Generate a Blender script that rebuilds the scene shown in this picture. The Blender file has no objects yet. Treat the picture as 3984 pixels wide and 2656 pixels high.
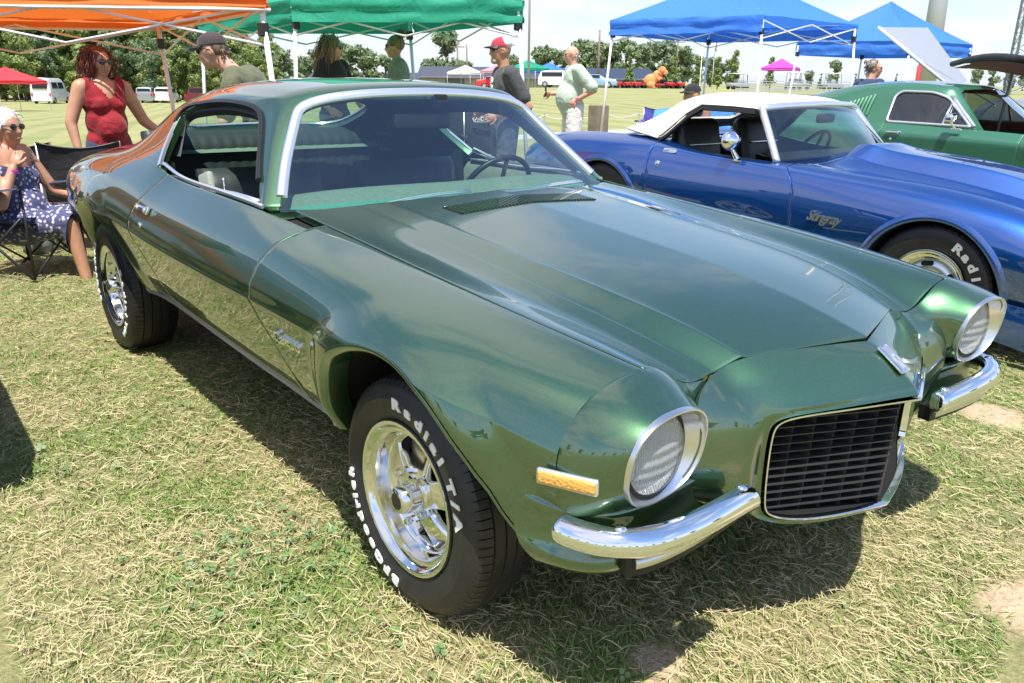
import bpy, bmesh, math, random
import numpy as np
from mathutils import Vector, Matrix, Euler, noise as mnoise
R_ = math.radians
SC = bpy.context.scene
COL = SC.collection
random.seed(7); RNG = np.random.default_rng(7)

# ---------------- camera, sky, sun, exposure ----------------
CAM_P = np.array([1.570, -1.8266, 1.3156]); CAM_YAW, CAM_PITCH, CAM_ROLL = 140.584, -17.484, 0.639
FPX = 3143.6 / 3984
cd = bpy.data.cameras.new('camera'); cam = bpy.data.objects.new('camera', cd); COL.objects.link(cam)
cd.sensor_fit = 'HORIZONTAL'; cd.sensor_width = 36.0; cd.lens = 36.0 * FPX; cd.clip_start = 0.05; cd.clip_end = 9000
def _camrows():
    y, p, r = R_(CAM_YAW), R_(CAM_PITCH), R_(CAM_ROLL)
    d = np.array([math.cos(p)*math.cos(y), math.cos(p)*math.sin(y), math.sin(p)])
    rt = np.cross(d, [0, 0, 1]); rt /= np.linalg.norm(rt); u = np.cross(rt, d)
    return math.cos(r)*rt+math.sin(r)*u, -math.sin(r)*rt+math.cos(r)*u, d
_r, _u, _d = _camrows()
cam.matrix_world = Matrix(((_r[0], _u[0], -_d[0], CAM_P[0]), (_r[1], _u[1], -_d[1], CAM_P[1]), (_r[2], _u[2], -_d[2], CAM_P[2]), (0, 0, 0, 1)))
SC.camera = cam
SUN = Vector((0.33, -0.24, 1.0)).normalized()      # direction towards the sun
sun_el = math.asin(SUN.z); sun_az = math.atan2(SUN.x, SUN.y)
W = bpy.data.worlds.new('World'); SC.world = W; W.use_nodes = True
nt = W.node_tree; nt.nodes.clear()
def wn(t, **k):
    n = nt.nodes.new(t)
    for a, b in k.items(): setattr(n, a, b)
    return n
sky = wn('ShaderNodeTexSky', sky_type='NISHITA', sun_disc=False, sun_elevation=sun_el, sun_rotation=sun_az, altitude=250, air_density=1.0, dust_density=0.1, ozone_density=3.0)
tc = wn('ShaderNodeTexCoord'); sep = wn('ShaderNodeSeparateXYZ'); nt.links.new(tc.outputs['Generated'], sep.inputs[0])
def wmath(op, a, b=None, c=None):
    n = wn('ShaderNodeMath', operation=op)
    for i, v in enumerate((a, b, c)):
        if v is None: continue
        if isinstance(v, (int, float)): n.inputs[i].default_value = v
        else: nt.links.new(v, n.inputs[i])
    return n.outputs[0]
zc = wmath('MAXIMUM', sep.outputs[2], 0.0); den = wmath('ADD', zc, 0.16)
cx = wmath('DIVIDE', sep.outputs[0], den); cy = wmath('DIVIDE', sep.outputs[1], den)
cmb = wn('ShaderNodeCombineXYZ'); nt.links.new(cx, cmb.inputs[0]); nt.links.new(cy, cmb.inputs[1])
nz = wn('ShaderNodeTexNoise'); nz.inputs['Scale'].default_value = 0.85; nz.inputs['Detail'].default_value = 7; nz.inputs['Roughness'].default_value = 0.58; nz.inputs['Distortion'].default_value = 0.3
nt.links.new(cmb.outputs[0], nz.inputs['Vector'])
nz2 = wn('ShaderNodeTexNoise'); nz2.inputs['Scale'].default_value = 0.22; nz2.inputs['Detail'].default_value = 2; nt.links.new(cmb.outputs[0], nz2.inputs['Vector'])
cl = wmath('ADD', nz.outputs['Fac'], wmath('MULTIPLY', wmath('SUBTRACT', nz2.outputs['Fac'], 0.5), 0.35))
rp = wn('ShaderNodeMapRange', interpolation_type='SMOOTHSTEP'); rp.inputs['From Min'].default_value = 0.44; rp.inputs['From Max'].default_value = 0.60; rp.inputs['To Max'].default_value = 0.85
nt.links.new(cl, rp.inputs['Value'])
mix = wn('ShaderNodeMix', data_type='RGBA'); nt.links.new(rp.outputs[0], mix.inputs['Factor'])
hz = wn('ShaderNodeMix', data_type='RGBA'); hzf = wmath('MULTIPLY', wmath('POWER', wmath('SUBTRACT', 1.0, zc), 5.0), 0.88); nt.links.new(hzf, hz.inputs['Factor']); nt.links.new(sky.outputs[0], hz.inputs['A']); hz.inputs['B'].default_value = (2.65, 2.98, 3.8, 1); nt.links.new(hz.outputs['Result'], mix.inputs['A'])
mix.inputs['B'].default_value = (4.1, 4.15, 4.5, 1)
bg = wn('ShaderNodeBackground'); bg.inputs['Strength'].default_value = 0.135; nt.links.new(mix.outputs['Result'], bg.inputs['Color'])
wo = wn('ShaderNodeOutputWorld'); nt.links.new(bg.outputs[0], wo.inputs['Surface'])
sl = bpy.data.lights.new('sun', 'SUN'); sl.energy = 4.2; sl.angle = R_(0.53); sl.color = (1.0, 0.955, 0.89)
so = bpy.data.objects.new('sun', sl); COL.objects.link(so); so.rotation_euler = SUN.to_track_quat('Z', 'Y').to_euler(); so.location = (0, 0, 30)
SC.view_settings.view_transform = 'Standard'; SC.view_settings.look = 'None'; SC.view_settings.gamma = 1.0
SC.view_settings.exposure = 0.88
SC.render.engine = 'CYCLES'; SC.cycles.max_bounces = 8; SC.cycles.transparent_max_bounces = 16; SC.cycles.use_denoising = True
SC.cycles.caustics_reflective = False; SC.cycles.caustics_refractive = False; SC.cycles.sample_clamp_indirect = 6.0
# ---------------- materials ----------------
MATS = {}
def mat(name, col=(0.5, 0.5, 0.5), rough=0.5, metal=0.0, **k):
    if name in MATS: return MATS[name]
    m = bpy.data.materials.new(name); m.use_nodes = True
    b = m.node_tree.nodes['Principled BSDF']
    b.inputs['Base Color'].default_value = (*col, 1); b.inputs['Roughness'].default_value = rough; b.inputs['Metallic'].default_value = metal
    for a, v in k.items():
        i = b.inputs[a.replace('_', ' ')]
        i.default_value = (*v, 1) if isinstance(v, tuple) and len(v) == 3 and i.type == 'RGBA' else v
    MATS[name] = m
    return m
def nd(m, t, **k):
    n = m.node_tree.nodes.new(t)
    for a, b in k.items(): setattr(n, a, b)
    return n
def lk(m, a, b): m.node_tree.links.new(a, b)
def bsdf(m): return m.node_tree.nodes['Principled BSDF']
def objvec(m, scale=(1, 1, 1), world=False):
    t = nd(m, 'ShaderNodeTexCoord'); mp = nd(m, 'ShaderNodeMapping'); mp.inputs['Scale'].default_value = scale
    if world:
        g = nd(m, 'ShaderNodeNewGeometry'); lk(m, g.outputs['Position'], mp.inputs['Vector'])
    else: lk(m, t.outputs['Object'], mp.inputs['Vector'])
    return mp.outputs[0]
def noise(m, scale, detail=4, rough=0.5, vec=None, dist=0.0, world=False):
    n = nd(m, 'ShaderNodeTexNoise'); n.inputs['Scale'].default_value = scale; n.inputs['Detail'].default_value = detail
    n.inputs['Roughness'].default_value = rough; n.inputs['Distortion'].default_value = dist
    lk(m, vec if vec is not None else objvec(m, world=world), n.inputs['Vector'])
    return n.outputs['Fac']
def ramp(m, fac, stops):
    r = nd(m, 'ShaderNodeValToRGB'); e = r.color_ramp.elements
    while len(e) < len(stops): e.new(0.5)
    for i, (p, c) in enumerate(stops): e[i].position = p; e[i].color = (*c, 1) if len(c) == 3 else c
    lk(m, fac, r.inputs[0]); return r.outputs[0]
def bump(m, h, strength=0.2, dist=0.01):
    b = nd(m, 'ShaderNodeBump'); b.inputs['Strength'].default_value = strength; b.inputs['Distance'].default_value = dist
    lk(m, h, b.inputs['Height']); lk(m, b.outputs[0], bsdf(m).inputs['Normal'])
def mixc(m, f, a, b, mode='MIX'):
    n = nd(m, 'ShaderNodeMix', data_type='RGBA', blend_type=mode)
    for i, v in (('Factor', f), ('A', a), ('B', b)):
        if isinstance(v, (int, float)): n.inputs[i].default_value = v
        elif isinstance(v, tuple): n.inputs[i].default_value = (*v, 1)
        else: lk(m, v, n.inputs[i])
    return n.outputs['Result']
def varied(name, col, amt=0.25, scale=8, rough=0.6, metal=0.0, bmp=0.0, bscale=None, **k):
    if name in MATS: return MATS[name]
    m = mat(name, col, rough, metal, **k)
    lo = tuple(c*(1-amt) for c in col); hi = tuple(min(1, c*(1+amt)) for c in col)
    lk(m, ramp(m, noise(m, scale, 5), [(0.3, lo), (0.7, hi)]), bsdf(m).inputs['Base Color'])
    if bmp: bump(m, noise(m, bscale or scale*4, 5), bmp, 0.02)
    return m
def fabric(name, col, wr=0.6, scale=9, rough=0.85):
    if name in MATS: return MATS[name]
    m = mat(name, col, rough, Sheen_Weight=0.15)
    n1 = noise(m, scale, 3, 0.5, dist=0.6); n2 = noise(m, scale*2.6, 3)
    lk(m, ramp(m, n2, [(0.3, tuple(c*0.85 for c in col)), (0.7, tuple(min(1, c*1.1) for c in col))]), bsdf(m).inputs['Base Color'])
    bump(m, n1, wr, 0.03)
    return m
def paint(name, col, flake=1.0, dark=None):
    if name in MATS: return MATS[name]
    m = mat(name, col, 0.38, 0.85, Coat_Weight=1.0, Coat_Roughness=0.006, Coat_IOR=2.1)
    v = nd(m, 'ShaderNodeTexVoronoi'); v.inputs['Scale'].default_value = 1800; lk(m, objvec(m), v.inputs['Vector'])
    sp = nd(m, 'ShaderNodeSeparateColor'); lk(m, v.outputs['Color'], sp.inputs[0])
    lk(m, ramp(m, sp.outputs[0], [(0.0, tuple(c*0.82 for c in col)), (0.8, col), (1.0, tuple(min(1, c*1.7+0.01*flake) for c in col))]), bsdf(m).inputs['Base Color'])
    return m
GREEN = (0.030, 0.105, 0.050)
paint('green_paint', (0.042, 0.118, 0.048)); paint('blue_paint', (0.005, 0.080, 0.36)); mat('moss_paint', (0.042, 0.165, 0.095), 0.35, 0.3, Coat_Weight=1.0, Coat_Roughness=0.02)
mat('chrome', (0.86, 0.87, 0.89), 0.045, 1.0); mat('alloy', (0.80, 0.80, 0.80), 0.10, 1.0); mat('satin_alloy', (0.74, 0.74, 0.74), 0.30, 1.0)
mat('trim_bright', (0.88, 0.88, 0.89), 0.30, 0.9)
mat('black_plastic', (0.012, 0.012, 0.013), 0.42); mat('black_gap', (0.004, 0.004, 0.004), 0.9); mat('black_rubber', (0.014, 0.014, 0.014), 0.55)
mat('white_letter', (0.82, 0.82, 0.80), 0.6); mat('white_paint', (0.80, 0.80, 0.80), 0.35)
varied('tyre_rubber', (0.016, 0.016, 0.017), 0.35, 14, 0.5, bmp=0.08, bscale=120)
def glass(name, tint, rough=0.0):
    m = mat(name, tint, rough); nt_ = m.node_tree
    b = bsdf(m); nt_.nodes.remove(b)
    out = nt_.nodes['Material Output']
    tr = nd(m, 'ShaderNodeBsdfTransparent'); tr.inputs[0].default_value = (*tint, 1)
    gl = nd(m, 'ShaderNodeBsdfGlossy'); gl.inputs['Roughness'].default_value = rough; gl.inputs['Color'].default_value = (1, 1, 1, 1)
    lw = nd(m, 'ShaderNodeLayerWeight'); lw.inputs['Blend'].default_value = 0.5
    pw = nd(m, 'ShaderNodeMath', operation='POWER'); pw.inputs[1].default_value = 4.0; lk(m, lw.outputs['Facing'], pw.inputs[0])
    mul = nd(m, 'ShaderNodeMath', operation='MULTIPLY_ADD'); mul.inputs[1].default_value = 0.92; mul.inputs[2].default_value = 0.12; mul.use_clamp = True; lk(m, pw.outputs[0], mul.inputs[0])
    mx = nd(m, 'ShaderNodeMixShader'); lk(m, mul.outputs[0], mx.inputs[0]); lk(m, tr.outputs[0], mx.inputs[1]); lk(m, gl.outputs[0], mx.inputs[2])
    lk(m, mx.outputs[0], out.inputs['Surface'])
    return m
glass('window_glass', (0.72, 0.86, 0.80)); glass('dark_glass', (0.30, 0.36, 0.36)); glass('clear_lens', (0.93, 0.95, 0.97))

# ---------------- object helpers ----------------
def link(o, parent=None):
    COL.objects.link(o)
    if parent is not None: o.parent = parent
    return o
def meshobj(name, verts, faces, m=None, parent=None, smooth=True):
    me = bpy.data.meshes.new(name); me.from_pydata([tuple(map(float, v)) for v in verts], [], [tuple(map(int, f)) for f in faces]); me.update()
    if smooth: me.polygons.foreach_set('use_smooth', [True]*len(me.polygons))
    if m is not None: me.materials.append(MATS[m] if isinstance(m, str) else m)
    return link(bpy.data.objects.new(name, me), parent)
def bmobj(name, bm, m=None, parent=None, smooth=False):
    me = bpy.data.meshes.new(name); bm.to_mesh(me); bm.free()
    if smooth: me.polygons.foreach_set('use_smooth', [True]*len(me.polygons))
    if m is not None: me.materials.append(MATS[m] if isinstance(m, str) else m)
    return link(bpy.data.objects.new(name, me), parent)
def tag(o, label, cat, group=None, kind=None):
    if label: o['label'] = label
    if cat: o['category'] = cat
    if group: o['group'] = group
    if kind: o['kind'] = kind
    return o
def thing(name, label, cat, loc=(0, 0, 0), rz=0, group=None):
    o = bpy.data.objects.new(name, None); COL.objects.link(o); o.empty_display_size = 0.2
    o.location = loc; o.rotation_euler = (0, 0, rz)
    return tag(o, label, cat, group)
def copy_tree(o, parent=None, **props):
    c = o.copy(); COL.objects.link(c); c.parent = parent
    for a, v in props.items(): c[a] = v
    for ch in list(o.children): copy_tree(ch, c)
    return c
def mirror_part(o, parent, name=None):
    """copy of a mesh part mirrored in y=0 of its thing"""
    me = o.data.copy(); me.transform(Matrix.Scale(-1, 4, (0, 1, 0))); me.flip_normals()
    c = bpy.data.objects.new(name or o.name.split('.')[0], me); COL.objects.link(c); c.parent = parent
    return c
# shape collectors: every function appends to a (verts, faces) pair
class MB:
    def __init__(s): s.v = []; s.f = []
    def add(s, v, f):
        n = len(s.v); s.v += [tuple(map(float, p)) for p in v]; s.f += [tuple(int(i)+n for i in q) for q in f]; return s
    def box(s, c, d, rot=None, taper=1.0):
        x, y, z = (q/2 for q in d); t = taper
        v = [(-x, -y, -z), (x, -y, -z), (x, y, -z), (-x, y, -z), (-x*t, -y*t, z), (x*t, -y*t, z), (x*t, y*t, z), (-x*t, y*t, z)]
        if rot is not None: M_ = rot if isinstance(rot, Matrix) else Euler(rot).to_matrix(); v = [M_ @ Vector(p) for p in v]
        return s.add([Vector(p)+Vector(c) for p in v], [(0, 3, 2, 1), (4, 5, 6, 7), (0, 1, 5, 4), (1, 2, 6, 5), (2, 3, 7, 6), (3, 0, 4, 7)])
    def rbox(s, c, d, r=0.01, rot=None, seg=2):
        bm = bmesh.new(); bmesh.ops.create_cube(bm, size=1.0); bmesh.ops.scale(bm, vec=d, verts=bm.verts)
        bmesh.ops.bevel(bm, geom=bm.edges[:], offset=min(r, min(d)*0.49), segments=seg, affect='EDGES', profile=0.5)
        M_ = Matrix.Translation(Vector(c)) @ ((rot if isinstance(rot, Matrix) else Euler(rot).to_matrix()).to_4x4() if rot is not None else Matrix())
        bm.verts.index_update(); v = [M_ @ q.co for q in bm.verts]; f = [[q.index for q in p.verts] for p in bm.faces]; bm.free()
        return s.add(v, f)
    def tube(s, pts, r, n=10, cap=True, closed=False, up=(0, 0, 1)):
        P = [Vector(p) for p in pts]; rs = r if hasattr(r, '__len__') else [r]*len(P)
        v = []; m = len(P); prev = None
        for i in range(m):
            a = P[(i-1) % m] if (closed or i > 0) else P[i]; b = P[(i+1) % m] if (closed or i < m-1) else P[i]
            t = (b-a).normalized()
            if prev is None:
                u = Vector(up); u = (u-t*u.dot(t))
                if u.length < 1e-3: u = Vector((1, 0, 0)); u = u-t*u.dot(t)
            else:
                u = prev-t*prev.dot(t)
            u.normalize(); prev = u; w = t.cross(u)
            for k in range(n):
                an = 2*math.pi*k/n; v.append(P[i]+(u*math.cos(an)+w*math.sin(an))*rs[i])
        f = []
        for i in range(m if closed else m-1):
            i2 = (i+1) % m
            for k in range(n): f.append((i*n+k, i*n+(k+1) % n, i2*n+(k+1) % n, i2*n+k))
        if cap and not closed: f += [tuple(range(n-1, -1, -1)), tuple((m-1)*n+k for k in range(n))]
        return s.add(v, f)
    def sweep(s, pts, prof, closed=False, ups=None, up=(0, 0, 1), cap=True):
        """prof: list of (a,b) offsets along (side, up)"""
        P = [Vector(p) for p in pts]; m = len(P); n = len(prof); v = []
        for i in range(m):
            a = P[(i-1) % m] if (closed or i > 0) else P[i]; b = P[(i+1) % m] if (closed or i < m-1) else P[i]
            t = (b-a).normalized(); u = Vector(ups[i] if ups is not None else up); u = (u-t*u.dot(t)).normalized(); w = t.cross(u)
            v += [P[i]+w*p[0]+u*p[1] for p in prof]
        f = []
        for i in range(m if closed else m-1):
            i2 = (i+1) % m
            for k in range(n): f.append((i*n+k, i*n+(k+1) % n, i2*n+(k+1) % n, i2*n+k))
        if cap and not closed: f += [tuple(range(n-1, -1, -1)), tuple((m-1)*n+k for k in range(n))]
        return s.add(v, f)
    def lathe(s, prof, axis='y', n=48, c=(0, 0, 0)):
        v = []; m = len(prof)
        for k in range(n):
            a = 2*math.pi*k/n; ca, sa = math.cos(a), math.sin(a)
            for (r, h) in prof:
                p = (r*ca, h, r*sa) if axis == 'y' else (r*ca, r*sa, h) if axis == 'z' else (h, r*ca, r*sa)
                v.append((p[0]+c[0], p[1]+c[1], p[2]+c[2]))
        f = [(k*m+i, k*m+i+1, ((k+1) % n)*m+i+1, ((k+1) % n)*m+i) for k in range(n) for i in range(m-1)]
        return s.add(v, f)
    def loft(s, rings, closed=False, cap=False):
        n = len(rings[0]); v = [p for r in rings for p in r]; f = []
        for i in range(len(rings)-1):
            for k in range(n if closed else n-1): f.append((i*n+k, i*n+(k+1) % n, (i+1)*n+(k+1) % n, (i+1)*n+k))
        if cap: f += [tuple(range(n-1, -1, -1)), tuple((len(rings)-1)*n+k for k in range(n))]
        return s.add(v, f)
    def ell(s, c, r, nu=14, nv=10, rot=None):
        v = []; M_ = (rot if isinstance(rot, Matrix) else Euler(rot).to_matrix()) if rot is not None else None
        for j in range(1, nv):
            th = math.pi*j/nv
            for i in range(nu):
                ph = 2*math.pi*i/nu; p = Vector((r[0]*math.sin(th)*math.cos(ph), r[1]*math.sin(th)*math.sin(ph), r[2]*math.cos(th)))
                v.append((M_ @ p if M_ is not None else p)+Vector(c))
        tp = Vector((0, 0, r[2])); tp = (M_ @ tp if M_ is not None else tp)
        v += [Vector(c)+tp, Vector(c)-tp]; f = []
        for j in range(nv-2):
            for i in range(nu): f.append((j*nu+i, (j+1)*nu+i, (j+1)*nu+(i+1) % nu, j*nu+(i+1) % nu))
        a, b = len(v)-2, len(v)-1
        for i in range(nu): f += [(a, i, (i+1) % nu), (b, (nv-2)*nu+(i+1) % nu, (nv-2)*nu+i)]
        return s.add(v, f)
    def build(s, name, m=None, parent=None, smooth=False, auto=None):
        o = meshobj(name, s.v, s.f, m, parent, smooth or auto is not None)
        if auto is not None: sharp(o, auto)
        return o
def sharp(o, ang=35):
    me = o.data
    bm = bmesh.new(); bm.from_mesh(me)
    bmesh.ops.recalc_face_normals(bm, faces=bm.faces)
    lim = R_(ang)
    for e in bm.edges:
        e.smooth = not (len(e.link_faces) != 2 or e.calc_face_angle(0) > lim)
    for f in bm.faces: f.smooth = True
    bm.to_mesh(me); bm.free()
    return o
def evaluated(o, name=None):
    dg = bpy.context.evaluated_depsgraph_get(); dg.update()
    me = bpy.data.meshes.new_from_object(o.evaluated_get(dg)); old = o.data
    o.modifiers.clear(); o.data = me
    return o
def text_mesh(txt, size=0.1, depth=0.004, shear=0.0, bold=0.0, space=1.0):
    cu = bpy.data.curves.new('t', 'FONT'); cu.body = txt; cu.size = size; cu.extrude = depth; cu.align_x = 'CENTER'; cu.align_y = 'CENTER'; cu.shear = shear; cu.offset = bold; cu.space_character = space
    cu.resolution_u = 3
    o = bpy.data.objects.new('t', cu); COL.objects.link(o)
    dg = bpy.context.evaluated_depsgraph_get(); dg.update()
    me = bpy.data.meshes.new_from_object(o.evaluated_get(dg)); bpy.data.objects.remove(o); bpy.data.curves.remove(cu)
    return me
def text_obj(txt, M_, m, parent, name='lettering', **k):
    me = text_mesh(txt, **k); me.transform(M_); me.materials.clear(); me.materials.append(MATS[m])
    return link(bpy.data.objects.new(name, me), parent)
def frame(origin, xdir, zdir):
    """matrix whose local x runs along xdir and local z along zdir (text plane normal)"""
    x = Vector(xdir).normalized(); z = Vector(zdir); z = (z-x*z.dot(x)).normalized(); y = z.cross(x)
    return Matrix(((x.x, y.x, z.x, origin[0]), (x.y, y.y, z.y, origin[1]), (x.z, y.z, z.z, origin[2]), (0, 0, 0, 1)))

# ---------------- B-spline surfaces and trimming ----------------
class Surf:
    def __init__(s, D, iters=6, mirror0=False):
        D = np.array(D, float); s.nr, s.nc = D.shape[:2]; s.mirror0 = mirror0
        Cn = D.copy()
        for _ in range(iters):
            E = s._pad(Cn); V = (E[:-2]+4*E[1:-1]+E[2:])/6; V = (V[:, :-2]+4*V[:, 1:-1]+V[:, 2:])/6
            Cn = Cn+(D-V)
        s.E = s._pad(Cn)
    def _pad(s, A):
        A = np.concatenate([2*A[:1]-A[1:2], A, 2*A[-1:]-A[-2:-1]], 0)
        L = A[:, 1:2]*np.array([1, -1, 1]) if s.mirror0 else 2*A[:, :1]-A[:, 1:2]
        return np.concatenate([L, A, 2*A[:, -1:]-A[:, -2:-1]], 1)
    def __call__(s, u, v):
        u = np.clip(np.asarray(u, float), 0, s.nr-1-1e-9); v = np.clip(np.asarray(v, float), 0, s.nc-1-1e-9)
        i = np.floor(u).astype(int); j = np.floor(v).astype(int); fu = u-i; fv = v-j
        def B(t): return [(1-t)**3/6, (3*t**3-6*t**2+4)/6, (-3*t**3+3*t**2+3*t+1)/6, t**3/6]
        bu, bv = B(fu), B(fv); out = 0
        for a in range(4):
            for b in range(4): out = out+(bu[a]*bv[b])[..., None]*s.E[i+a, j+b]
        return out
    def normal(s, u, v):
        e = 1e-3; u = np.clip(u, e, s.nr-1-e); v = np.clip(v, e, s.nc-1-e)
        n = np.cross(s(u+e, v)-s(u-e, v), s(u, v+e)-s(u, v-e)); return n/np.maximum(np.linalg.norm(n, axis=-1, keepdims=True), 1e-12)
class Flared:
    """a surface with an outward swelling around wheel openings; lines = [(signed distance fn, height, width)]"""
    def __init__(s, S, lines): s.S = S; s.L = lines; s.nr, s.nc = S.nr, S.nc
    def __call__(s, u, v):
        P = np.array(s.S(u, v)); sh = P.shape; Q = P.reshape(-1, 3)
        for g, h, w in s.L:
            d = np.clip(np.abs(g(Q))/w, 0, 1); Q[:, 1] += h*(1-d*d*(3-2*d))
        return Q.reshape(sh)
    normal = Surf.normal
class Patch:
    def __init__(s, S, u0, u1, v0, v1, nu, nv):
        s.S = S; U, V = np.meshgrid(np.linspace(u0, u1, nu), np.linspace(v0, v1, nv), indexing='ij')
        s.uv = np.c_[U.ravel(), V.ravel()]
        i = np.arange((nu-1)*nv).reshape(nu-1, nv)[:, :-1].ravel(); s.f = [tuple(q) for q in np.c_[i, i+nv, i+nv+1, i+1]]
    def clone(s):
        p = Patch.__new__(Patch); p.S = s.S; p.uv = s.uv.copy(); p.f = list(s.f); return p
    def P(s, uv=None): uv = s.uv if uv is None else uv; return s.S(uv[:, 0], uv[:, 1])
    def trim(s, g):
        G = g(s.P()); idx = set()
        if (G > 0).all(): return s
        E = set()
        for q in s.f:
            for a, b in zip(q, q[1:]+q[:1]): E.add((a, b) if a < b else (b, a))
        E = np.array(list(E)); ga, gb = G[E[:, 0]], G[E[:, 1]]; cr = ga*gb < 0
        pick = np.where(np.abs(ga) < np.abs(gb), E[:, 0], E[:, 1])[cr]; sn = np.unique(pick)
        if len(sn):
            uv = s.uv[sn]; e = 1e-3
            for _ in range(6):
                g0 = g(s.P(uv)); gu = (g(s.P(uv+[e, 0]))-g(s.P(uv-[e, 0])))/(2*e); gv = (g(s.P(uv+[0, e]))-g(s.P(uv-[0, e])))/(2*e)
                k = g0/np.maximum(gu**2+gv**2, 1e-8); st = np.c_[k*gu, k*gv]; ln = np.linalg.norm(st, axis=1, keepdims=True); uv = uv-st*np.minimum(1, 0.6/np.maximum(ln, 1e-9))
            s.uv[sn] = uv; G[sn] = 0
        out = []
        for q in s.f:
            h = [G[i] for i in q]; mx, mn = max(h), min(h)
            if mx <= 0: continue
            if mn >= 0: out.append(q); continue
            if len(q) == 4:
                for t in ((0, 1, 2), (0, 2, 3)) if (h[0] == 0 and h[2] == 0) else ((0, 1, 3), (1, 2, 3)):
                    w = [h[i] for i in t]
                    if min(w) >= 0 and max(w) > 0: out.append(tuple(q[i] for i in t))
        s.f = out; return s
    def loops(s):
        c = {}
        for q in s.f:
            for a, b in zip(q, q[1:]+q[:1]):
                if (b, a) in c: del c[(b, a)]
                else: c[(a, b)] = 1
        nx = {}
        for a, b in c: nx.setdefault(a, []).append(b)
        L = []
        while nx:
            a = next(iter(nx)); lp = [a]
            while True:
                b = nx[lp[-1]].pop()
                if not nx[lp[-1]]: del nx[lp[-1]]
                if b == lp[0] or b not in nx:
                    if b != lp[0]: lp.append(b)
                    break
                lp.append(b)
            if len(lp) > 2: L.append(lp)
        return L
    def mesh(s, name, m, parent, side=1, flange=0.012, off=0.0, round_=0.0022, both=False, nofl=None):
        """side=-1 mirrors to y<0; flange turns the panel edges inward with a small rounded lip"""
        used = np.unique(np.concatenate([np.array(q) for q in s.f])); mp = -np.ones(len(s.uv), int); mp[used] = np.arange(len(used))
        uv = s.uv[used]; P = s.P(uv); N = s.S.normal(uv[:, 0], uv[:, 1])
        f = [tuple(mp[i] for i in q) for q in s.f]
        q = f[0]; fn = np.cross(P[q[1]]-P[q[0]], P[q[2]]-P[q[0]]); sg = 1
        if fn @ N[q[0]] < 0: N = -N
        ctr = np.array([-1.3, 0, 0.55])
        if np.mean(np.sum(N*(P-ctr), 1)) < 0: N = -N; f = [tuple(reversed(q)) for q in f]; sg = -1
        P = P+N*off
        V = [P]; n = len(P)
        if flange:
            for lp in s.loops():
                lp = [mp[i] for i in lp]
                if sg < 0: lp = lp[::-1]
                Q = P[lp]; NN = N[lp]; T = np.roll(Q, -1, 0)-np.roll(Q, 1, 0); T /= np.maximum(np.linalg.norm(T, axis=1, keepdims=True), 1e-9)
                O = np.cross(T, NN); r = round_
                r1 = Q+O*r*0.7-NN*r*0.3; r2 = Q+O*r-NN*r; r3 = r2-NN*flange
                k = len(lp); V += [r1, r2, r2.copy(), r3]
                rings = [lp, list(range(n, n+k)), list(range(n+k, n+2*k))]; ring2 = [list(range(n+2*k, n+3*k)), list(range(n+3*k, n+4*k))]; n += 4*k
                skip = nofl(Q) if nofl is not None else np.zeros(k, bool)
                for A, B_ in ((rings[0], rings[1]), (rings[1], rings[2]), (ring2[0], ring2[1])):
                    for i in range(k):
                        j = (i+1) % k
                        if not (skip[i] and skip[j]): f.append((A[j], A[i], B_[i], B_[j]))
        P = np.concatenate(V)
        if side < 0: P = P*np.array([1, -1, 1]); f = [tuple(reversed(q)) for q in f]
        if both:
            k = len(P); P = np.concatenate([P, P*np.array([1, -1, 1])]); f = f+[tuple(i+k for i in reversed(q)) for q in f]
        o = meshobj(name, P, f, m, parent)
        if both:
            bm = bmesh.new(); bm.from_mesh(o.data); bmesh.ops.remove_doubles(bm, verts=[v for v in bm.verts if abs(v.co.y) < 1e-4], dist=1e-4); bm.to_mesh(o.data); bm.free()
        return o
def poly_sdf(poly, ax=(0, 2), inside=-1):
    """signed distance to a closed polygon in two coordinates; negative inside (coarse bound used far away)"""
    A = np.array(poly, float); E_ = np.roll(A, -1, 0)-A; lo, hi = A.min(0), A.max(0); l2 = np.maximum((E_*E_).sum(1), 1e-12); ax = list(ax); A2 = A+E_
    def g(P):
        p = P[:, ax]; bd = np.maximum(np.maximum(lo-p, p-hi), 0); out = np.hypot(bd[:, 0], bd[:, 1])+.0; idx = np.nonzero(out < .16)[0]
        if len(idx) == 0: return out
        for k in range(0, len(idx), 6000):
            ii = idx[k:k+6000]; q = p[ii][:, None, :]-A[None]; t = np.clip((q*E_[None]).sum(2)/l2, 0, 1); r = q-t[..., None]*E_[None]; d = np.sqrt((r*r).sum(2).min(1))
            x, y = p[ii, 0:1], p[ii, 1:2]; c = ((A[None, :, 1] <= y) & (A2[None, :, 1] > y)) | ((A2[None, :, 1] <= y) & (A[None, :, 1] > y))
            dy = np.where(np.abs(E_[:, 1]) < 1e-12, 1e-12, E_[:, 1]); xx = A[:, 0]+(y-A[:, 1])*(E_[:, 0]/dy); w = ((c & (x < xx)).sum(1) % 2) == 1
            out[ii] = np.where(w, -d, d)
        return out
    return g
def round_poly(pts, rad, n=6):
    out = []; m = len(pts); rad = rad if hasattr(rad, '__len__') else [rad]*m
    for i in range(m):
        p0, p1, p2 = (np.array(pts[(i+k-1) % m], float) for k in range(3)); a = (p0-p1); b = (p2-p1); la, lb = np.linalg.norm(a), np.linalg.norm(b)
        r = min(rad[i], la*0.49, lb*0.49); a = p1+a/la*r; b = p1+b/lb*r
        for t in np.linspace(0, 1, n): out.append(tuple((1-t)**2*a+2*t*(1-t)*p1+t*t*b))
    return out
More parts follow.
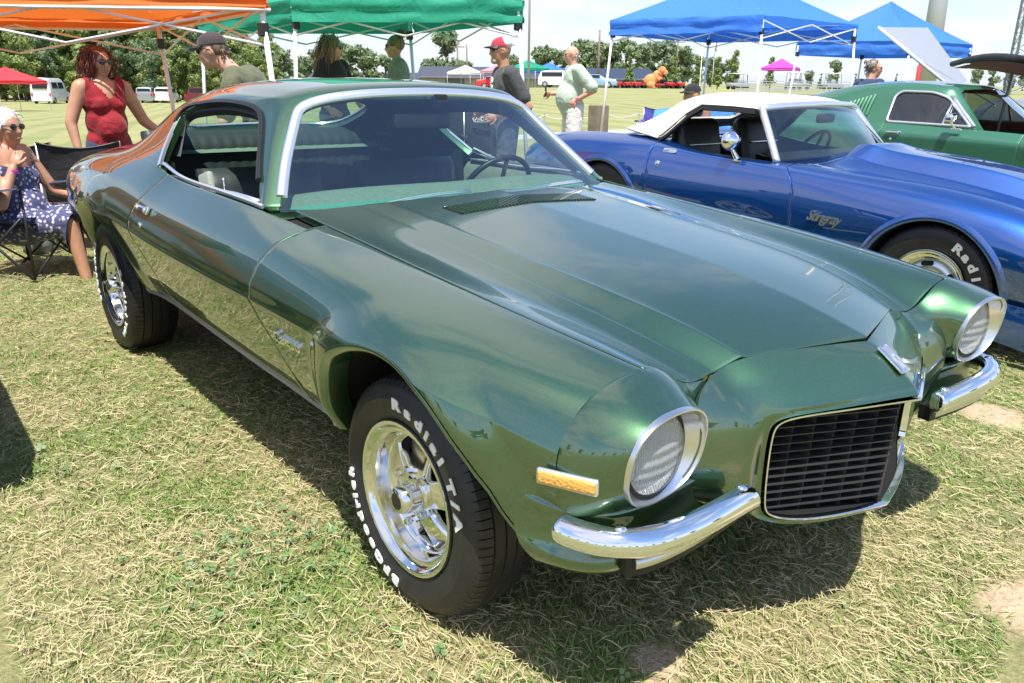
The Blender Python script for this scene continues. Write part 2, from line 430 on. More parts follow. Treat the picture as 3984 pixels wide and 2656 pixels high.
def smooth_curve(pts, n=60, closed=False, it=6):
    P = np.array(pts, float); D = P.copy(); m = len(P)
    def pad(A): return np.concatenate([A[-1:], A, A[:2]]) if closed else np.concatenate([2*A[:1]-A[1:2], A, 2*A[-1:]-A[-2:-1]])
    for _ in range(it):
        E = pad(D); V = (E[0:m]+4*E[1:m+1]+E[2:m+2])/6; D = D+(P-V)
    E = pad(D); t = np.linspace(0, m if closed else m-1, n, endpoint=not closed); t = np.minimum(t, (m if closed else m-1)-1e-9); i = t.astype(int); f = (t-i)[:, None]
    return (1-f)**3/6*E[i]+(3*f**3-6*f**2+4)/6*E[i+1]+(-3*f**3+3*f**2+3*f+1)/6*E[i+2]+f**3/6*E[np.minimum(i+3, len(E)-1)]
def _refl():
    m = mat('lamp_reflector', (0.90, 0.92, 0.95), 0.35, 0.25)
    wv = nd(m, 'ShaderNodeTexWave', wave_type='BANDS', bands_direction='Y'); wv.inputs['Scale'].default_value = 42; wv.inputs['Distortion'].default_value = 2.5; wv.inputs['Detail Scale'].default_value = 3; lk(m, objvec(m), wv.inputs['Vector'])
    bump(m, wv.outputs['Fac'], 0.8, 0.01)
_refl()
def _lens():
    m = mat('lamp_lens', (.92, .94, .98), .08, 0, Coat_Weight=1.0, Alpha=.40)
    wv = nd(m, 'ShaderNodeTexWave', wave_type='BANDS', bands_direction='Y'); wv.inputs['Scale'].default_value = 60; wv.inputs['Distortion'].default_value = .8; lk(m, objvec(m), wv.inputs['Vector'])
    wz = nd(m, 'ShaderNodeTexWave', wave_type='BANDS', bands_direction='Z'); wz.inputs['Scale'].default_value = 14; lk(m, objvec(m), wz.inputs['Vector'])
    ad = nd(m, 'ShaderNodeMath', operation='ADD'); lk(m, wv.outputs['Fac'], ad.inputs[0]); lk(m, wz.outputs['Fac'], ad.inputs[1]); bump(m, ad.outputs[0], .9, .006)
_lens()
# ---------------- ground ----------------
def smooth01(t): t = np.clip(t, 0, 1); return t*t*(3-2*t)
def ground_z(x, y):
    """height of the field: level under the coupe, rising a little towards the row of cars behind, falling to the left and climbing to the right far away"""
    x = np.asarray(x, float); y = np.asarray(y, float)
    loc_ = .05*np.clip(-x-.3, -1.2, 3.2)*smooth01((y-1.2)/1.2)*(1-smooth01((-x-3.6)/1.3))
    dx, dy = x-CAM_P[0], y-CAM_P[1]; D = np.hypot(dx, dy); az = np.degrees(np.arctan2(dy, dx))
    side = smooth01((162-az)/25)          # 0 = left of the view, 1 = right
    far = smooth01((D-14)/80)
    z = .02+loc_*(1-smooth01((D-12)/10))+(.14*smooth01((D-8)/5))*(1-far)*side+far*(-.95+side*2.25)
    return z+smooth01((D-140)/200)*2.0*side
rs = np.r_[np.linspace(.3, 8, 40), np.linspace(8.4, 40, 50), np.geomspace(42, 6000, 60)]; ths = np.radians(np.r_[np.linspace(140.6-200, 140.6-45, 24), np.linspace(140.6-44, 140.6+44, 110), np.linspace(140.6+45, 140.6+160, 24)][:-1])
gv = []; gf = []
for r in rs:
    X = CAM_P[0]+r*np.cos(ths); Y = CAM_P[1]+r*np.sin(ths); Z = ground_z(X, Y); gv += list(np.c_[X, Y, Z])
nT = len(ths)
for i in range(len(rs)-1):
    for k in range(nT): gf.append((i*nT+k, (i+1)*nT+k, (i+1)*nT+(k+1) % nT, i*nT+(k+1) % nT))
gv.append((CAM_P[0], CAM_P[1], .02)); gf += [(len(gv)-1, k, (k+1) % nT) for k in range(nT)]
gm = mat('field_grass', (.2, .2, .08), .95)
pos = objvec(gm, world=True)
n1 = noise(gm, .9, 6, .6, pos); n2 = noise(gm, 14, 6, .7, pos); n3 = noise(gm, 70, 4, .6, pos)
base = mixc(gm, ramp(gm, n1, [(.35, (0, 0, 0)), (.65, (1, 1, 1))]), (.190, .215, .070), (.340, .310, .140))
fine = mixc(gm, ramp(gm, n2, [(.35, (0, 0, 0)), (.68, (1, 1, 1))]), base, (.38, .34, .165))
fine2 = mixc(gm, ramp(gm, n3, [(.30, (.45, .45, .45)), (.70, (1.15, 1.15, 1.15))]), (0., 0., 0.), fine)
fine2 = mixc(gm, 1.0, fine, ramp(gm, n3, [(.28, (.50, .52, .45)), (.72, (1.0, 1.0, 1.0))]), 'MULTIPLY')
# mowing stripes on the distant field and bare soil patches close by
sx_ = nd(gm, 'ShaderNodeSeparateXYZ'); lk(gm, pos, sx_.inputs[0])
wv = nd(gm, 'ShaderNodeTexWave', wave_type='BANDS', bands_direction='X'); wv.inputs['Scale'].default_value = .22; wv.inputs['Distortion'].default_value = 3.0; wv.inputs['Detail'].default_value = 2
mpp = nd(gm, 'ShaderNodeMapping'); mpp.inputs['Rotation'].default_value = (0, 0, R_(-70)); lk(gm, pos, mpp.inputs['Vector']); lk(gm, mpp.outputs[0], wv.inputs['Vector'])
dist_ = nd(gm, 'ShaderNodeVectorMath', operation='DISTANCE'); lk(gm, pos, dist_.inputs[0]); dist_.inputs[1].default_value = (0, 0, 0)
dm = nd(gm, 'ShaderNodeMapRange'); dm.inputs['From Min'].default_value = 9; dm.inputs['From Max'].default_value = 16; lk(gm, dist_.outputs['Value'], dm.inputs['Value'])
stripe = mixc(gm, ramp(gm, wv.outputs['Fac'], [(.3, (0, 0, 0)), (.7, (1, 1, 1))]), (.185, .215, .065), (.265, .270, .100))
stripe = mixc(gm, ramp(gm, noise(gm, .35, 5, .6, pos), [(.35, (0, 0, 0)), (.7, (.6, .6, .6))]), stripe, (.37, .335, .165))
colr = mixc(gm, dm.outputs[0], fine2, stripe)
def patch_mask(c, r, wob=.35):
    d_ = nd(gm, 'ShaderNodeVectorMath', operation='DISTANCE'); lk(gm, pos, d_.inputs[0]); d_.inputs[1].default_value = c
    ad = nd(gm, 'ShaderNodeMath', operation='MULTIPLY_ADD'); lk(gm, n1, ad.inputs[0]); ad.inputs[1].default_value = r*wob*2; ad.inputs[2].default_value = r*(1-wob)
    ad2 = nd(gm, 'ShaderNodeMath', operation='MULTIPLY_ADD'); lk(gm, n2, ad2.inputs[0]); ad2.inputs[1].default_value = r*.5; lk(gm, ad.outputs[0], ad2.inputs[2])
    mr_ = nd(gm, 'ShaderNodeMapRange', interpolation_type='SMOOTHSTEP'); lk(gm, d_.outputs['Value'], mr_.inputs['Value']); lk(gm, ad2.outputs[0], mr_.inputs['From Max']); mr_.inputs['From Min'].default_value = r*.55; mr_.inputs['To Min'].default_value = 1; mr_.inputs['To Max'].default_value = 0
    return mr_.outputs[0]
BARE = [((1.04, .40, .02), .15), ((1.27, .52, .02), .22), ((.42, 1.80, .02), .16), ((.56, -.53, .02), .07), ((.66, -.62, .02), .08)]
soil = ramp(gm, n3, [(.3, (.40, .285, .17)), (.7, (.60, .455, .30))])
for c_, r__ in BARE: colr = mixc(gm, patch_mask(c_, r__), colr, soil)
lk(gm, colr, bsdf(gm).inputs['Base Color']); bump(gm, n3, .7, .03)
g = meshobj('ground', gv, gf, gm); tag(g, None, None, kind='structure')
# pale concrete gutter running obliquely behind the chairs and the tents
gp = [(-3.5, -9.5), (-8.9, .2), (-12.6, 7.6), (-13.8, 12.0), (-12.8, 20.), (-6, 40)]; gp = smooth_curve(gp, 80)
cv = []
for i, (x, y) in enumerate(gp):
    a = gp[max(0, i-1)]; b = gp[min(79, i+1)]; t = np.array([b[0]-a[0], b[1]-a[1]]); t /= np.linalg.norm(t); n = np.array([-t[1], t[0]])
    for o, dz_c in ((-.45, .0), (-.40, .03), (.40, .03), (.45, .0)): px_, py_ = x+n[0]*o, y+n[1]*o; cv.append((px_, py_, float(ground_z(px_, py_))+dz_c))
varied('concrete', (.42, .41, .38), .2, 3, .9, bmp=.2)
o = meshobj('path', cv, [(i*4+k, i*4+k+1, (i+1)*4+k+1, (i+1)*4+k) for i in range(79) for k in range(3)], 'concrete', smooth=False); tag(o, None, None, kind='structure')
# ---- grass blades: three zones of falling density, one mesh
def blades():
    V = []; Fc = []; Cl = []
    zones = [(1.45, 2.6, 17000, .85), (2.6, 4.2, 9500, .95), (4.2, 7.0, 3600, 1.2), (7.0, 12.0, 1000, 1.7)]
    allp = []
    for r0_, r1_, dens, sc in zones:
        th0, th1 = R_(140.6-36), R_(140.6+36); area = .5*(th1-th0)*(r1_**2-r0_**2); n = int(area*dens)
        r = np.sqrt(RNG.uniform(r0_**2, r1_**2, n)); th = RNG.uniform(th0, th1, n); allp.append(np.c_[CAM_P[0]+r*np.cos(th), CAM_P[1]+r*np.sin(th), np.full(n, sc)])
    P_ = np.concatenate(allp)
    # clumping: thin out by noise, keep bare patches nearly free
    nz_ = np.array([mnoise.noise(Vector((p[0]*2.2, p[1]*2.2, 0)))+.5*mnoise.noise(Vector((p[0]*7, p[1]*7, 3))) for p in P_])
    keep = RNG.uniform(0, 1, len(P_)) < np.clip(.78+.5*nz_, .25, 1)
    for c_, r__ in BARE:
        d_ = np.hypot(P_[:, 0]-c_[0], P_[:, 1]-c_[1]); keep &= (d_ > r__*(.85+.5*nz_)) | (RNG.uniform(0, 1, len(P_)) < .06)
    P_ = P_[keep]; nz_ = nz_[keep]; n = len(P_)
    straw = RNG.uniform(0, 1, n) < np.clip(.46-.7*nz_, .12, .8)
    L = np.where(straw, RNG.uniform(.02, .065, n), RNG.uniform(.018, .05, n))*np.sqrt(P_[:, 2]); wd = np.where(straw, RNG.uniform(.0008, .0016, n), RNG.uniform(.0012, .0026, n))*P_[:, 2]
    pit = np.where(straw, np.abs(RNG.normal(.06, .16, n)), RNG.uniform(.1, .9, n)); yaw = RNG.uniform(0, 2*np.pi, n)+np.where(straw, 0, 0)
    yaw = np.where(RNG.uniform(0, 1, n) < .55, RNG.normal(2.9, .7, n)+np.where(RNG.uniform(0, 1, n) < .5, np.pi, 0), yaw)
    z0 = ground_z(P_[:, 0], P_[:, 1])+np.where(straw, RNG.uniform(.004, .026, n), 0)
    hd = np.c_[np.cos(yaw), np.sin(yaw), np.zeros(n)]; sd_ = np.c_[-np.sin(yaw), np.cos(yaw), np.zeros(n)]; up = np.array([0, 0, 1.])
    b0 = np.c_[P_[:, 0], P_[:, 1], z0]; cp, sp = np.cos(pit)[:, None], np.sin(pit)[:, None]
    mid = b0+(hd*cp+up*sp)*(L*.55)[:, None]; bend = RNG.uniform(.2, .9, n)[:, None]*np.where(straw, .25, 1)[:, None]
    tip = mid+(hd*(cp+bend*.5)+up*(sp-bend*.55))*(L*.45)[:, None]+sd_*(RNG.normal(0, .18, n)*L)[:, None]
    tip[:, 2] = np.maximum(tip[:, 2], z0+.002)
    w = wd[:, None]; roll = RNG.uniform(-.9, .9, n)[:, None]; sdr = sd_*np.cos(roll)+up*np.sin(roll)
    V = np.stack([b0-sdr*w, b0+sdr*w, mid+sdr*w*.9, mid-sdr*w*.9, tip], 1).reshape(-1, 3)
    i5 = np.arange(n)*5
    quads = np.c_[i5, i5+1, i5+2, i5+3]; tris = np.c_[i5+3, i5+2, i5+4]
    me = bpy.data.meshes.new('grass_blades'); me.vertices.add(len(V)); me.vertices.foreach_set('co', V.ravel())
    loops = np.concatenate([quads.ravel(), tris.ravel()]); me.loops.add(len(loops)); me.loops.foreach_set('vertex_index', loops)
    me.polygons.add(2*n); ls = np.concatenate([np.arange(n)*4, 4*n+np.arange(n)*3]); me.polygons.foreach_set('loop_start', ls)
    me.update(calc_edges=True)
    c_straw = np.array([.72, .62, .38]); c_tan = np.array([.56, .46, .24]); c_gl = np.array([.30, .40, .10]); c_gd = np.array([.13, .23, .045])
    u = RNG.uniform(0, 1, n)[:, None]; col = np.where(straw[:, None], c_straw*u+c_tan*(1-u), c_gl*u+c_gd*(1-u))*RNG.uniform(.75, 1.15, n)[:, None]
    at_ = me.color_attributes.new('tint', 'FLOAT_COLOR', 'POINT'); at_.data.foreach_set('color', np.repeat(np.c_[col, np.ones(n)], 5, 0).ravel())
    m = mat('grass_blade', (.3, .3, .1), .6); a = nd(m, 'ShaderNodeAttribute', attribute_name='tint'); lk(m, a.outputs['Color'], bsdf(m).inputs['Base Color'])
    tl = nd(m, 'ShaderNodeBsdfTranslucent'); lk(m, a.outputs['Color'], tl.inputs['Color']); mx = nd(m, 'ShaderNodeMixShader'); mx.inputs[0].default_value = .25
    lk(m, bsdf(m).outputs[0], mx.inputs[1]); lk(m, tl.outputs[0], mx.inputs[2]); lk(m, mx.outputs[0], m.node_tree.nodes['Material Output'].inputs['Surface'])
    me.materials.append(m); o = link(bpy.data.objects.new('grass', me)); tag(o, 'short mown grass mixed with dry straw covering the ground around the coupe', 'grass', kind='stuff'); return n
NBL = blades()
# clover and plantain leaves between the blades
def clover():
    mb = MB(); 
    for cx_, cy_, rad, n in ((-.45, -1.02, .30, 170), (.30, -1.10, .40, 60), (-1.3, -1.2, .5, 60)):
        for _ in range(n):
            x, y = RNG.normal(cx_, rad*.5), RNG.normal(cy_, rad*.5); z = float(ground_z(x, y))+RNG.uniform(.008, .032); s = RNG.uniform(.005, .011)
            M_ = Euler((RNG.normal(0, .35), RNG.normal(0, .35), RNG.uniform(0, 6.28))).to_matrix()
            for k in range(3):
                a = k*2.094; c = Vector((math.cos(a)*s, math.sin(a)*s, 0)); v = [M_ @ (c+Vector((math.cos(t)*s*.8, math.sin(t)*s*.8, 0)))+Vector((x, y, z)) for t in np.linspace(0, 6.28, 6, endpoint=False)]
                mb.add(v, [tuple(range(6))])
    m = varied('clover_leaf', (.12, .20, .07), .35, 60, .55)
    o = mb.build('clover', m); tag(o, 'small dark green clover leaves growing low among the straw', 'clover', kind='stuff')
clover()
# ---------------- the dark green coupe ----------------
CAR = thing('green_coupe', 'dark metallic green classic two-door coupe with split chrome bumper and round headlights', 'car')
F_ROWS = [  # hood / fender rows, columns: centre, plateau, crest, step foot, valley, inner crown, hood gap | crown, shoulder, upper side, ..., crease, ..., sill
 [(.69,0,.748),(.645,.14,.750),(.575,.345,.742),(.562,.41,.720),(.56,.50,.716),(.565,.59,.762),(.57,.665,.785),(.567,.71,.781),(.56,.785,.760),(.555,.84,.720),(.55,.868,.670),(.55,.878,.61),(.55,.875,.56),(.55,.862,.50),(.55,.835,.44)],
 [(.50,0,.800),(.475,.15,.800),(.43,.375,.787),(.425,.445,.766),(.425,.53,.760),(.425,.61,.789),(.43,.680,.802),(.43,.725,.799),(.43,.805,.778),(.43,.865,.740),(.43,.895,.685),(.43,.905,.63),(.43,.902,.56),(.43,.885,.49),(.43,.85,.42)],
 [(.28,0,.841),(.27,.17,.840),(.25,.405,.825),(.25,.475,.806),(.25,.555,.798),(.25,.63,.812),(.25,.695,.822),(.25,.742,.820),(.25,.828,.800),(.25,.893,.762),(.25,.927,.712),(.25,.936,.66),(.25,.930,.56),(.25,.905,.47),(.25,.86,.40)],
 [(0.02,0,.873),(0.01,.18,.871),(0,.42,.858),(0,.487,.842),(0,.565,.832),(0,.64,.840),(0,.708,.848),(0,.757,.846),(0,.843,.827),(0,.908,.790),(0,.942,.742),(0,.950,.695),(0,.942,.58),(0,.91,.47),(0,.86,.39)],
 [(-.28,0,.904),(-.285,.18,.902),(-.30,.425,.890),(-.30,.49,.878),(-.30,.57,.868),(-.30,.645,.870),(-.30,.714,.876),(-.30,.765,.873),(-.30,.852,.852),(-.30,.915,.806),(-.30,.943,.750),(-.30,.951,.706),(-.30,.940,.58),(-.30,.90,.47),(-.30,.83,.385)],
 [(-.55,0,.934),(-.555,.18,.932),(-.56,.43,.918),(-.56,.495,.909),(-.56,.575,.901),(-.56,.65,.898),(-.56,.717,.900),(-.56,.77,.894),(-.56,.858,.866),(-.56,.916,.815),(-.56,.943,.757),(-.56,.951,.711),(-.56,.938,.58),(-.56,.89,.46),(-.56,.812,.368)],
 [(-.75,0,.957),(-.772,.18,.953),(-.83,.43,.940),(-.855,.495,.935),(-.876,.575,.931),(-.895,.65,.929),(-.912,.72,.929),(-.85,.782,.915),(-.80,.862,.875),(-.79,.916,.820),(-.79,.943,.759),(-.79,.951,.714),(-.79,.936,.58),(-.79,.885,.46),(-.79,.80,.362)],
]
T_ROWS = [  # windshield, roof, sail panel, deck: centre ... glass edge, pillar, side-window middle, belt
 [(-.755,0,.945),(-.78,.22,.940),(-.83,.43,.932),(-.89,.61,.927),(-.957,.768,.922),(-1.0,.785,.926),(-1.02,.79,.928),(-1.04,.795,.930)],
 [(-.915,0,1.085),(-.935,.20,1.080),(-.98,.40,1.066),(-1.025,.56,1.052),(-1.07,.69,1.038),(-1.115,.715,1.035),(-1.15,.755,.99),(-1.18,.797,.94)],
 [(-1.06,0,1.205),(-1.075,.185,1.20),(-1.105,.365,1.187),(-1.14,.51,1.168),(-1.175,.612,1.150),(-1.225,.648,1.140),(-1.28,.72,1.04),(-1.32,.80,.943)],
 [(-1.205,0,1.308),(-1.21,.17,1.304),(-1.225,.33,1.295),(-1.245,.455,1.280),(-1.285,.540,1.258),(-1.345,.590,1.232),(-1.40,.69,1.10),(-1.45,.80,.945)],
 [(-1.34,0,1.334),(-1.345,.18,1.330),(-1.35,.35,1.319),(-1.365,.47,1.301),(-1.40,.548,1.277),(-1.45,.603,1.243),(-1.50,.70,1.10),(-1.55,.80,.947)],
 [(-1.65,0,1.347),(-1.65,.20,1.343),(-1.65,.37,1.330),(-1.66,.485,1.311),(-1.67,.556,1.286),(-1.70,.612,1.250),(-1.73,.71,1.10),(-1.76,.803,.955)],
 [(-2.0,0,1.344),(-2.0,.20,1.340),(-2.0,.37,1.325),(-2.0,.48,1.305),(-2.0,.552,1.277),(-2.01,.612,1.236),(-2.0,.71,1.11),(-1.99,.808,.985)],
 [(-2.3,0,1.322),(-2.3,.20,1.316),(-2.3,.36,1.300),(-2.29,.47,1.277),(-2.28,.55,1.242),(-2.26,.622,1.190),(-2.24,.71,1.09),(-2.22,.80,1.003)],
 [(-2.55,0,1.262),(-2.55,.20,1.256),(-2.54,.37,1.238),(-2.53,.48,1.214),(-2.52,.56,1.180),(-2.50,.635,1.128),(-2.48,.718,1.055),(-2.46,.80,.997)],
 [(-2.86,0,1.108),(-2.86,.20,1.104),(-2.86,.37,1.092),(-2.85,.48,1.076),(-2.83,.57,1.058),(-2.81,.65,1.033),(-2.78,.73,1.005),(-2.75,.805,.978)],
 [(-3.2,0,1.035),(-3.2,.21,1.032),(-3.2,.39,1.022),(-3.2,.51,1.01),(-3.19,.60,.998),(-3.18,.68,.983),(-3.16,.755,.964),(-3.14,.82,.94)],
 [(-3.55,0,.965),(-3.55,.21,.962),(-3.55,.39,.952),(-3.55,.51,.942),(-3.55,.60,.93),(-3.54,.68,.915),(-3.53,.755,.897),(-3.52,.815,.872)],
 [(-3.74,0,.86),(-3.74,.21,.858),(-3.73,.39,.85),(-3.72,.51,.84),(-3.71,.60,.83),(-3.69,.68,.817),(-3.67,.74,.80),(-3.65,.785,.78)],
]
L_ROWS = [  # side below the belt for the rows behind the cowl
 [(-1.04,.795,.928),(-1.04,.865,.880),(-1.04,.917,.822),(-1.04,.944,.762),(-1.04,.951,.716),(-1.04,.936,.58),(-1.04,.885,.465),(-1.04,.80,.368)],
 [(-1.40,.80,.940),(-1.40,.868,.887),(-1.40,.917,.828),(-1.40,.943,.767),(-1.40,.950,.722),(-1.40,.934,.59),(-1.40,.883,.475),(-1.40,.80,.382)],
 [(-1.76,.803,.955),(-1.76,.868,.897),(-1.76,.915,.836),(-1.76,.940,.776),(-1.76,.947,.730),(-1.76,.93,.60),(-1.76,.88,.485),(-1.76,.80,.395)],
 [(-1.99,.808,.985),(-2.0,.870,.916),(-2.0,.915,.850),(-2.0,.939,.790),(-2.0,.945,.742),(-2.0,.928,.61),(-2.0,.88,.495),(-2.0,.805,.405)],
 [(-2.22,.80,1.003),(-2.24,.868,.935),(-2.25,.914,.868),(-2.25,.938,.805),(-2.25,.944,.752),(-2.25,.93,.62),(-2.25,.885,.505),(-2.25,.82,.415)],
 [(-2.46,.80,.997),(-2.49,.872,.940),(-2.5,.917,.876),(-2.5,.940,.812),(-2.5,.946,.757),(-2.5,.93,.62),(-2.5,.885,.515),(-2.5,.825,.425)],
 [(-2.75,.805,.978),(-2.80,.872,.930),(-2.81,.912,.872),(-2.81,.932,.810),(-2.81,.936,.757),(-2.81,.922,.63),(-2.81,.88,.525),(-2.81,.82,.435)],
 [(-3.14,.82,.94),(-3.16,.868,.900),(-3.17,.897,.847),(-3.17,.911,.79),(-3.17,.913,.735),(-3.17,.90,.63),(-3.17,.865,.535),(-3.17,.81,.455)],
 [(-3.52,.815,.872),(-3.52,.845,.84),(-3.52,.862,.795),(-3.52,.868,.75),(-3.52,.868,.70),(-3.52,.855,.61),(-3.52,.83,.535),(-3.52,.785,.475)],
 [(-3.65,.785,.78),(-3.66,.80,.76),(-3.66,.808,.73),(-3.66,.81,.70),(-3.66,.81,.66),(-3.66,.80,.60),(-3.66,.785,.54),(-3.66,.75,.49)],
]
def hoodrow(r, k):
    c, m1, cr_, ft, vl = (np.array(q, float) for q in r[:5]); c = c+[0, 0, .005]
    d1 = cr_-m1; d1 /= np.linalg.norm(d1); d2 = vl-ft; d2 /= np.linalg.norm(d2)
    return [c, m1, cr_-d1*.10, cr_-d1*.022, cr_, ft, ft+d2*.022, vl]+[np.array(q, float) for q in r[5:8]]
F_ROWS = [[(x, y-(.026 if j == 12 else .020 if j == 13 else 0)*(1 if k > 2 else k/3), z) for j, (x, y, z) in enumerate(r)] for k, r in enumerate(F_ROWS)]
L_ROWS = [[(x, y-(.026 if j == 5 else .020 if j == 6 else 0), z) for j, (x, y, z) in enumerate(r)] for r in L_ROWS]
SH = Surf([hoodrow(r, k) for k, r in enumerate(F_ROWS)], iters=9)   # hood, v=9 is the gap
SS_rows = []
for r in F_ROWS: SS_rows.append([r[4], r[5], r[6]]+r[7:])
for k, r in enumerate(L_ROWS):
    if k < 3: gh = [(r[0][0], r[0][1]-.20, r[0][2]+.012), (r[0][0], r[0][1]-.13, r[0][2]+.018), (r[0][0], r[0][1]-.06, r[0][2]+.018)]
    else: t = T_ROWS[k+3]; gh = [t[4], t[5], t[6]]
    SS_rows.append(gh+r)
def creased(r, k):
    c = np.array(r[7], float); w = .030 if k < 3 else .019
    return list(r[:7])+[c+[0, -.10*w, w*1.3], c, c+[0, -.16*w, -w*1.3]]+list(r[8:])
SS = Surf([creased(r, k) for k, r in enumerate(SS_rows)], iters=8)   # body side, v=3 is the belt / crown, v=8 the crease
ST_rows = []
for k, t in enumerate(T_ROWS):
    r = L_ROWS[max(0, min(len(L_ROWS)-1, k-3))]
    ST_rows.append(t+[r[1], r[2]])
ST = Surf(ST_rows, mirror0=True)                         # windshield, roof and deck
def arch(cx, cz, r, rx=1.0):
    return lambda P: (np.hypot((P[:, 0]-cx)/rx, P[:, 2]-cz)-r)*np.where(P[:, 2] > 0, 1, 1)
def archline(cx, cz, rx, rz, a0, a1, head, n=60):
    a = np.linspace(R_(a0), R_(a1), n); pts = [tuple(q) for q in head]+[(cx+rx*math.cos(t), cz+rz*math.sin(t)) for t in a]
    P = np.array(pts); d = np.r_[0, np.cumsum(np.hypot(*np.diff(P, axis=0).T))]; t = np.linspace(0, d[-1], 90)
    return np.c_[np.interp(t, d, P[:, 0]), np.interp(t, d, P[:, 1])]
FAL = archline(.024, .334, .412, .412, 34, 186, [(.505, .405), (.472, .435), (.437, .482), (.404, .532)])
RAL = archline(-2.71, .365, .49, .425, 2, 178, [(-2.20, .30)])
farch = poly_sdf([tuple(q) for q in FAL]+[(-.40, .1), (.53, .1), (.53, .39)]); rarch = poly_sdf([tuple(q) for q in RAL]+[(-3.20, .1), (-2.2, .1)])
SS = Flared(SS, [(farch, .030, .105), (rarch, .016, .11)])
dz = [.2, .35, .44, .49, .56, .64, .703, .77, .82, .87, .93, 1.0]; dx = [-.55, -.575, -.605, -.63, -.668, -.715, -.735, -.728, -.71, -.69, -.672, -.665]
dfront = lambda P: P[:, 0]-np.interp(P[:, 2], dz, dx)
rz_ = [.3, .45, .60, .68, .745, .82, .90, .96, 1.05]; rx_ = [-1.80, -1.88, -1.965, -2.01, -2.025, -1.985, -1.91, -1.865, -1.84]
drear = lambda P: P[:, 0]-np.interp(P[:, 2], rz_, rx_)
G = 0.0030
hood = Patch(SH, 0.06, 5.97, 0, 8.86, 120, 150).mesh('hood', 'green_paint', CAR, both=True, flange=0.02)
NR = len(SS_rows)
p = Patch(SS, 0.0, NR-1, 3-.94, 12, 260, 100); p.trim(farch).trim(lambda P: dfront(P)-G); FENDER_R = p.mesh('fender', 'green_paint', CAR, -1, flange=0.014, nofl=lambda Q: (Q[:, 0] > .53) & (Q[:, 1] > .755)); mirror_part(FENDER_R, CAR)
p = Patch(SS, 5.3, 12.0, 3, 12, 130, 100); p.trim(lambda P: -dfront(P)-G).trim(lambda P: drear(P)-G); DOOR_R = p.mesh('door', 'green_paint', CAR, -1, flange=0.014); DOOR_L = mirror_part(DOOR_R, CAR)
p = Patch(SS, 8.6, NR-1, 3, 12, 170, 100); p.trim(rarch).trim(lambda P: -drear(P)-G); mirror_part(p.mesh('quarter_panel', 'green_paint', CAR, -1, flange=0.004), CAR)
# openings of the upper body
side_open = round_poly([(-1.015, .935), (-1.185, 1.075), (-1.345, 1.210), (-1.47, 1.243), (-1.72, 1.250), (-1.97, 1.235), (-2.155, 1.196), (-2.07, 1.07), (-1.965, .972), (-1.75, .93), (-1.3, .91)], [.02, .2, .08, .1, .2, .15, .03, .2, .06, .1, .1])
gs = poly_sdf(side_open)
ws_top = smooth_curve([(0, 1.297), (.2, 1.292), (.36, 1.279), (.455, 1.262), (.515, 1.238), (.552, 1.20), (.60, 1.135), (.665, 1.045), (.758, .90)], 40)
gw = poly_sdf([tuple(p) for p in ws_top]+[(.758, .80), (-.1, .80), (-.1, 1.297)], (1, 2))
rw_top = smooth_curve([(0, 1.290), (.2, 1.286), (.36, 1.270), (.45, 1.244), (.49, 1.21), (.485, 1.17), (.45, 1.125), (.40, 1.108), (.34, 1.102), (.2, 1.106), (0, 1.110)], 60)
gr0 = poly_sdf([tuple(p) for p in rw_top]+[(-.1, 1.110), (-.1, 1.290)], (1, 2))
gw_ = lambda P: np.where(P[:, 0] > -1.42, gw(P), 1.0)
gr_ = lambda P: np.where(P[:, 0] < -2.2, gr0(P), 1.0)
# one roof shell per half, joined; below the belt in the door area it is cut away
p = Patch(ST, 0.0, len(T_ROWS)-1, 0, 7, 200, 120); p.trim(gw_).trim(gs).trim(gr_)
p.trim(lambda P: np.where(P[:, 0] > -1.97, P[:, 2]-.937, 1.0))
roof = p.mesh('roof', 'green_paint', CAR, both=True, flange=0.03, round_=.003)
p = Patch(ST, 0.0, 4.2, 0, 4.6, 60, 60); p.trim(lambda P: -gw_(P)); WSP = p
ws = p.mesh('windshield', 'window_glass', CAR, both=True, flange=0, off=-.006)
p = Patch(ST, 6.4, 10, 0, 5.5, 60, 60); p.trim(lambda P: -gr_(P)); RWP = p
rw = p.mesh('rear_window', 'window_glass', CAR, both=True, flange=0, off=-.006)
def snapx(S_, pts, rng, ax=(1, 2)):
    """points on a surface whose two coordinates ax equal pts (damped Newton in u,v)"""
    out = []; ax = list(ax); u, v = rng; e = 2e-3
    for q in pts:
        q = np.array(q)
        for _ in range(40):
            u = min(max(u, e), S_.nr-1-e); v = min(max(v, e), S_.nc-1-e)
            A = S_(np.array([u, u+e, u-e, u, u]), np.array([v, v, v, v+e, v-e]))
            r = A[0, ax]-q
            if abs(r).max() < 1e-6: break
            J = np.c_[(A[1]-A[2])[ax], (A[3]-A[4])[ax]]/(2*e)
            st = np.linalg.solve(J.T@J+1e-9*np.eye(2), -J.T@r); st = np.clip(st, -.4, .4); u += st[0]; v += st[1]
        u = min(max(u, e), S_.nr-1-e); v = min(max(v, e), S_.nc-1-e)
        out.append((S_(np.array([u]), np.array([v]))[0], S_.normal(np.array([u]), np.array([v]))[0]))
    return out
def outward(n): n = np.array(n); return n if n[2] > 0 else -n
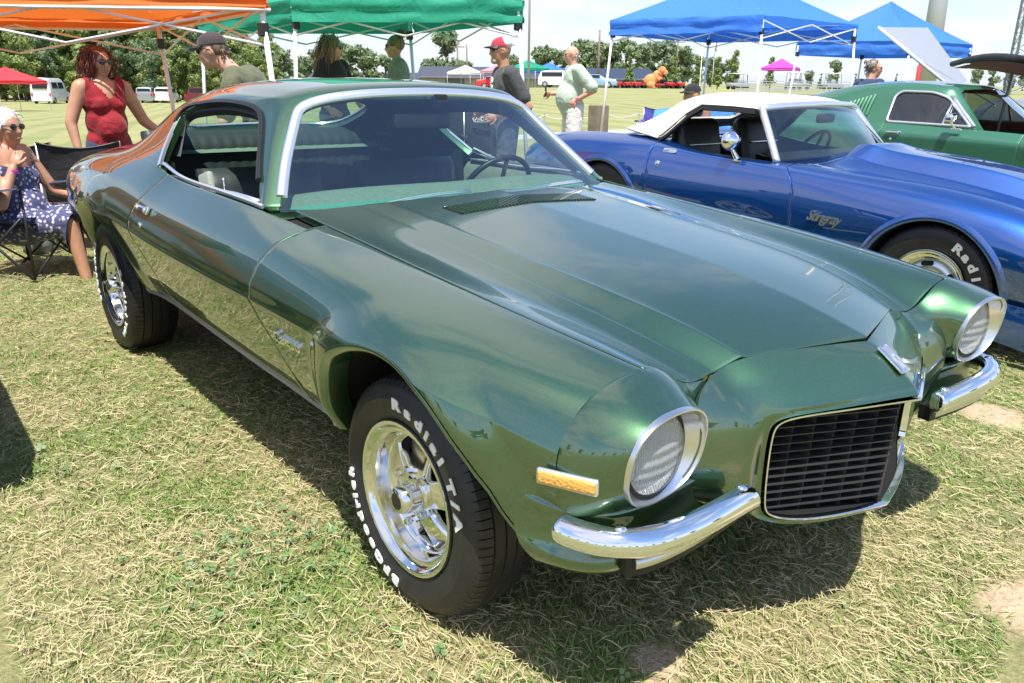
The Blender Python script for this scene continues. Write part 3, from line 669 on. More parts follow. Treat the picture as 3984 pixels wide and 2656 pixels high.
# windshield moulding: bright strip around the glass
wsl = snapx(ST, [tuple(q) for q in ws_top[:-2]], (3.0, 0.0))
pts = [q for q, n in wsl]; ups = [outward(n) for q, n in wsl]
path = [p_*np.array([1, -1, 1]) for p_ in pts[::-1]]+pts[1:]; upv = [n*np.array([1, -1, 1]) for n in ups[::-1]]+ups[1:]
MB().sweep(path, [(-.017, -.004), (-.014, .006), (-.004, .010), (.010, .008), (.020, .001), (.020, -.006)], ups=upv).build('windshield_moulding', 'trim_bright', CAR, auto=60)
MB().sweep([np.array(p_)-np.array(n)*.004 for p_, n in zip(path, upv)], [(-.034, -.004), (-.034, .001), (-.015, .004), (-.015, -.004)], ups=upv).build('windshield_seal', 'black_rubber', CAR)
rwl = snapx(ST, [tuple(q) for q in rw_top], (7.2, 0.0))
pts = [q for q, n in rwl]; ups = [outward(n) for q, n in rwl]
path = [p_*np.array([1, -1, 1]) for p_ in pts[::-1]]+pts[1:]; upv = [n*np.array([1, -1, 1]) for n in ups[::-1]]+ups[1:]
MB().sweep(path, [(-.012, -.004), (-.010, .006), (.010, .006), (.012, -.004)], ups=upv).build('rear_window_moulding', 'trim_bright', CAR, auto=60)
# drip rail over the side window, black weatherstrip and belt moulding
for sd in (-1, 1):
    M1 = np.array([1, sd, 1])
    top = [(x, z) for x, z in side_open if z > 1.0 or x > -1.2]; 
    dl = snapx(ST, [tuple(q) for q in smooth_curve([(-1.03, .95), (-1.19, 1.078), (-1.335, 1.200), (-1.47, 1.243), (-1.72, 1.251), (-1.97, 1.236), (-2.15, 1.196), (-2.075, 1.075), (-1.985, .99)], 70)], (1.5, 5.2), (0, 2))
    P_ = [q*M1 for q, n in dl]; N_ = [(n if n[1] > 0 else -n)*M1 for q, n in dl]
    MB().sweep([p_+n*.002 for p_, n in zip(P_[4:56], N_[4:56])], [(-.012, -.012), (-.012, .007), (-.004, .010), (.006, .006), (.006, -.012)], ups=N_[4:56]).build('drip_rail', 'black_plastic', CAR, auto=50)
    MB().sweep([p_-n*.022-np.array([0, 0, .014]) for p_, n in zip(P_[3:58], N_[3:58])], [(-.020, -.016), (-.016, .012), (.016, .012), (.020, -.016)], ups=N_[3:58]).build('weatherstrip', 'black_rubber', CAR, auto=50)
    MB().sweep([p_+n*.001 for p_, n in zip(P_[55:], N_[55:])], [(-.014, -.008), (-.012, .004), (.006, .004), (.010, -.008)], ups=N_[55:]).build('sail_moulding', 'trim_bright', CAR, auto=50)
    xs = np.linspace(-.99, -1.95, 40); us = []
    bl = snapx(SS, [(x, y) for x, y in zip(xs, np.interp(xs, [-1.95, -1.6, -1.2, -.99], [.79, .786, .782, .778]))], (7.0, 2.9), (0, 1))
    P_ = [q*M1 for q, n in bl]; N_ = [outward(n)*M1 for q, n in bl]
    MB().sweep([p_+n*.004 for p_, n in zip(P_, N_)], [(-.008, -.006), (-.006, .004), (.004, .005), (.008, -.006)], ups=N_).build('belt_moulding', 'trim_bright', CAR, auto=50)
    # sill moulding under the door
    sx = np.linspace(-.42, -2.28, 30); sl_ = snapx(SS, [(x, zz) for x, zz in zip(sx, np.interp(sx, [-2.3, -1.4, -.4], [.418, .384, .376]))], (5, 11.5), (0, 2))
    P_ = [q*M1 for q, n in sl_]
    MB().sweep(P_, [(-.008, -.010), (-.007, .008), (.004, .009), (.007, -.009)], up=(0, sd, .5)).build('sill_moulding', 'trim_bright', CAR, auto=50)
    # arch lips
    for AL_, u_ in ((FAL, .8), (RAL, 10.5)):
        q = snapx(SS, [tuple(w) for w in AL_], (u_, 10.5), (0, 2)); O = np.array([p_ for p_, n in q]); rings = []
        T_ = np.gradient(AL_, axis=0); rad = np.c_[T_[:, 1], np.zeros(len(T_)), -T_[:, 0]]; rad /= np.linalg.norm(rad, axis=1, keepdims=True)
        for dr, dy in ((.002, .0015), (-.003, .004), (-.008, .002), (-.018, -.010), (-.022, -.020), (-.022, -.075)):
            rings.append((O+rad*dr+np.array([0, dy, 0]))*M1)
        MB().loft([[rings[j][i] for j in range(len(rings))] for i in range(len(O))]).build('arch_lip', 'green_paint', CAR, auto=50)
        rg = []
        for dr, y in ((-.016, None), (-.0, .70), (-.0, .45)):
            rg.append([((o+rd*dr+np.array([0, -.06, 0])) if y is None else np.array([o[0]+rd[0]*dr, y, o[2]+rd[2]*dr]))*M1 for o, rd in zip(O, rad)])
        mb = MB().loft(rg); k = len(O)
        mb.add([(AL_[:, 0].mean(), .45*sd, .3)]+[tuple(v) for v in rg[-1]], [(0, i+1, i+2) for i in range(k-1)]); mb.build('wheel_house', 'black_gap', CAR)
# ---- nose: lofted header, headlight cans, valance
opening = [(.822,0,.648),(.790,.08,.645),(.745,.19,.640),(.700,.29,.634),(.672,.335,.618),(.664,.347,.580),(.660,.345,.50),(.660,.340,.42),(.668,.320,.382),(.700,.26,.364),(.745,.15,.356),(.785,0,.350)]
back = [(.685,0,.7465),(.660,.08,.7485),(.620,.20,.748),(.576,.335,.742),(.566,.43,.719),(.606,.525,.690),(.640,.572,.615),(.634,.56,.50),(.61,.46,.42),(.60,.33,.355),(.64,.18,.335),(.66,0,.330)]
op, bk = np.array(opening), np.array(back)
cen = np.array([0, 0, .51]); od = (op-cen)*np.array([0, 1, 1]); od /= np.linalg.norm(od, axis=1, keepdims=True)
rows = []
rows.append(op+od*.0-np.array([.020, 0, 0])); rows.append(op+od*.002); rows.append(op+od*.009-np.array([.005, 0, 0])); rows.append(op*.88+bk*.12+od*.012)
for t in (.34, .60, .82, .94):
    m_ = op*(1-t)+bk*t; bulge = np.array([.018, .015, .014, .018, .014, .0, -.010, -.006, .0, .004, .008, .010])*math.sin(math.pi*t)
    rows.append(m_+od*bulge[:, None])
rows.append(bk); rows = np.array(rows)
SN = Surf(rows); Patch(SN, 1.0, 8, 0, 11, 70, 100).mesh('nose_panel', 'green_paint', CAR, both=True, flange=0.012)
# headlight can
BC = np.array([.672, .704, .646]); AL = R_(-4); E1 = np.array([-math.sin(AL), math.cos(AL), 0]); E2 = np.array([.16, 0, 1.0]); E2 /= np.linalg.norm(E2); BN = np.cross(E1, E2); E2L = np.array([-.02, 0, 1.0]); BNL = np.cross(E1, E2L)
def bez(th, s=1.0, fwd=0.0):
    c, s_ = math.cos(th), math.sin(th); e = 2/2.45
    return BC+E1*(.120*s*math.copysign(abs(c)**e, c)+.004*s_)+E2*(.098*s*math.copysign(abs(s_)**e, s_))+BN*fwd
r0 = [(.555,.43,.56),(.556,.43,.64),(.558,.435,.695),(.560,.47,.713),(.560,.525,.722),(.565,.575,.753),(.568,.62,.777),(.57,.665,.785),(.567,.71,.781),(.56,.785,.760),(.555,.84,.720),(.55,.868,.670),(.55,.878,.61),(.55,.876,.565),(.55,.868,.525)]
angs = np.radians([232, 215, 198, 182, 163, 142, 122, 104, 84, 60, 36, 14, -10, -32, -54])
r1 = np.array([bez(a) for a in angs]); r0 = np.array(r0); inn = np.array([bez(a, .97, -.01) for a in angs])
cr = []
t0 = np.array([.16, 0, 0])
for t in (0, .12, .3, .5, .7, .88, 1.0):
    h0, h1, h2, h3 = 2*t**3-3*t**2+1, t**3-2*t**2+t, -2*t**3+3*t**2, t**3-t**2
    dd = r1-r0; d0 = dd*.9; d0[5:] = np.c_[dd[5:, 0]*1.1, dd[5:, 1]*.55, dd[5:, 2]*.45]; d0[:4] = [.02, .10, .0]; d1 = dd*1.0; d1[:4] = np.array([BN*.10]*4); d0[9:] = np.c_[dd[9:, 0]*1.15, dd[9:, 1]*.12, dd[9:, 2]*.2]; d1[9:] = np.c_[dd[9:, 0]*.65, dd[9:, 1]*1.8, dd[9:, 2]*1.2]
    cr.append(h0*r0+h1*d0+h2*r1+h3*d1)
SCN = Surf(np.array(cr))
mirror_part(Patch(SCN, 0.0, 6, 0, 14, 40, 110).mesh('headlight_shell', 'green_paint', CAR, -1, flange=0.008, nofl=lambda Q: (Q[:, 0] < .575) & (Q[:, 1] > .755)), CAR)
# valance behind and under the bumpers (path from the wheel arch round to the grille)
vp = smooth_curve([(.40,.912),(.50,.892),(.585,.862),(.640,.80),(.652,.70),(.645,.58),(.625,.47),(.60,.405)], 50)
prof = [(-.07,.552),(-.04,.553),(-.012,.549),(-.002,.538),(-.006,.525),(-.008,.47),(.004,.445),(.004,.425),(-.012,.405),(-.045,.392),(-.11,.39)]
rows = []
for i, (x, y) in enumerate(vp):
    a = vp[max(0, i-1)]; b = vp[min(len(vp)-1, i+1)]; t = np.array([b[0]-a[0], b[1]-a[1]]); t /= np.linalg.norm(t); n = np.array([t[1], -t[0]]); n = n if n@np.array([1, .6]) > 0 else -n
    k = min(1, i/12); ke = min(1, (len(vp)-1-i)/12)
    rows.append([(x+n[0]*(o*k*(ke if o > 0 else 1)-(1-k)*.004-(1-ke)*.02), y+n[1]*(o*k*(ke if o > 0 else 1)-(1-k)*.004-(1-ke)*.02), z) for o, z in prof])
SV = Surf(np.array(rows))
mirror_part(Patch(SV, 0, 49, 0.0, 10, 60, 60).trim(farch).mesh('valance', 'green_paint', CAR, -1, flange=0), CAR)
# bumpers
bp = smooth_curve([(.562,.868),(.584,.867),(.632,.850),(.680,.806),(.704,.73),(.706,.62),(.697,.52),(.690,.46),(.686,.435)], 56)
bprof = [(math.cos(a)*.034*(1 if math.cos(a) > 0 else .6), math.sin(a)*.031) for a in np.linspace(0, 2*math.pi, 20, endpoint=False)]
for sd in (-1, 1):
    rings = []
    for i, (x, y) in enumerate(bp):
        a = bp[max(0, i-1)]; b = bp[min(len(bp)-1, i+1)]; t = np.array([b[0]-a[0], b[1]-a[1]]); t /= np.linalg.norm(t); n = np.array([-t[1], t[0]]); n = n if n@np.array([1, .5]) > 0 else -n
        s = min(1, math.sqrt(max(0, 1-(1-min(i, len(bp)-1-i)/4.0)**2))) if min(i, len(bp)-1-i) < 4 else 1; s = max(s, .12)
        zc_ = .504-.026*max(0, (i-20)/35)
        rings.append([(x+n[0]*o*s, (y+n[1]*o*s)*sd, zc_+h*s) for o, h in bprof])
    bmp = MB().loft(rings, closed=True, cap=True).build('bumper', 'chrome', CAR, auto=60)
    for bx_, by_ in ((.672, .822), (.694, .475)):
        MB().ell((bx_, by_*sd, .532 if by_ > .6 else .514), (.013, .013, .008), 12, 8).build('bumper_bolt', 'chrome', bmp, smooth=True)
    # parking lamp in its slot under the bumper
    lp = [(x, y) for x, y in bp if y < .80 and y > .45]
    MB().sweep([(x-.030, y*sd, .440) for x, y in lp], [(-.02, -.022), (-.02, .022), (.016, .022), (.016, -.022)]).build('lamp_slot', 'black_plastic', CAR)
    MB().sweep([(x-.014, y*sd, .446) for x, y in lp[1:-1]], [(-.016, -.012), (-.016, .012), (.004, .012), (.010, .006), (.010, -.006), (.004, -.012)]).build('parking_lamp', 'satin_alloy', CAR, auto=50)
# headlights
for sd in (-1, 1):
    M1 = np.array([1, sd, 1]); N = 64; th = np.linspace(0, 2*math.pi, N, endpoint=False)
    def ring(s, f, c=None, rr=None):
        if rr is None: return [bez(a, s, f)*M1 for a in th]
        return [(BC+E1*(.004)+E1*rr*math.cos(a)+E2L*rr*math.sin(a)+BNL*f)*M1 for a in th]
    hl = thing_child = bpy.data.objects.new('headlight', None); COL.objects.link(hl); hl.parent = CAR
    MB().loft([ring(1.0, -.02), ring(1.018, .002), ring(1.008, .008), ring(.975, .008), ring(.955, .0), ring(0, -.022, rr=.089), ring(0, -.030, rr=.085)], closed=True).build('bezel', 'satin_alloy', hl, auto=50)
    MB().loft([ring(0, -.024, rr=.0905), ring(0, -.017, rr=.088), ring(0, -.021, rr=.0825)], closed=True).build('lamp_ring', 'black_rubber', hl, smooth=True)
    # reflector bowl and domed lens
    MB().loft([ring(0, -.022, rr=.084), ring(0, -.030, rr=.070), ring(0, -.042, rr=.05), ring(0, -.048, rr=.02), ring(0, -.049, rr=.001)], closed=True).build('reflector', 'lamp_reflector', hl, smooth=True)
    MB().loft([ring(0, -.020, rr=.084), ring(0, -.010, rr=.076), ring(0, -.002, rr=.054), ring(0, .003, rr=.028), ring(0, .004, rr=.001)], closed=True).build('lens', 'lamp_lens', hl, smooth=True)
# ---- cowl, grille, wheels, badges and cabin of the coupe
def arr(*a): return np.array(a, float)
A_ = [(-.73,.93),(-.76,.925),(-.83,.915),(-.89,.905),(-.90,.90)]; Ay = [0,.22,.45,.66,.79]
B_ = [(-.83,.925),(-.87,.92),(-.93,.917),(-1.0,.917),(-1.09,.915)]; By = [0,.25,.5,.72,.80]
cw = MB()
for sd in (-1, 1):
    r1_ = [(a[0], y*sd, a[1]) for a, y in zip(A_, Ay)]; r2_ = [(b[0], y*sd, b[1]) for b, y in zip(B_, By)]
    cw.loft([r1_, r2_] if sd > 0 else [r2_, r1_])
cw.build('cowl_panel', 'green_paint', CAR)
# underbody and inner liners so that gaps read dark
MB().box((-1.45, 0, .40), (3.6, 1.36, .10)).box((.0, 0, .60), (.9, .70, .14)).box((-3.3, 0, .62), (.6, 1.4, .3)).build('underbody', 'black_gap', CAR)
mirror_part(Patch(SS, 0.0, NR-1, 3, 11.6, 120, 36).trim(farch).trim(rarch).mesh('inner_liner', 'black_gap', CAR, -1, flange=0, off=-.022), CAR)
Patch(SH, 0.0, 6, 0, 9.4, 40, 50).mesh('engine_bay_liner', 'black_gap', CAR, both=True, flange=0, off=-.03)
# hood louvres: dark slots with thin blades at the rear of the hood
lv = MB(); sv = MB()
for k in range(41):
    y = -.300+.600*k/40; q = snapx(SH, [(-.545, abs(y)), (-.645, abs(y)*1.02)], (5.0, abs(y)/.18 if abs(y) < .18 else 1.5), (0, 1))
    p0, p1 = (w[0]*np.array([1, math.copysign(1, y), 1]) for w in q)
    lv.sweep([p0+[0, 0, .0015], p1+[0, 0, .0015]], [(-.0042, -.002), (-.0042, .0008), (.0042, .0008), (.0042, -.002)], up=(0, 0, 1))
    if k < 40: sv.sweep([p0+[.002, .0075, .001], p1+[-.002, .0075, .001]], [(-.0028, -.001), (-.0028, .004), (.0028, .0035), (.0028, -.001)], up=(0, 0, 1))
lo = lv.build('louvre_slots', 'black_gap', hood); lo['kind'] = 'stuff'; lo = sv.build('louvre_blades', 'green_paint', hood); lo['kind'] = 'stuff'
# wipers
for y0, y1, x0 in ((-.50, -.07, -.845), (.06, .50, -.80)):
    w = MB(); a = arr(x0-.02, y0, .905); b = arr(x0-.02 if y0 > 0 else x0+.04, y1, .952)
    pth = [a*(1-t)+b*t+arr(-.005, 0, .012*math.sin(math.pi*t)) for t in np.linspace(0, 1, 8)]
    w.tube(pth, .005, 6); w.tube([p_+arr(-.012, 0, .004) for p_ in pth], .004, 6); w.build('wiper', 'trim_bright', CAR, smooth=True)
# grille: frame, slats, dividers, dark core
ge = np.array(opening); gin = lambda k, dx: ge+np.array([[dx, 0, 0]])-od*k
mb = MB()
for sd in (-1, 1):
    M1 = arr(1, sd, 1); path = [q*M1 for q in smooth_curve(gin(.006, .004), 70)]
    ups = [arr(1, .3*sd, 0)]*len(path)
    mb.sweep(path, [(-.0038, -.012), (-.0038, .002), (-.0015, .0045), (.002, .004), (.0038, -.012)], ups=ups)
mb.build('grille_frame', 'chrome', CAR, auto=50)
mat('grille_grey', (.035, .035, .037), .32)
gr = bpy.data.objects.new('grille', None); COL.objects.link(gr); gr.parent = CAR
def gx(y): return .803-.45*abs(y)-.06*abs(y)**2
def ghalf(z): return float(np.interp(z, [.345, .37, .41, .50, .58, .615, .645], [.15, .28, .325, .338, .342, .325, .20]))
zs = np.linspace(.376, .628, 13)
for z in zs:
    h = ghalf(z)-.008; ys = np.linspace(-h, h, 17)
    MB().sweep([(gx(y)-.030-(.645-z)*.06, y, z) for y in ys], [(-.016, -.0026), (-.016, .0026), (.016, .0014), (.016, -.0014)]).build('grille_slat', 'grille_grey', gr)
for y in np.linspace(-.30, .30, 13):
    zz_ = [z for z in np.linspace(.360, .642, 40) if ghalf(z) > abs(y)+.01]
    if len(zz_) > 2: MB().sweep([(gx(y)-.032-(.645-z)*.06, y, z) for z in (zz_[0], zz_[-1])], [(-.0022, -.016), (.0022, -.016), (.0015, .014), (-.0015, .014)], up=(1, 0, 0)).build('grille_divider', 'grille_grey', gr)
cb = MB()
for sd in (-1, 1):
    pr = [(x-.075, y*sd, z) for x, y, z in opening]; cb.add([(.66, 0, .5)]+pr, [(0, i+1, i+2) for i in range(len(pr)-1)]); cb.loft([pr, [tuple(q*arr(1, sd, 1)-arr(.01, 0, 0)) for q in op]])
cb.build('grille_core', 'black_gap', gr)
# emblem plate on the nose
q = snapx(SN, [(0.748, .0001)], (5.2, .02), (0, 1))[0]; nn = outward(q[1]); nn[1] = 0; nn /= np.linalg.norm(nn)
fx = arr(nn[2], 0, -nn[0]); o_ = arr(.752, 0, 0); o_[2] = S_z = float(q[0][2])
em = MB(); Fm = frame(o_+nn*.001, fx, nn) @ Matrix.Scale(.84, 4)
em.rbox((0, 0, 0), (.098, .050, .008), .004); ob = em.build('nose_emblem', 'chrome', CAR, auto=40); ob.data.transform(Fm)
em = MB(); em.box((0, 0, .0055), (.082, .036, .001)); o2 = em.build('emblem_inlay', 'satin_alloy', ob); o2.data.transform(Fm)
em = MB(); em.box((.012, 0, .007), (.05, .010, .002)).box((.006, 0, .007), (.018, .028, .002)); o2 = em.build('emblem_bow', 'chrome', ob); o2.data.transform(Fm)
# side marker lamps, fender script, door hardware
mm = mat('amber_lens', (.80, .42, .10), .18, 0, Coat_Weight=.5, Transmission_Weight=.15)
ck = nd(mm, 'ShaderNodeTexVoronoi'); ck.inputs['Scale'].default_value = 160; lk(mm, objvec(mm), ck.inputs['Vector']); bump(mm, ck.outputs['Distance'], .6, .003)
def on_side(x, z, u0, v0=9.0):
    p_, n = snapx(SS, [(x, z)], (u0, v0), (0, 2))[0]; n = n if n[1] > 0 else -n; return p_, n
def can_pt(x, z):
    p_, n = snapx(SCN, [(x, z)], (2.5, 12.2), (0, 2))[0]; n = n if n[1] > 0 else -n; return p_, n
for sd in (-1, 1):
    M1 = arr(1, sd, 1)
    p_, n = can_pt(.590, .612); q_, n2 = can_pt(.640, .613); tg = (q_-p_); p_, n, tg = p_*M1, n*M1, tg*M1
    Fm = frame(p_-tg*.15+n*.003, tg*-sd, n)
    mk = MB().rbox((0, 0, 0), (.128, .034, .012), .007, seg=3).build('side_marker', 'trim_bright', CAR, auto=40); mk.data.transform(Fm)
    ml = MB().rbox((0, 0, .003), (.120, .027, .014), .006, seg=3).build('marker_lens', 'amber_lens', mk, auto=40); ml.data.transform(Fm)
p_, n = on_side(-.535, .618, 4.9, 9.6); Mr = arr(1, -1, 1); p_, n = p_*Mr, n*Mr
sc_ = text_obj('Camaro', frame(p_+n*.004, (1, 0, .02), n), 'chrome', CAR, 'fender_script', size=.058, depth=.004, shear=.35, bold=.0012, space=.86)
# door handle and lock
for sd, dr in ((-1, DOOR_R), (1, DOOR_L)):
    M1 = arr(1, sd, 1); p_, n = on_side(-1.84, .835, 9.2, 5.0); p_, n = p_*M1, n*M1
    Fm = frame(p_+n*.006, arr(1, 0, -.02)*-sd, n); h = MB().rbox((0, 0, .012), (.125, .024, .016), .006).rbox((.052*sd*-1, 0, .002), (.022, .034, .014), .004); ho = h.build('door_handle', 'chrome', dr, auto=40); ho.data.transform(Fm)
    MB().rbox((0, -.012, -.003), (.085, .020, .004), .001)
    p_, n = on_side(-1.85, .775, 9.2, 6.3); p_, n = p_*M1, n*M1
    lk_ = MB().lathe([(.0, .006), (.009, .006), (.012, .003), (.012, -.004)], 'z', 16).build('door_lock', 'chrome', dr, smooth=True); lk_.data.transform(frame(p_, (1, 0, 0), n))

# ---- wheels
def tyre(R, wd, rim_r, name, parent, nb=84):
    """axis along y, outer face at y=-wd/2"""
    h = wd/2; sh = R-.016
    prof = []  # (r,y) from outer bead round the tread to the inner bead
    side = [(rim_r-.006, -h+.022), (rim_r+.006, -h+.012), (rim_r+.020, -h+.004), (rim_r+.05, -h-.002), (rim_r+(sh-rim_r)*.62, -h-.004), (sh-.022, -h+.004), (sh-.010, -h+.008), (sh-.004, -h+.014)]
    prof += [(r, y, 0) for r, y in side]
    ribs = np.linspace(-h+.020, h-.020, 6)
    for i in range(5):
        a, b = ribs[i]+.003, ribs[i+1]-.003; cr_ = lambda y: R-.010*(y/h)**2
        if i > 0: prof.append((cr_(a)-.008, a-.0035, 0))
        prof += [(cr_(a)-(.004 if i == 0 else 0), a, 1 if i in (0, 4) else 2), (cr_(b)-(.004 if i == 4 else 0), b, 1 if i in (0, 4) else 2)]
        if i < 4: prof.append((cr_(b)-.008, b+.0035, 0))
    prof += [(r, -y, 0) for r, y in side[::-1]]
    v = []; m = len(prof); ang = []
    for k in range(nb):
        a = 2*math.pi*k/nb; s = 2*math.pi/nb
        ang += [(a, 0), (a+s*.42, 0), (a+s*.5, 0), (a+s*.86, 0), (a+s*.885, 1), (a+s*.975, 1)]
    for a, cut in ang:
        ca, sa = math.cos(a), math.sin(a)
        for j, (r, y, fl) in enumerate(prof):
            q = r-(.006 if (cut and fl == 1) else 0); v.append((q*ca, y, q*sa))
    n = len(ang); f = [(k*m+i, ((k+1) % n)*m+i, ((k+1) % n)*m+i+1, k*m+i+1) for k in range(n) for i in range(m-1)]
    o = meshobj(name, v, f, 'tyre_rubber', parent); sharp(o, 32); return o
def wheel(loc, R, wd, rim_r, parent, texts, sd, lip=.0):
    w = bpy.data.objects.new('wheel', None); COL.objects.link(w); w.parent = parent; w.location = loc
    if sd > 0: w.rotation_euler = (0, 0, math.pi)
    ty = tyre(R, wd, rim_r, 'tyre', w); h = wd/2
    fo = -h+.006
    rim = MB().lathe([(rim_r-.012, fo+.02), (rim_r+.002, fo+.012), (rim_r+.006, fo+.002), (rim_r+.004, fo-.003), (rim_r-.003, fo-.004), (rim_r-.008, fo+.000), (rim_r-.012, fo+.010), (rim_r-.022, fo+.016), (rim_r-.030, fo+.018), (rim_r-.033, fo+.030), (rim_r-.036, fo+.050), (rim_r-.040, fo+.060), (.150, fo+.062), (.147, fo+.066), (.145, fo+.16)], 'y', 72).build('rim', 'alloy', w, auto=60)
    # five-spoke centre: disc with five openings
    sp = MB(); dy0, dy1 = fo+.062, fo+.040
    rr = [.042, .060, .080, .105, .130, .152]; hw = [.036, .035, .035, .040, .050, .068]; yy = [fo+.034, fo+.036, fo+.040, fo+.047, fo+.055, fo+.062]
    for k in range(5):
        a = R_(90+72*k); er = arr(math.cos(a), 0, math.sin(a)); et = arr(-math.sin(a), 0, math.cos(a)); rings = []
        for r, w_, y in zip(rr, hw, yy):
            e = arr(0, 1, 0); ring_ = []
            for s_, dy in ((-1, .030), (-1, .008), (-.86, .001), (-.5, 0), (.5, 0), (.86, .001), (1, .008), (1, .030)): ring_.append(er*r+et*w_*s_+e*(y+dy))
            rings.append(ring_)
        sp.loft(rings)
    sp.lathe([(.0, fo+.030), (.048, fo+.031), (.054, fo+.036), (.054, fo+.07)], 'y', 40)
    sp.build('spoke_centre', 'alloy', rim, auto=40)
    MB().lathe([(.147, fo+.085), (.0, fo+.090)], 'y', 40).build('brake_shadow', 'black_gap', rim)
    cap = MB().lathe([(.0, fo-.022), (.030, fo-.022), (.0345, fo-.017), (.039, fo+.004), (.043, fo+.034)], 'y', 36).build('centre_cap', 'alloy', rim, auto=50)
    for k in range(5):
        a = R_(54+72*k); c = (.066*math.cos(a), fo+.020, .066*math.sin(a))
        MB().lathe([(.0, -.018), (.0085, -.018), (.0105, -.012), (.0105, .018)], 'y', 6, c).build('lug_nut', 'chrome', rim, auto=30)
    MB().lathe([(.0, fo-.0232), (.022, fo-.0228), (.0225, fo-.020)], 'y', 24).build('cap_disc', 'black_plastic', rim)
    for txt, a0, a1, size, rad in texts:
        n = len(txt); wd_ = [{'i': .45, 'l': .45, 'r': .7, ' ': .45, '/': .6, 'B': 1.05, 'G': 1.15, 'R': 1.1, 'T': 1.0, 'A': 1.1, 'F': .95}.get(c, .95) for c in txt]; cum = np.cumsum([0]+wd_); tot = cum[-1]
        for i, ch in enumerate(txt):
            if ch == ' ': continue
            a = R_(a0+(a1-a0)*((cum[i]+cum[i+1])/2/tot)); er = arr(math.cos(a), 0, math.sin(a)); tg = arr(math.sin(a), 0, -math.cos(a))
            text_obj(ch, frame(er*rad+arr(0, -h-.0045, 0), tg, (0, -1, 0)) @ Matrix.Diagonal((1.55, 1.0, 1.0, 1.0)), 'white_letter', ty, 'tyre_letter', size=size, depth=.0016, bold=.0022)
    return w
wheel((.004, -.79, .330), .314, .200, .198, CAR, [('Radial T/A', 98, 4, .036, .252), ('BFGoodrich', -94, -180, .034, .252)], -1)
wheel((-2.743, -.765, .345), .330, .235, .200, CAR, [('BFGoodrich', -150, -228, .036, .262), ('Radial T/A', 30, -60, .036, .262)], -1)
wheel((.004, .79, .330), .314, .200, .200, CAR, [], 1); wheel((-2.743, .765, .345), .330, .235, .200, CAR, [], 1)

# ---- cabin
fabric('dash_teal', (.06, .30, .21), .1, 30, .5); mat('vinyl_dark', (.016, .028, .026), .5); fabric('vinyl_grey', (.30, .33, .28), .2, 200, .6); fabric('shelf_green', (.14, .20, .15), .15, 30, .8); fabric('headliner', (.030, .034, .036), .1, 20, .9)
d = MB()
dz_ = smooth_curve([(-.76, 0, .930), (-.80, .24, .925), (-.85, .46, .918), (-.92, .64, .912), (-.98, .745, .905)], 30); db = smooth_curve([(-1.04, 0, .938), (-1.05, .24, .94), (-1.06, .46, .938), (-1.09, .64, .925), (-1.13, .765, .905)], 30)
for sd in (-1, 1):
    M1 = arr(1, sd, 1); d.loft([[q*M1 for q in dz_], [(q*.55+w*.45)*M1+arr(0, 0, .004) for q, w in zip(dz_, db)]])
d.build('dash_top', 'dash_teal', CAR, smooth=True)
d = MB()
for sd in (-1, 1):
    M1 = arr(1, sd, 1); d.loft([[(q*.55+w*.45)*M1+arr(0, 0, .003) for q, w in zip(dz_, db)], [(w+arr(.03, 0, .022))*M1 for w in db], [(w+arr(-.01, 0, .024))*M1 for w in db], [(w+arr(-.04, 0, .006))*M1 for w in db], [(w+arr(-.03, 0, -.10))*M1 for w in db], [(w+arr(.05, 0, -.3))*M1 for w in db]])
d.build('dashboard_pad', 'shelf_green', CAR, smooth=True)
MB().box((-1.9, 0, .47), (1.9, 1.5, .04)).build('cabin_floor', 'black_gap', CAR)
def seat(x, y, w, m1='vinyl_dark', pleats=7, h=.56, tilt=.22, sw=0):
    s = bpy.data.objects.new('seat', None); COL.objects.link(s); s.parent = CAR; s.location = (x, y, .50)
    def cushion(cx, cz, ln, wd, th, ang, nm, m):
        # padded slab with pleats; local: l along length, w across
        nl, nw = 10, pleats*4+1; top = []; bot = []
        rows = []
        for i in range(nl+1):
            t = i/nl; row = []
            for j in range(nw):
                s_ = -1+2*j/(nw-1); e = (max(0, 1-abs(s_)**6))**.5*(max(0, 1-abs(2*t-1)**6))**.4
                pl = abs(math.sin(math.pi*pleats*(j/(nw-1))))**.5*.004*(1 if .12 < t < .85 and abs(s_) < .8 else .2)
                hh = th*(.35+.65*e)+math.copysign(1, th)*(pl+.02*(abs(s_)**3)*(1 if abs(s_) < .98 else .4))
                row.append((t*ln, s_*wd/2, hh))
            rows.append(row)
        mb = MB().loft(rows); mb.loft([[(p_[0], p_[1], -.02) for p_ in r] for r in (rows[0], rows[-1])]); mb.loft([[(r[0][0], r[0][1], -.02) for r in rows], [r[0] for r in rows]]); mb.loft([[r[-1] for r in rows], [(r[-1][0], r[-1][1], -.02) for r in rows]]); mb.loft([rows[0], [(p_[0], p_[1], -.02) for p_ in rows[0]]]); mb.loft([[(p_[0], p_[1], -.02) for p_ in rows[-1]], rows[-1]])
        o = mb.build(nm, m, s, auto=50); o.location = (cx, 0, cz); o.rotation_euler = (0, -ang, 0); return o
    cushion(0, .0, .50, w, .12, 0.10, 'seat_cushion', m1)
    cushion(-.10, .06, h, w, -.11, math.pi/2+tilt, 'seat_back', m1)
    return s
seat(-1.72, -.42, .54, h=.42); seat(-1.72, .31, .54, h=.42)
s_ = seat(-2.52, 0, 1.30, pleats=21, h=.54, tilt=.30)
MB().rbox((-1.79, -.675, .80), (.14, .03, .34), .012, rot=(0, -.22, 0)).build('seat_bolster', 'vinyl_grey', CAR, auto=40)
MB().add([(-2.60, -.62, .985), (-2.60, .62, .985), (-2.86, .52, 1.085), (-2.86, -.52, 1.085)], [(0, 1, 2, 3)]).build('package_shelf', 'shelf_green', CAR)
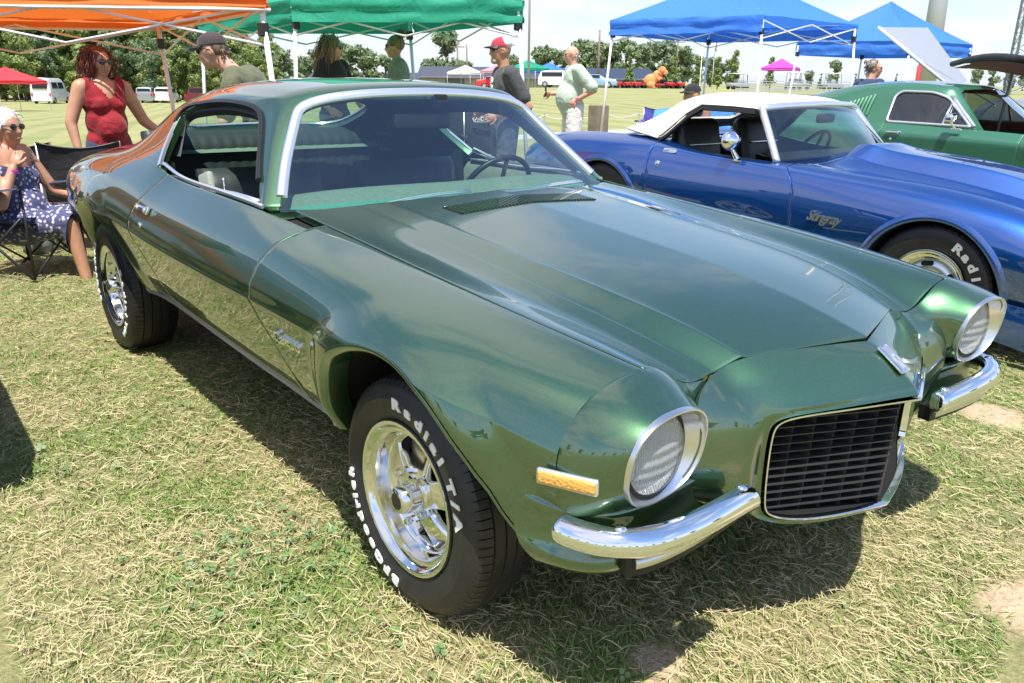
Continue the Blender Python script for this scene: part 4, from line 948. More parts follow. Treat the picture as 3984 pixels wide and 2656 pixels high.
MB().box((-2.865, 0, 1.095), (.02, .80, .022)).build('shelf_edge', 'dash_teal', CAR)
Patch(ST, 3.1, 8, 0, 4.9, 40, 30).trim(gr_).mesh('headliner', 'headliner', CAR, both=True, flange=0, off=-.03)
for sd in (-1, 1):  # door inner panels with chrome strip, quarter trim
    pn = MB(); xs = np.linspace(-1.02, -1.98, 14)
    rw_ = [[(x, (.775-(.0 if z > .9 else .03))*sd, z) for x in xs] for z in (.935, .90, .80, .62, .48)]
    pn.loft(rw_).build('door_panel', 'shelf_green', CAR, smooth=True)
    MB().tube([(x, .768*sd, .945+.004*math.sin(i)) for i, x in enumerate(np.linspace(-1.05, -1.95, 10))], .007, 6).build('sill_strip', 'trim_bright', CAR, smooth=True)
    MB().loft([[(x, .74*sd, z) for x in (-1.98, -2.35, -2.75)] for z in (1.0, .85, .55)]).build('quarter_trim', 'vinyl_dark', CAR)
    MB().loft([[(x, y*sd, z) for x, y, z in ((-2.02, .70, 1.02), (-2.15, .61, 1.19))], [(x, y*sd, z) for x, y, z in ((-2.55, .66, 1.0), (-2.50, .56, 1.15))]]).build('sail_trim', 'headliner', CAR)
sw_ = MB(); c = arr(-1.30, .42, .865); ax = arr(-.86, 0, .5); ax /= np.linalg.norm(ax); e1 = arr(0, 1, 0); e2 = np.cross(ax, e1)
sw_.tube([c+(e1*math.cos(t)+e2*math.sin(t))*.185 for t in np.linspace(0, 2*math.pi, 48, endpoint=False)], .012, 8, closed=True)
for t in (R_(0), R_(180), R_(-90)): sw_.tube([c-ax*.03, c+(e1*math.cos(t)+e2*math.sin(t))*.18], .010, 6)
sw_.ell(tuple(c-ax*.03), (.05, .05, .05)); sw_.tube([c-ax*.03, c-ax*.30], .025, 8)
sw_.build('steering_wheel', 'black_plastic', CAR, smooth=True)
mr = MB().rbox((-1.21, -.015, 1.185), (.03, .265, .065), .02, seg=4).tube([(-1.20, .05, 1.235), (-1.17, .05, 1.275)], .010, 8).rbox((-1.165, .05, 1.270), (.02, .05, .03), .006).build('rear_view_mirror', 'black_plastic', CAR, auto=40)
MB().tube([(-1.36, -.766, .94), (-1.36, -.766, .985)], .0035, 8).ell((-1.36, -.766, .988), (.007, .007, .006)).build('lock_knob', 'chrome', DOOR_R, smooth=True)
# ---------------- the blue convertible ----------------
VET = thing('blue_convertible', 'metallic blue two-seat convertible with white canvas top and chrome door mirror', 'car', (-.31, 3.40, 0.0))
VET.rotation_euler = (0, R_(2.86), R_(-0.5))
def vrow(x, zs, ys=(0,.18,.27,.45,.60,.68,.775,.85,.875,.86,.80)): return [(x, y, z) for y, z in zip(ys, zs)]
VR = [vrow(1.02,(.56,.56,.55,.55,.555,.555,.53,.48,.43,.37,.30),(0,.16,.25,.40,.52,.60,.68,.74,.76,.74,.68)),
 vrow(.80,(.635,.635,.615,.61,.63,.632,.605,.53,.46,.38,.26),(0,.17,.26,.44,.58,.66,.75,.80,.82,.80,.74)),
 vrow(.58,(.715,.715,.68,.672,.698,.705,.672,.60,.52,.40,.22),(0,.18,.27,.45,.60,.68,.77,.832,.855,.84,.78)),
 vrow(.35,(.792,.79,.74,.728,.757,.767,.735,.66,.56,.41,.20),(0,.18,.27,.45,.60,.68,.78,.848,.872,.855,.79)),
 vrow(.0,(.860,.858,.795,.772,.802,.815,.782,.70,.58,.42,.20),(0,.18,.27,.45,.60,.68,.78,.85,.878,.862,.80)),
 vrow(-.35,(.893,.890,.828,.797,.815,.826,.792,.71,.58,.40,.18),(0,.18,.27,.45,.60,.68,.775,.835,.86,.85,.79)),
 vrow(-.68,(.915,.912,.852,.820,.822,.829,.797,.72,.58,.40,.18),(0,.18,.27,.45,.60,.68,.765,.812,.835,.83,.77)),
 [(-.86,0,.918),(-.875,.18,.914),(-.89,.27,.870),(-.93,.45,.842),(-.97,.60,.835),(-.985,.67,.835),(-.97,.755,.805),(-.95,.798,.725),(-.95,.82,.58),(-.95,.815,.40),(-.95,.76,.18)],
 vrow(-1.30,(.80,.80,.80,.80,.81,.825,.808,.725,.58,.40,.18),(0,.18,.27,.45,.60,.69,.755,.795,.818,.81,.76)),
 vrow(-1.70,(.80,.80,.80,.80,.81,.832,.815,.728,.585,.40,.18),(0,.18,.27,.45,.60,.69,.760,.803,.828,.82,.765)),
 vrow(-2.05,(.865,.865,.865,.86,.866,.872,.835,.742,.60,.42,.2),(0,.18,.27,.45,.60,.67,.775,.83,.858,.845,.785)),
 vrow(-2.42,(.835,.836,.838,.84,.862,.873,.832,.738,.605,.42,.2),(0,.18,.27,.45,.60,.67,.79,.852,.880,.862,.80)),
 vrow(-2.85,(.812,.812,.812,.815,.838,.850,.808,.715,.60,.43,.24),(0,.18,.27,.45,.60,.67,.78,.842,.866,.85,.79)),
 vrow(-3.22,(.775,.775,.775,.775,.79,.795,.755,.672,.58,.45,.30),(0,.18,.27,.45,.58,.655,.755,.81,.83,.81,.75)),
 vrow(-3.46,(.70,.70,.70,.70,.70,.70,.68,.62,.56,.47,.36),(0,.18,.27,.45,.56,.63,.71,.755,.77,.755,.70))]
VR = [[(q[0], q[1], q[2]+(.028*min(1, k/3) if j < 2 and k < 8 else 0)) for j, q in enumerate(r)] for k, r in enumerate(VR)]
VR = [[r[0], (r[1][0], r[1][1]-.03, r[1][2]), r[1], (r[1][0], r[1][1]+.018, r[1][2]-.012), (r[2][0], r[2][1]-.012, r[2][2]+.010), r[2], (r[2][0], r[2][1]+.03, r[2][2])]+list(r[3:]) for r in VR]   # crisp edges on the hood bulge
SVB = Surf(VR, mirror0=True)
va_f = archline(.01, .30, .385, .385, -12, 192, []); va_r = archline(-2.46, .32, .375, .375, -12, 192, [])
vf_, vr_ = poly_sdf([tuple(q) for q in va_f]+[(-.37, .0), (.39, .0)]), poly_sdf([tuple(q) for q in va_r]+[(-2.83, .0), (-2.09, .0)])
vdz = [.1, .30, .45, .55, .68, .76, .83, .95]; vdx = [-.80, -.84, -.865, -.872, -.885, -.925, -1.0, -1.06]
vdf = lambda P: P[:, 0]-np.interp(P[:, 2], vdz, vdx)
vdr = lambda P: P[:, 0]+2.055-.02*np.sin(np.clip((P[:, 2]-.2)/.7, 0, 1)*math.pi)
p = Patch(SVB, 0, 8.2, 9.0, 14, 150, 60); p.trim(vf_).trim(lambda P: vdf(P)-.004); mirror_part(p.mesh('fender', 'blue_paint', VET, -1), VET)
p = Patch(SVB, 6.5, 10.6, 9.0, 14, 80, 60); p.trim(lambda P: -vdf(P)-.004).trim(lambda P: vdr(P)-.004); VDOOR = p.mesh('door', 'blue_paint', VET, -1); mirror_part(VDOOR, VET)
p = Patch(SVB, 9.5, 14, 9.0, 14, 100, 60); p.trim(vr_).trim(lambda P: -vdr(P)-.004); mirror_part(p.mesh('quarter_panel', 'blue_paint', VET, -1), VET)
mirror_part(Patch(SVB, 0, 14, 9, 14, 80, 20).trim(vf_).trim(vr_).mesh('inner_liner', 'black_gap', VET, -1, flange=0, off=-.03), VET)
for sd in (-1, 1):
    M1 = arr(1, sd, 1)
    for AL_, u_ in ((va_f, 3.5), (va_r, 11.5)):
        q = snapx(SVB, [tuple(w) for w in AL_], (u_, 12), (0, 2)); O = np.array([p_ for p_, n in q]); T_ = np.gradient(AL_, axis=0); rad = np.c_[T_[:, 1], np.zeros(len(T_)), -T_[:, 0]]; rad /= np.linalg.norm(rad, axis=1, keepdims=True)
        rings = [(O+rad*dr+arr(0, dy, 0))*M1 for dr, dy in ((.03, .0), (.012, .010), (-.004, .014), (-.014, .006), (-.018, -.03))]
        MB().loft([[rings[j][i] for j in range(5)] for i in range(len(O))]).build('arch_flare', 'blue_paint', VET, auto=60)
        rg = [(O-rad*.01-arr(0, .02, 0))*M1, np.c_[O[:, 0], np.full(len(O), .50), O[:, 2]]*M1]
        mb = MB().loft([list(map(tuple, r)) for r in rg]); mb.add([(AL_[:, 0].mean(), .5*sd, .3)]+[tuple(v) for v in rg[1]], [(0, i+1, i+2) for i in range(len(O)-1)]); mb.build('wheel_house', 'black_gap', VET)
Patch(SVB, 0, 6.97, 0, 8.95, 80, 110).mesh('hood', 'blue_paint', VET, both=True)
cw = MB()
for sd in (-1, 1):
    q1 = [arr(*p)*arr(1, sd, 1) for p in ((-.84,0,.905),(-.90,.3,.85),(-.97,.6,.822),(-.99,.70,.815))]; q2 = [arr(*p)*arr(1, sd, 1) for p in ((-.95,0,.90),(-1.02,.3,.86),(-1.12,.6,.825),(-1.2,.74,.815))]; cw.loft([q1, q2])
cw.build('cowl_panel', 'blue_paint', VET)
Patch(SVB, 9.9, 14, 0, 9.0, 60, 50).mesh('rear_deck', 'blue_paint', VET, both=True, flange=.01)
MB().box((-1.2, 0, .25), (3.9, 1.3, .12)).box((-1.55, 0, .42), (1.2, 1.5, .05)).build('underbody', 'black_gap', VET)
# windshield with bright frame
wr = [[(-.86,0,.90),(-.90,.25,.885),(-.98,.5,.86),(-1.10,.69,.83)],[(-1.06,0,1.045),(-1.09,.24,1.035),(-1.15,.46,1.01),(-1.23,.62,.985)],[(-1.25,0,1.165),(-1.265,.22,1.16),(-1.30,.42,1.15),(-1.35,.565,1.135)]]
SW = Surf(wr, mirror0=True); Patch(SW, 0, 2, 0, 3, 30, 30).mesh('windshield', 'window_glass', VET, both=True, flange=0)
ed = [SW(np.array([u]), np.array([3.0]))[0] for u in np.linspace(0, 2, 14)]+[SW(np.array([2.0]), np.array([v]))[0] for v in np.linspace(2.9, 0, 14)]
pth = ed+[q*arr(1, -1, 1) for q in ed[::-1]][1:]
MB().tube(pth, [.024]*len(pth), 8).build('windshield_frame', 'trim_bright', VET, smooth=True)
# white canvas top
fabric('white_canvas', (.80, .74, .62), .25, 7, .85)
tr = [[(-1.27,0,1.175),(-1.285,.24,1.17),(-1.32,.45,1.158),(-1.37,.575,1.135),(-1.375,.60,1.115)],
      [(-1.50,0,1.205),(-1.50,.26,1.20),(-1.51,.47,1.185),(-1.53,.60,1.150),(-1.53,.625,1.125)],
      [(-1.75,0,1.205),(-1.75,.27,1.20),(-1.75,.48,1.185),(-1.76,.615,1.150),(-1.77,.645,1.12)],
      [(-1.98,0,1.195),(-1.98,.27,1.188),(-1.98,.47,1.165),(-1.96,.615,1.125),(-1.86,.675,1.06)],
      [(-2.12,0,1.115),(-2.12,.27,1.108),(-2.12,.47,1.085),(-2.10,.62,1.05),(-1.93,.70,.985)],
      [(-2.32,0,1.00),(-2.32,.27,.995),(-2.31,.47,.985),(-2.27,.63,.965),(-2.02,.715,.905)],
      [(-2.50,0,.905),(-2.50,.27,.905),(-2.48,.47,.905),(-2.43,.645,.915),(-2.08,.72,.885)]]
STP = Surf(tr, mirror0=True); Patch(STP, 0, 6, 0, 4, 70, 50).trim(lambda P: np.where(P[:, 0] < -2.0, poly_sdf(round_poly([(-.1, 1.09), (.40, 1.085), (.43, .99), (-.1, .985)], .04), (1, 2))(P), 1)).mesh('canvas_top', 'white_canvas', VET, both=True, flange=.012)
Patch(STP, 3, 6, 0, 3, 20, 20).trim(lambda P: -poly_sdf([(-.1, 1.09), (.41, 1.085), (.43, .985), (-.1, .985)], (1, 2))(P)).mesh('plastic_window', 'clear_lens', VET, both=True, flange=0, off=-.004)
for sd in (-1, 1):
    M1 = arr(1, sd, 1); MB().sweep([arr(*q)*M1 for q in ((-1.37,.60,1.115),(-1.53,.622,1.118),(-1.77,.64,1.112),(-1.86,.668,1.05),(-1.93,.69,.98),(-2.02,.705,.90),(-2.06,.71,.875))], [(-.018,-.02),(-.018,.01),(.018,.01),(.018,-.02)], up=(0, sd, .2)).build('window_seal', 'black_rubber', VET)
    MB().loft([[arr(x, .69, z)*M1 for x in (-1.08, -1.5, -2.05)] for z in (.83, .70, .45)]).build('door_panel', 'vinyl_dark', VET)
MB().loft([[arr(x, y, z) for x, z in ((-1.12, .84), (-1.28, .86), (-1.30, .60))] for y in np.linspace(-.66, .66, 6)]).build('dashboard', 'black_plastic', VET, smooth=True)
mat('leather_black', (.012, .012, .014), .38)
for y in (-.36, .36):
    MB().rbox((-1.98, y, .74), (.13, .46, .56), .06, rot=(0, -.25, 0), seg=4).build('seat_back', 'leather_black', VET, auto=60)
    MB().rbox((-1.70, y, .45), (.5, .46, .14), .05, seg=3).build('seat_cushion', 'leather_black', VET, auto=60)
    MB().rbox((-1.925, y, .84), (.02, .34, .012), .004, rot=(0, -.25, 0)).build('seat_trim', 'trim_bright', VET, auto=40)
c = arr(-1.52, .36, .80); ax = arr(-.88, 0, .47); e1 = arr(0, 1, 0); e2 = np.cross(ax, e1)
w_ = MB().tube([c+(e1*math.cos(t)+e2*math.sin(t))*.185 for t in np.linspace(0, 2*math.pi, 40, endpoint=False)], .012, 8, closed=True)
for t in (0, math.pi, -math.pi/2): w_.tube([c-ax*.02, c+(e1*math.cos(t)+e2*math.sin(t))*.18], .012, 6)
w_.tube([c, c-ax*.25], .03, 8).build('steering_wheel', 'black_plastic', VET, smooth=True)
MB().rbox((-1.24, .02, 1.075), (.03, .20, .06), .02, seg=3).build('rear_view_mirror', 'black_plastic', VET, auto=50)
# chrome door mirror, handle, lock, script
mr = MB().tube([(-1.36, -.745, .820), (-1.40, -.775, .90)], [.018, .011], 10).lathe([(.0, .002), (.030, .004), (.032, .012), (.020, .018)], 'z', 20, (-1.355, -.745, .805))
rg = []
for t, (hw, hh) in zip(np.linspace(0, 1, 7), ((.018, .016), (.045, .034), (.066, .050), (.078, .060), (.082, .064), (.080, .062), (.072, .055))):
    rg.append([(-1.42-.085*t+.085, -.785+hw*math.cos(a)*.95, .935+hh*math.sin(a)) for a in np.linspace(0, 2*math.pi, 20, endpoint=False)])
mr.loft(rg, closed=True, cap=True).build('door_mirror', 'chrome', VDOOR, auto=60)
def vside(x, z, u0, v0=11.): p_, n = snapx(SVB, [(x, z)], (u0, v0), (0, 2))[0]; n = n if n[1] > 0 else -n; return p_*arr(1, -1, 1), n*arr(1, -1, 1)
p_, n = vside(-1.955, .725, 9.6); o = MB().lathe([(0, .008), (.016, .008), (.020, .003), (.020, -.003)], 'z', 20).build('door_lock', 'chrome', VDOOR, smooth=True); o.data.transform(frame(p_, (1, 0, 0), n))
p_, n = vside(-1.90, .815, 9.5, 10.); o = MB().rbox((0, 0, 0), (.13, .035, .010), .005).rbox((0, 0, .006), (.09, .018, .006), .003).build('door_handle', 'chrome', VDOOR, auto=40); o.data.transform(frame(p_, (1, 0, .05), n))
p_, n = vside(-.64, .575, 6); text_obj('Stingray', frame(p_+n*.005, (1, 0, .0), n), 'satin_alloy', VET, 'fender_script', size=.085, depth=.004, shear=.45, bold=.0012, space=.82)
# wheels with slotted steel rims
def rally(loc, sd, txt):
    w = bpy.data.objects.new('wheel', None); COL.objects.link(w); w.parent = VET; w.location = loc; w.rotation_euler = (0, 0, math.pi if sd > 0 else 0)
    ty = tyre(.338, .215, .200, 'tyre', w, 56); fo = -.2150/2+.004
    rim = MB().lathe([(.19, fo+.02), (.203, fo+.006), (.204, fo-.003), (.196, fo-.006), (.185, fo+.002), (.180, fo+.012), (.165, fo+.018)], 'y', 56).build('trim_ring', 'chrome', w, auto=60)
    MB().lathe([(.168, fo+.016), (.160, fo+.040), (.150, fo+.044), (.125, fo+.030), (.105, fo+.022), (.085, fo+.030), (.0, fo+.030)], 'y', 56).build('rim', 'satin_alloy', w, auto=60)
    MB().lathe([(.082, fo+.028), (.080, fo+.008), (.070, fo+.000), (.055, fo-.008), (.0, fo-.012)], 'y', 40).build('centre_cap', 'chrome', w, auto=60)
    for k in range(5):
        a = R_(72*k+30); o = MB().rbox((0, 0, 0), (.062, .03, .026), .011, seg=3).build('rim_slot', 'black_gap', rim, auto=60); o.data.transform(frame((.128*math.cos(a), fo+.026, .128*math.sin(a)), (-math.sin(a), 0, math.cos(a)), (0, 0, 1)) if False else Matrix.Translation((.128*math.cos(a), fo+.030, .128*math.sin(a))) @ Matrix.Rotation(-a+math.pi/2, 4, 'Y'))
    if txt:
        for i, ch in enumerate('Radial'):
            a = R_(62-i*13.0); er = arr(math.cos(a), 0, math.sin(a)); tg = arr(math.sin(a), 0, -math.cos(a))
            text_obj(ch, frame(er*.265+arr(0, -.2150/2-.005, 0), tg, (0, -1, 0)) @ Matrix.Diagonal((1.35, 1, 1, 1)), 'white_letter', ty, 'tyre_letter', size=.062, depth=.0016, bold=.003)
rally((.01, -.735, .315), -1, True); rally((-2.46, -.745, .335), -1, False); rally((.01, .735, .315), 1, False); rally((-2.46, .745, .335), 1, False)
# front spoiler lip behind the arch
MB().loft([[(x, -y, z) for x, y, z in ((.40, .86, .34), (.55, .85, .33), (.8, .80, .33))], [(x, -y, z) for x, y, z in ((.36, .875, .22), (.55, .87, .20), (.8, .82, .2))], [(x, -y, z) for x, y, z in ((.38, .86, .14), (.55, .86, .12), (.8, .81, .12))]]).build('air_dam', 'blue_paint', VET, smooth=True)
# ---------------- the green fastback behind ----------------
MUS = thing('green_fastback', 'bright moss green fastback coupe with vertical louvres behind the side window', 'car', (-.45, 6.88, .06)); MUS.rotation_euler = (0, R_(1.6), 0)
def mrow(x, zs, ys): return [(x, y, z) for y, z in zip(ys, zs)]
yb = (.80, .85, .88, .872, .86, .80)
MS = Surf([mrow(x, (b, b-.05, b-.10, .66, .48, .22), tuple(y*k for y in yb)) for x, b, k in ((.85,.78,.93),(.5,.82,.98),(.1,.86,1),(-.5,.885,1),(-1.0,.90,1),(-1.5,.905,1),(-2.0,.905,1),(-2.4,.90,1.01),(-2.9,.90,1.0),(-3.4,.87,.97),(-3.75,.84,.93))])
dsm, dsr = -.75, -1.99
for sd in (-1, 1):
    Patch(MS, 0, 10, 0, 5, 20, 30).trim(lambda P: P[:, 0]-dsm-.004).mesh('fender', 'moss_paint', MUS, sd)
    p = Patch(MS, 0, 10, 0, 5, 120, 30); p.trim(lambda P: dsm-P[:, 0]-.004).trim(lambda P: P[:, 0]-dsr-.004); md = p.mesh('door', 'moss_paint', MUS, sd)
    Patch(MS, 0, 10, 0, 5, 120, 30).trim(lambda P: dsr-P[:, 0]-.004).mesh('quarter_panel', 'moss_paint', MUS, sd)
    if sd < 0: MDOOR = md
MT_ = [[(-.95,0,.91),(-.97,.25,.905),(-1.03,.5,.90),(-1.10,.70,.895),(-1.13,.79,.90)],
 [(-1.20,0,1.08),(-1.22,.25,1.075),(-1.25,.47,1.065),(-1.29,.64,1.05),(-1.30,.76,.98)],
 [(-1.42,0,1.235),(-1.43,.24,1.23),(-1.45,.44,1.218),(-1.48,.57,1.195),(-1.50,.68,1.06)],
 [(-1.55,0,1.285),(-1.55,.25,1.28),(-1.56,.45,1.265),(-1.58,.575,1.235),(-1.60,.69,1.07)],
 [(-1.85,0,1.305),(-1.85,.26,1.30),(-1.85,.46,1.285),(-1.86,.59,1.25),(-1.88,.70,1.07)],
 [(-2.15,0,1.300),(-2.15,.26,1.295),(-2.15,.46,1.278),(-2.16,.59,1.24),(-2.18,.70,1.07)],
 [(-2.5,0,1.265),(-2.5,.26,1.26),(-2.5,.46,1.24),(-2.5,.60,1.195),(-2.5,.715,1.05)],
 [(-2.9,0,1.17),(-2.9,.26,1.165),(-2.9,.46,1.145),(-2.9,.61,1.10),(-2.9,.73,1.0)],
 [(-3.4,0,1.0),(-3.4,.26,.995),(-3.4,.46,.985),(-3.4,.62,.96),(-3.4,.74,.92)],
 [(-3.78,0,.86),(-3.78,.26,.86),(-3.77,.46,.855),(-3.75,.62,.85),(-3.72,.74,.845)]]
MT_ = [r+[(r[-1][0]-(.02 if i > 2 else .0), .80, .902)] for i, r in enumerate(MT_)]
SMT = Surf(MT_, mirror0=True)
mwin = round_poly([(-1.20, .925), (-1.52, 1.165), (-1.66, 1.205), (-1.95, 1.205), (-2.0, 1.16), (-1.985, .925)], [.02, .05, .05, .06, .03, .03])
mg = poly_sdf(mwin); mw = poly_sdf([(-.1, 1.255), (.42, 1.238), (.52, 1.205), (.60, 1.08), (.72, .90), (.72, .8), (-.1, .8)], (1, 2)); mw_ = lambda P: np.where(P[:, 0] > -1.6, mw(P), 1.)
p = Patch(SMT, 0, 9, 0, 5, 140, 90); p.trim(mw_).trim(mg); p.mesh('roof', 'moss_paint', MUS, both=True)
Patch(SMT, 0, 3, 0, 4, 30, 40).trim(lambda P: -mw_(P)).mesh('windshield', 'window_glass', MUS, both=True, flange=0, off=-.006)
for sd in (-1, 1):
    Patch(SMT, .5, 7, 2.5, 5, 60, 40).trim(lambda P: -mg(P)).mesh('side_glass', 'dark_glass', MUS, sd, flange=0, off=-.012)
    M1 = arr(1, sd, 1); q = snapx(SMT, mwin, (2.0, 4.5), (0, 2)); P_ = [w*M1 for w, n in q]
    MB().tube(P_, .013, 6, closed=True).build('window_frame', 'trim_bright', MUS, smooth=True)
    q = snapx(SMT, [(-1.46, 1.11), (-1.46, 1.02), (-1.455, .93)], (2.0, 4.5), (0, 2)); MB().tube([w*M1 for w, n in q], .011, 6).build('vent_pillar', 'trim_bright', MUS, smooth=True)
    q = snapx(SMT, [(-1.20, .92), (-1.33, 1.02), (-1.46, 1.12), (-1.50, 1.16)], (1.0, 4.0), (0, 2)); MB().tube([w*M1+arr(.03, 0, .01) for w, n in q], .018, 6).build('pillar_trim', 'trim_bright', MUS, smooth=True)
    for k in range(10):
        x = -2.20-.036*k; zt = 1.16-.013*k; q = snapx(SMT, [(x, zt), (x-.004, .965+.006*k)], (6.0, 4.0), (0, 2)); a_, b_ = (w[0]*M1 for w in q); n_ = (q[0][1] if q[0][1][1] > 0 else -q[0][1])*M1
        MB().sweep([a_+n_*.004, (a_+b_)/2+n_*.012, b_+n_*.004], [(-.012, -.01), (-.010, .006), (.006, .012), (.012, -.01)], up=tuple(n_)).build('louvre', 'moss_paint', MUS, auto=60)
MB().box((-1.9, 0, .55), (2.6, 1.4, .2)).build('underbody', 'black_gap', MUS)
for y in (-.36, .36): MB().rbox((-2.0, y, .82), (.14, .5, .5), .06, rot=(0, -.2, 0), seg=3).build('seat_back', 'leather_black', MUS, auto=60)
mr = MB().rbox((-1.33, -.93, 1.0), (.07, .11, .075), .02, seg=3).tube([(-1.33, -.93, .97), (-1.30, -.87, .90)], .010, 8).rbox((-1.29, -.868, .90), (.09, .03, .018), .006).build('door_mirror', 'chrome', MDOOR, auto=50)
MB().rbox((-1.86, -.885, .835), (.13, .022, .018), .007).rbox((-1.80, -.872, .835), (.03, .03, .034), .008).build('door_handle', 'chrome', MDOOR, auto=40)
MB().lathe([(0, -.008), (.012, -.008), (.015, .004)], 'y', 16, (-1.87, -.872, .77)).build('door_lock', 'chrome', MDOOR, smooth=True)
for x in (.0, -2.74):
    for sd in (-1, 1):
        w = bpy.data.objects.new('wheel', None); COL.objects.link(w); w.parent = MUS; w.location = (x, .74*sd, .32)
        MB().lathe([(.19, -.09), (.22, -.1), (.30, -.1), (.325, -.07), (.325, .07), (.30, .1), (.19, .09)], 'y', 40).build('tyre', 'tyre_rubber', w, smooth=True); MB().lathe([(0, -.07*-sd*-1), (.19, -.085)], 'y', 30).build('rim', 'satin_alloy', w, smooth=True)
# tinted panel leaning over the fastback: raised hood of a car behind
mat('pale_panel', (.62, .66, .74), .35, .2)
# ---------------- canopy tents, trees, buildings, far vehicles ----------------
def fab(name, col, tr=.35):
    m = mat(name, col, .7); b = bsdf(m); n1 = noise(m, 3.5, 4, .55, dist=.8); bump(m, n1, .55, .05)
    tl = nd(m, 'ShaderNodeBsdfTranslucent'); tl.inputs['Color'].default_value = (*col, 1); mx = nd(m, 'ShaderNodeMixShader'); mx.inputs[0].default_value = tr
    lk(m, b.outputs[0], mx.inputs[1]); lk(m, tl.outputs[0], mx.inputs[2]); lk(m, mx.outputs[0], m.node_tree.nodes['Material Output'].inputs['Surface']); return m
fab('tent_orange', (.85, .20, .03)); fab('tent_green', (.02, .36, .22)); fab('tent_blue', (.06, .24, .80)); fab('tent_red', (.75, .06, .08)); fab('tent_white', (.8, .78, .75)); fab('tent_pink', (.62, .35, .42)); fab('tent_magenta', (.65, .08, .55))
mat('pole_white', (.80, .80, .80), .4); mat('pole_grey', (.42, .44, .46), .4, .3); mat('pole_black', (.02, .02, .02), .5); mat('pole_rust', (.25, .10, .07), .6)
def canopy(name, label, corners, eave, peak, m, val=.26, legm='pole_white', splay=.12, truss=True, group=None, trim=None, open_side=None):
    """corners: four (x,y) in order; legs, scissor trusses, sagging roof faces and wrinkled valances"""
    cs = [np.array(c, float) for c in corners]; ctr = sum(cs)/4; t = thing(name, label, 'tent', (ctr[0], ctr[1], float(ground_z(*ctr))), 0, group); o3 = np.array([ctr[0], ctr[1], float(ground_z(*ctr))])
    L = lambda p: np.array(p, float)-o3
    top = [np.array([c[0], c[1], eave]) for c in cs]; ap = np.array([ctr[0], ctr[1], peak])
    for k in range(4):
        a, b = top[k], top[(k+1) % 4]; N = 18; rows = []
        for i in range(9):
            s = i/8; row = []
            for j in range(N+1):
                u = j/N; e = a*(1-u)+b*u; p_ = e*(1-s)+ap*s; sag = -.10*math.sin(math.pi*s)*(.35+.65*math.sin(math.pi*u)); wr_ = .012*mnoise.noise(Vector((u*9+k*7, s*5, eave)))
                row.append(L(p_+np.array([0, 0, sag+wr_+.02])))
            rows.append(row)
        MB().loft(rows).build('roof_panel', m, t, smooth=True)
        if open_side == k: continue
        rows = []; nrm = np.cross(b-a, [0, 0, 1]); nrm /= np.linalg.norm(nrm)
        for i in range(7):
            s = i/6; rows.append([L((a*(1-j/40)+b*(j/40))+nrm*(.015+.020*mnoise.noise(Vector((j*.16+k*9, s*6.5, peak)))+.012*math.sin(s*9+3*mnoise.noise(Vector((j*.1, k, 1)))))+np.array([0, 0, .02-val*s])) for j in range(41)])
        MB().loft(rows).build('valance', m, t, smooth=True)
        if trim: MB().tube([L((a*(1-j/10)+b*(j/10))+nrm*.02+np.array([0, 0, -val+.02])) for j in range(11)], .014, 6).build('valance_trim', trim, t, smooth=True)
    for k in range(4):
        out = (cs[k]-ctr); out /= np.linalg.norm(out); ft = cs[k]+out*splay; gz = float(ground_z(*ft)); hp = top[k]-np.append(out*.05, 0)
        lg = MB().tube([L((ft[0], ft[1], gz-.02)), L(hp+[0, 0, -.05])], .021, 8).build('leg', legm, t, smooth=True)
        MB().rbox(L(hp+[0, 0, -.22]), (.07, .07, .10), .01).build('leg_bracket', 'pole_black', lg)
        MB().box(L((ft[0], ft[1], gz+.005)), (.10, .10, .012)).build('foot_plate', 'pole_grey', lg)
    if truss:
        for k in range(4):
            a, b = top[k]-[0, 0, .05], top[(k+1) % 4]-[0, 0, .05]
            a2, b2 = a+(ap-a)*.02, b+(ap-b)*.02; a2[2], b2[2] = a[2], b[2]
            for s0 in range(2):
                pa = a2*(1-s0/2)+b2*(s0/2); pb = a2*(1-(s0+1)/2)+b2*((s0+1)/2); dn = np.array([0, 0, -.28])
                MB().tube([L(pa), L(pb+dn)], .010, 6).build('truss_bar', legm, t, smooth=True); MB().tube([L(pa+dn), L(pb)], .010, 6).build('truss_bar', legm, t, smooth=True)
    return t
canopy('orange_canopy', 'orange pop-up canopy with white trim above the woman in red', [(-4.67,.88), (-7.8,1.07), (-9.68,-1.33), (-6.55,-1.52)], 1.93, 2.75, 'tent_orange', val=.10, trim='pole_white')
canopy('green_canopy', 'green pop-up canopy sheltering the two women behind the coupe', [(-6.92,2.13), (-5.25,3.87), (-7.7,4.1), (-9.72,2.13)], 2.14, 2.74, 'tent_green', val=.22)
canopy('blue_canopy', 'blue pop-up canopy with white scissor frame beyond the bald man', [(-9.1,9.1), (-6.6,10.0), (-6.6,12.9), (-9.3,12.1)], 2.43, 3.30, 'tent_blue', val=.25, open_side=1)
canopy('blue_canopy', 'blue pop-up canopy with sharp peak behind the green fastback', [(-8.9,14.6), (-8.7,17.0), (-6.6,17.8), (-6.8,15.4)], 2.28, 3.12, 'tent_blue', val=.27, truss=False)
def small_tent(label, xy, w, zt, m, name='canopy_tent', h=2.1, tot=3.0, rz=.4):
    c, s = math.cos(rz)*w/2, math.sin(rz)*w/2; cs = [(xy[0]+a*c-b*s, xy[1]+a*s+b*c) for a, b in ((-1, -1), (1, -1), (1, 1), (-1, 1))]
    gz = float(ground_z(*xy)); return canopy(name, label, cs, gz+h, gz+tot, m, truss=False, splay=.0, group='tents far across the field')
small_tent('red tent beside the white van at the wood edge', (-67.7, 8.5), 3.6, 0, 'tent_red')
small_tent('low blue tent next to the silver pickup', (-93, 20.5), 3.4, 0, 'tent_blue')
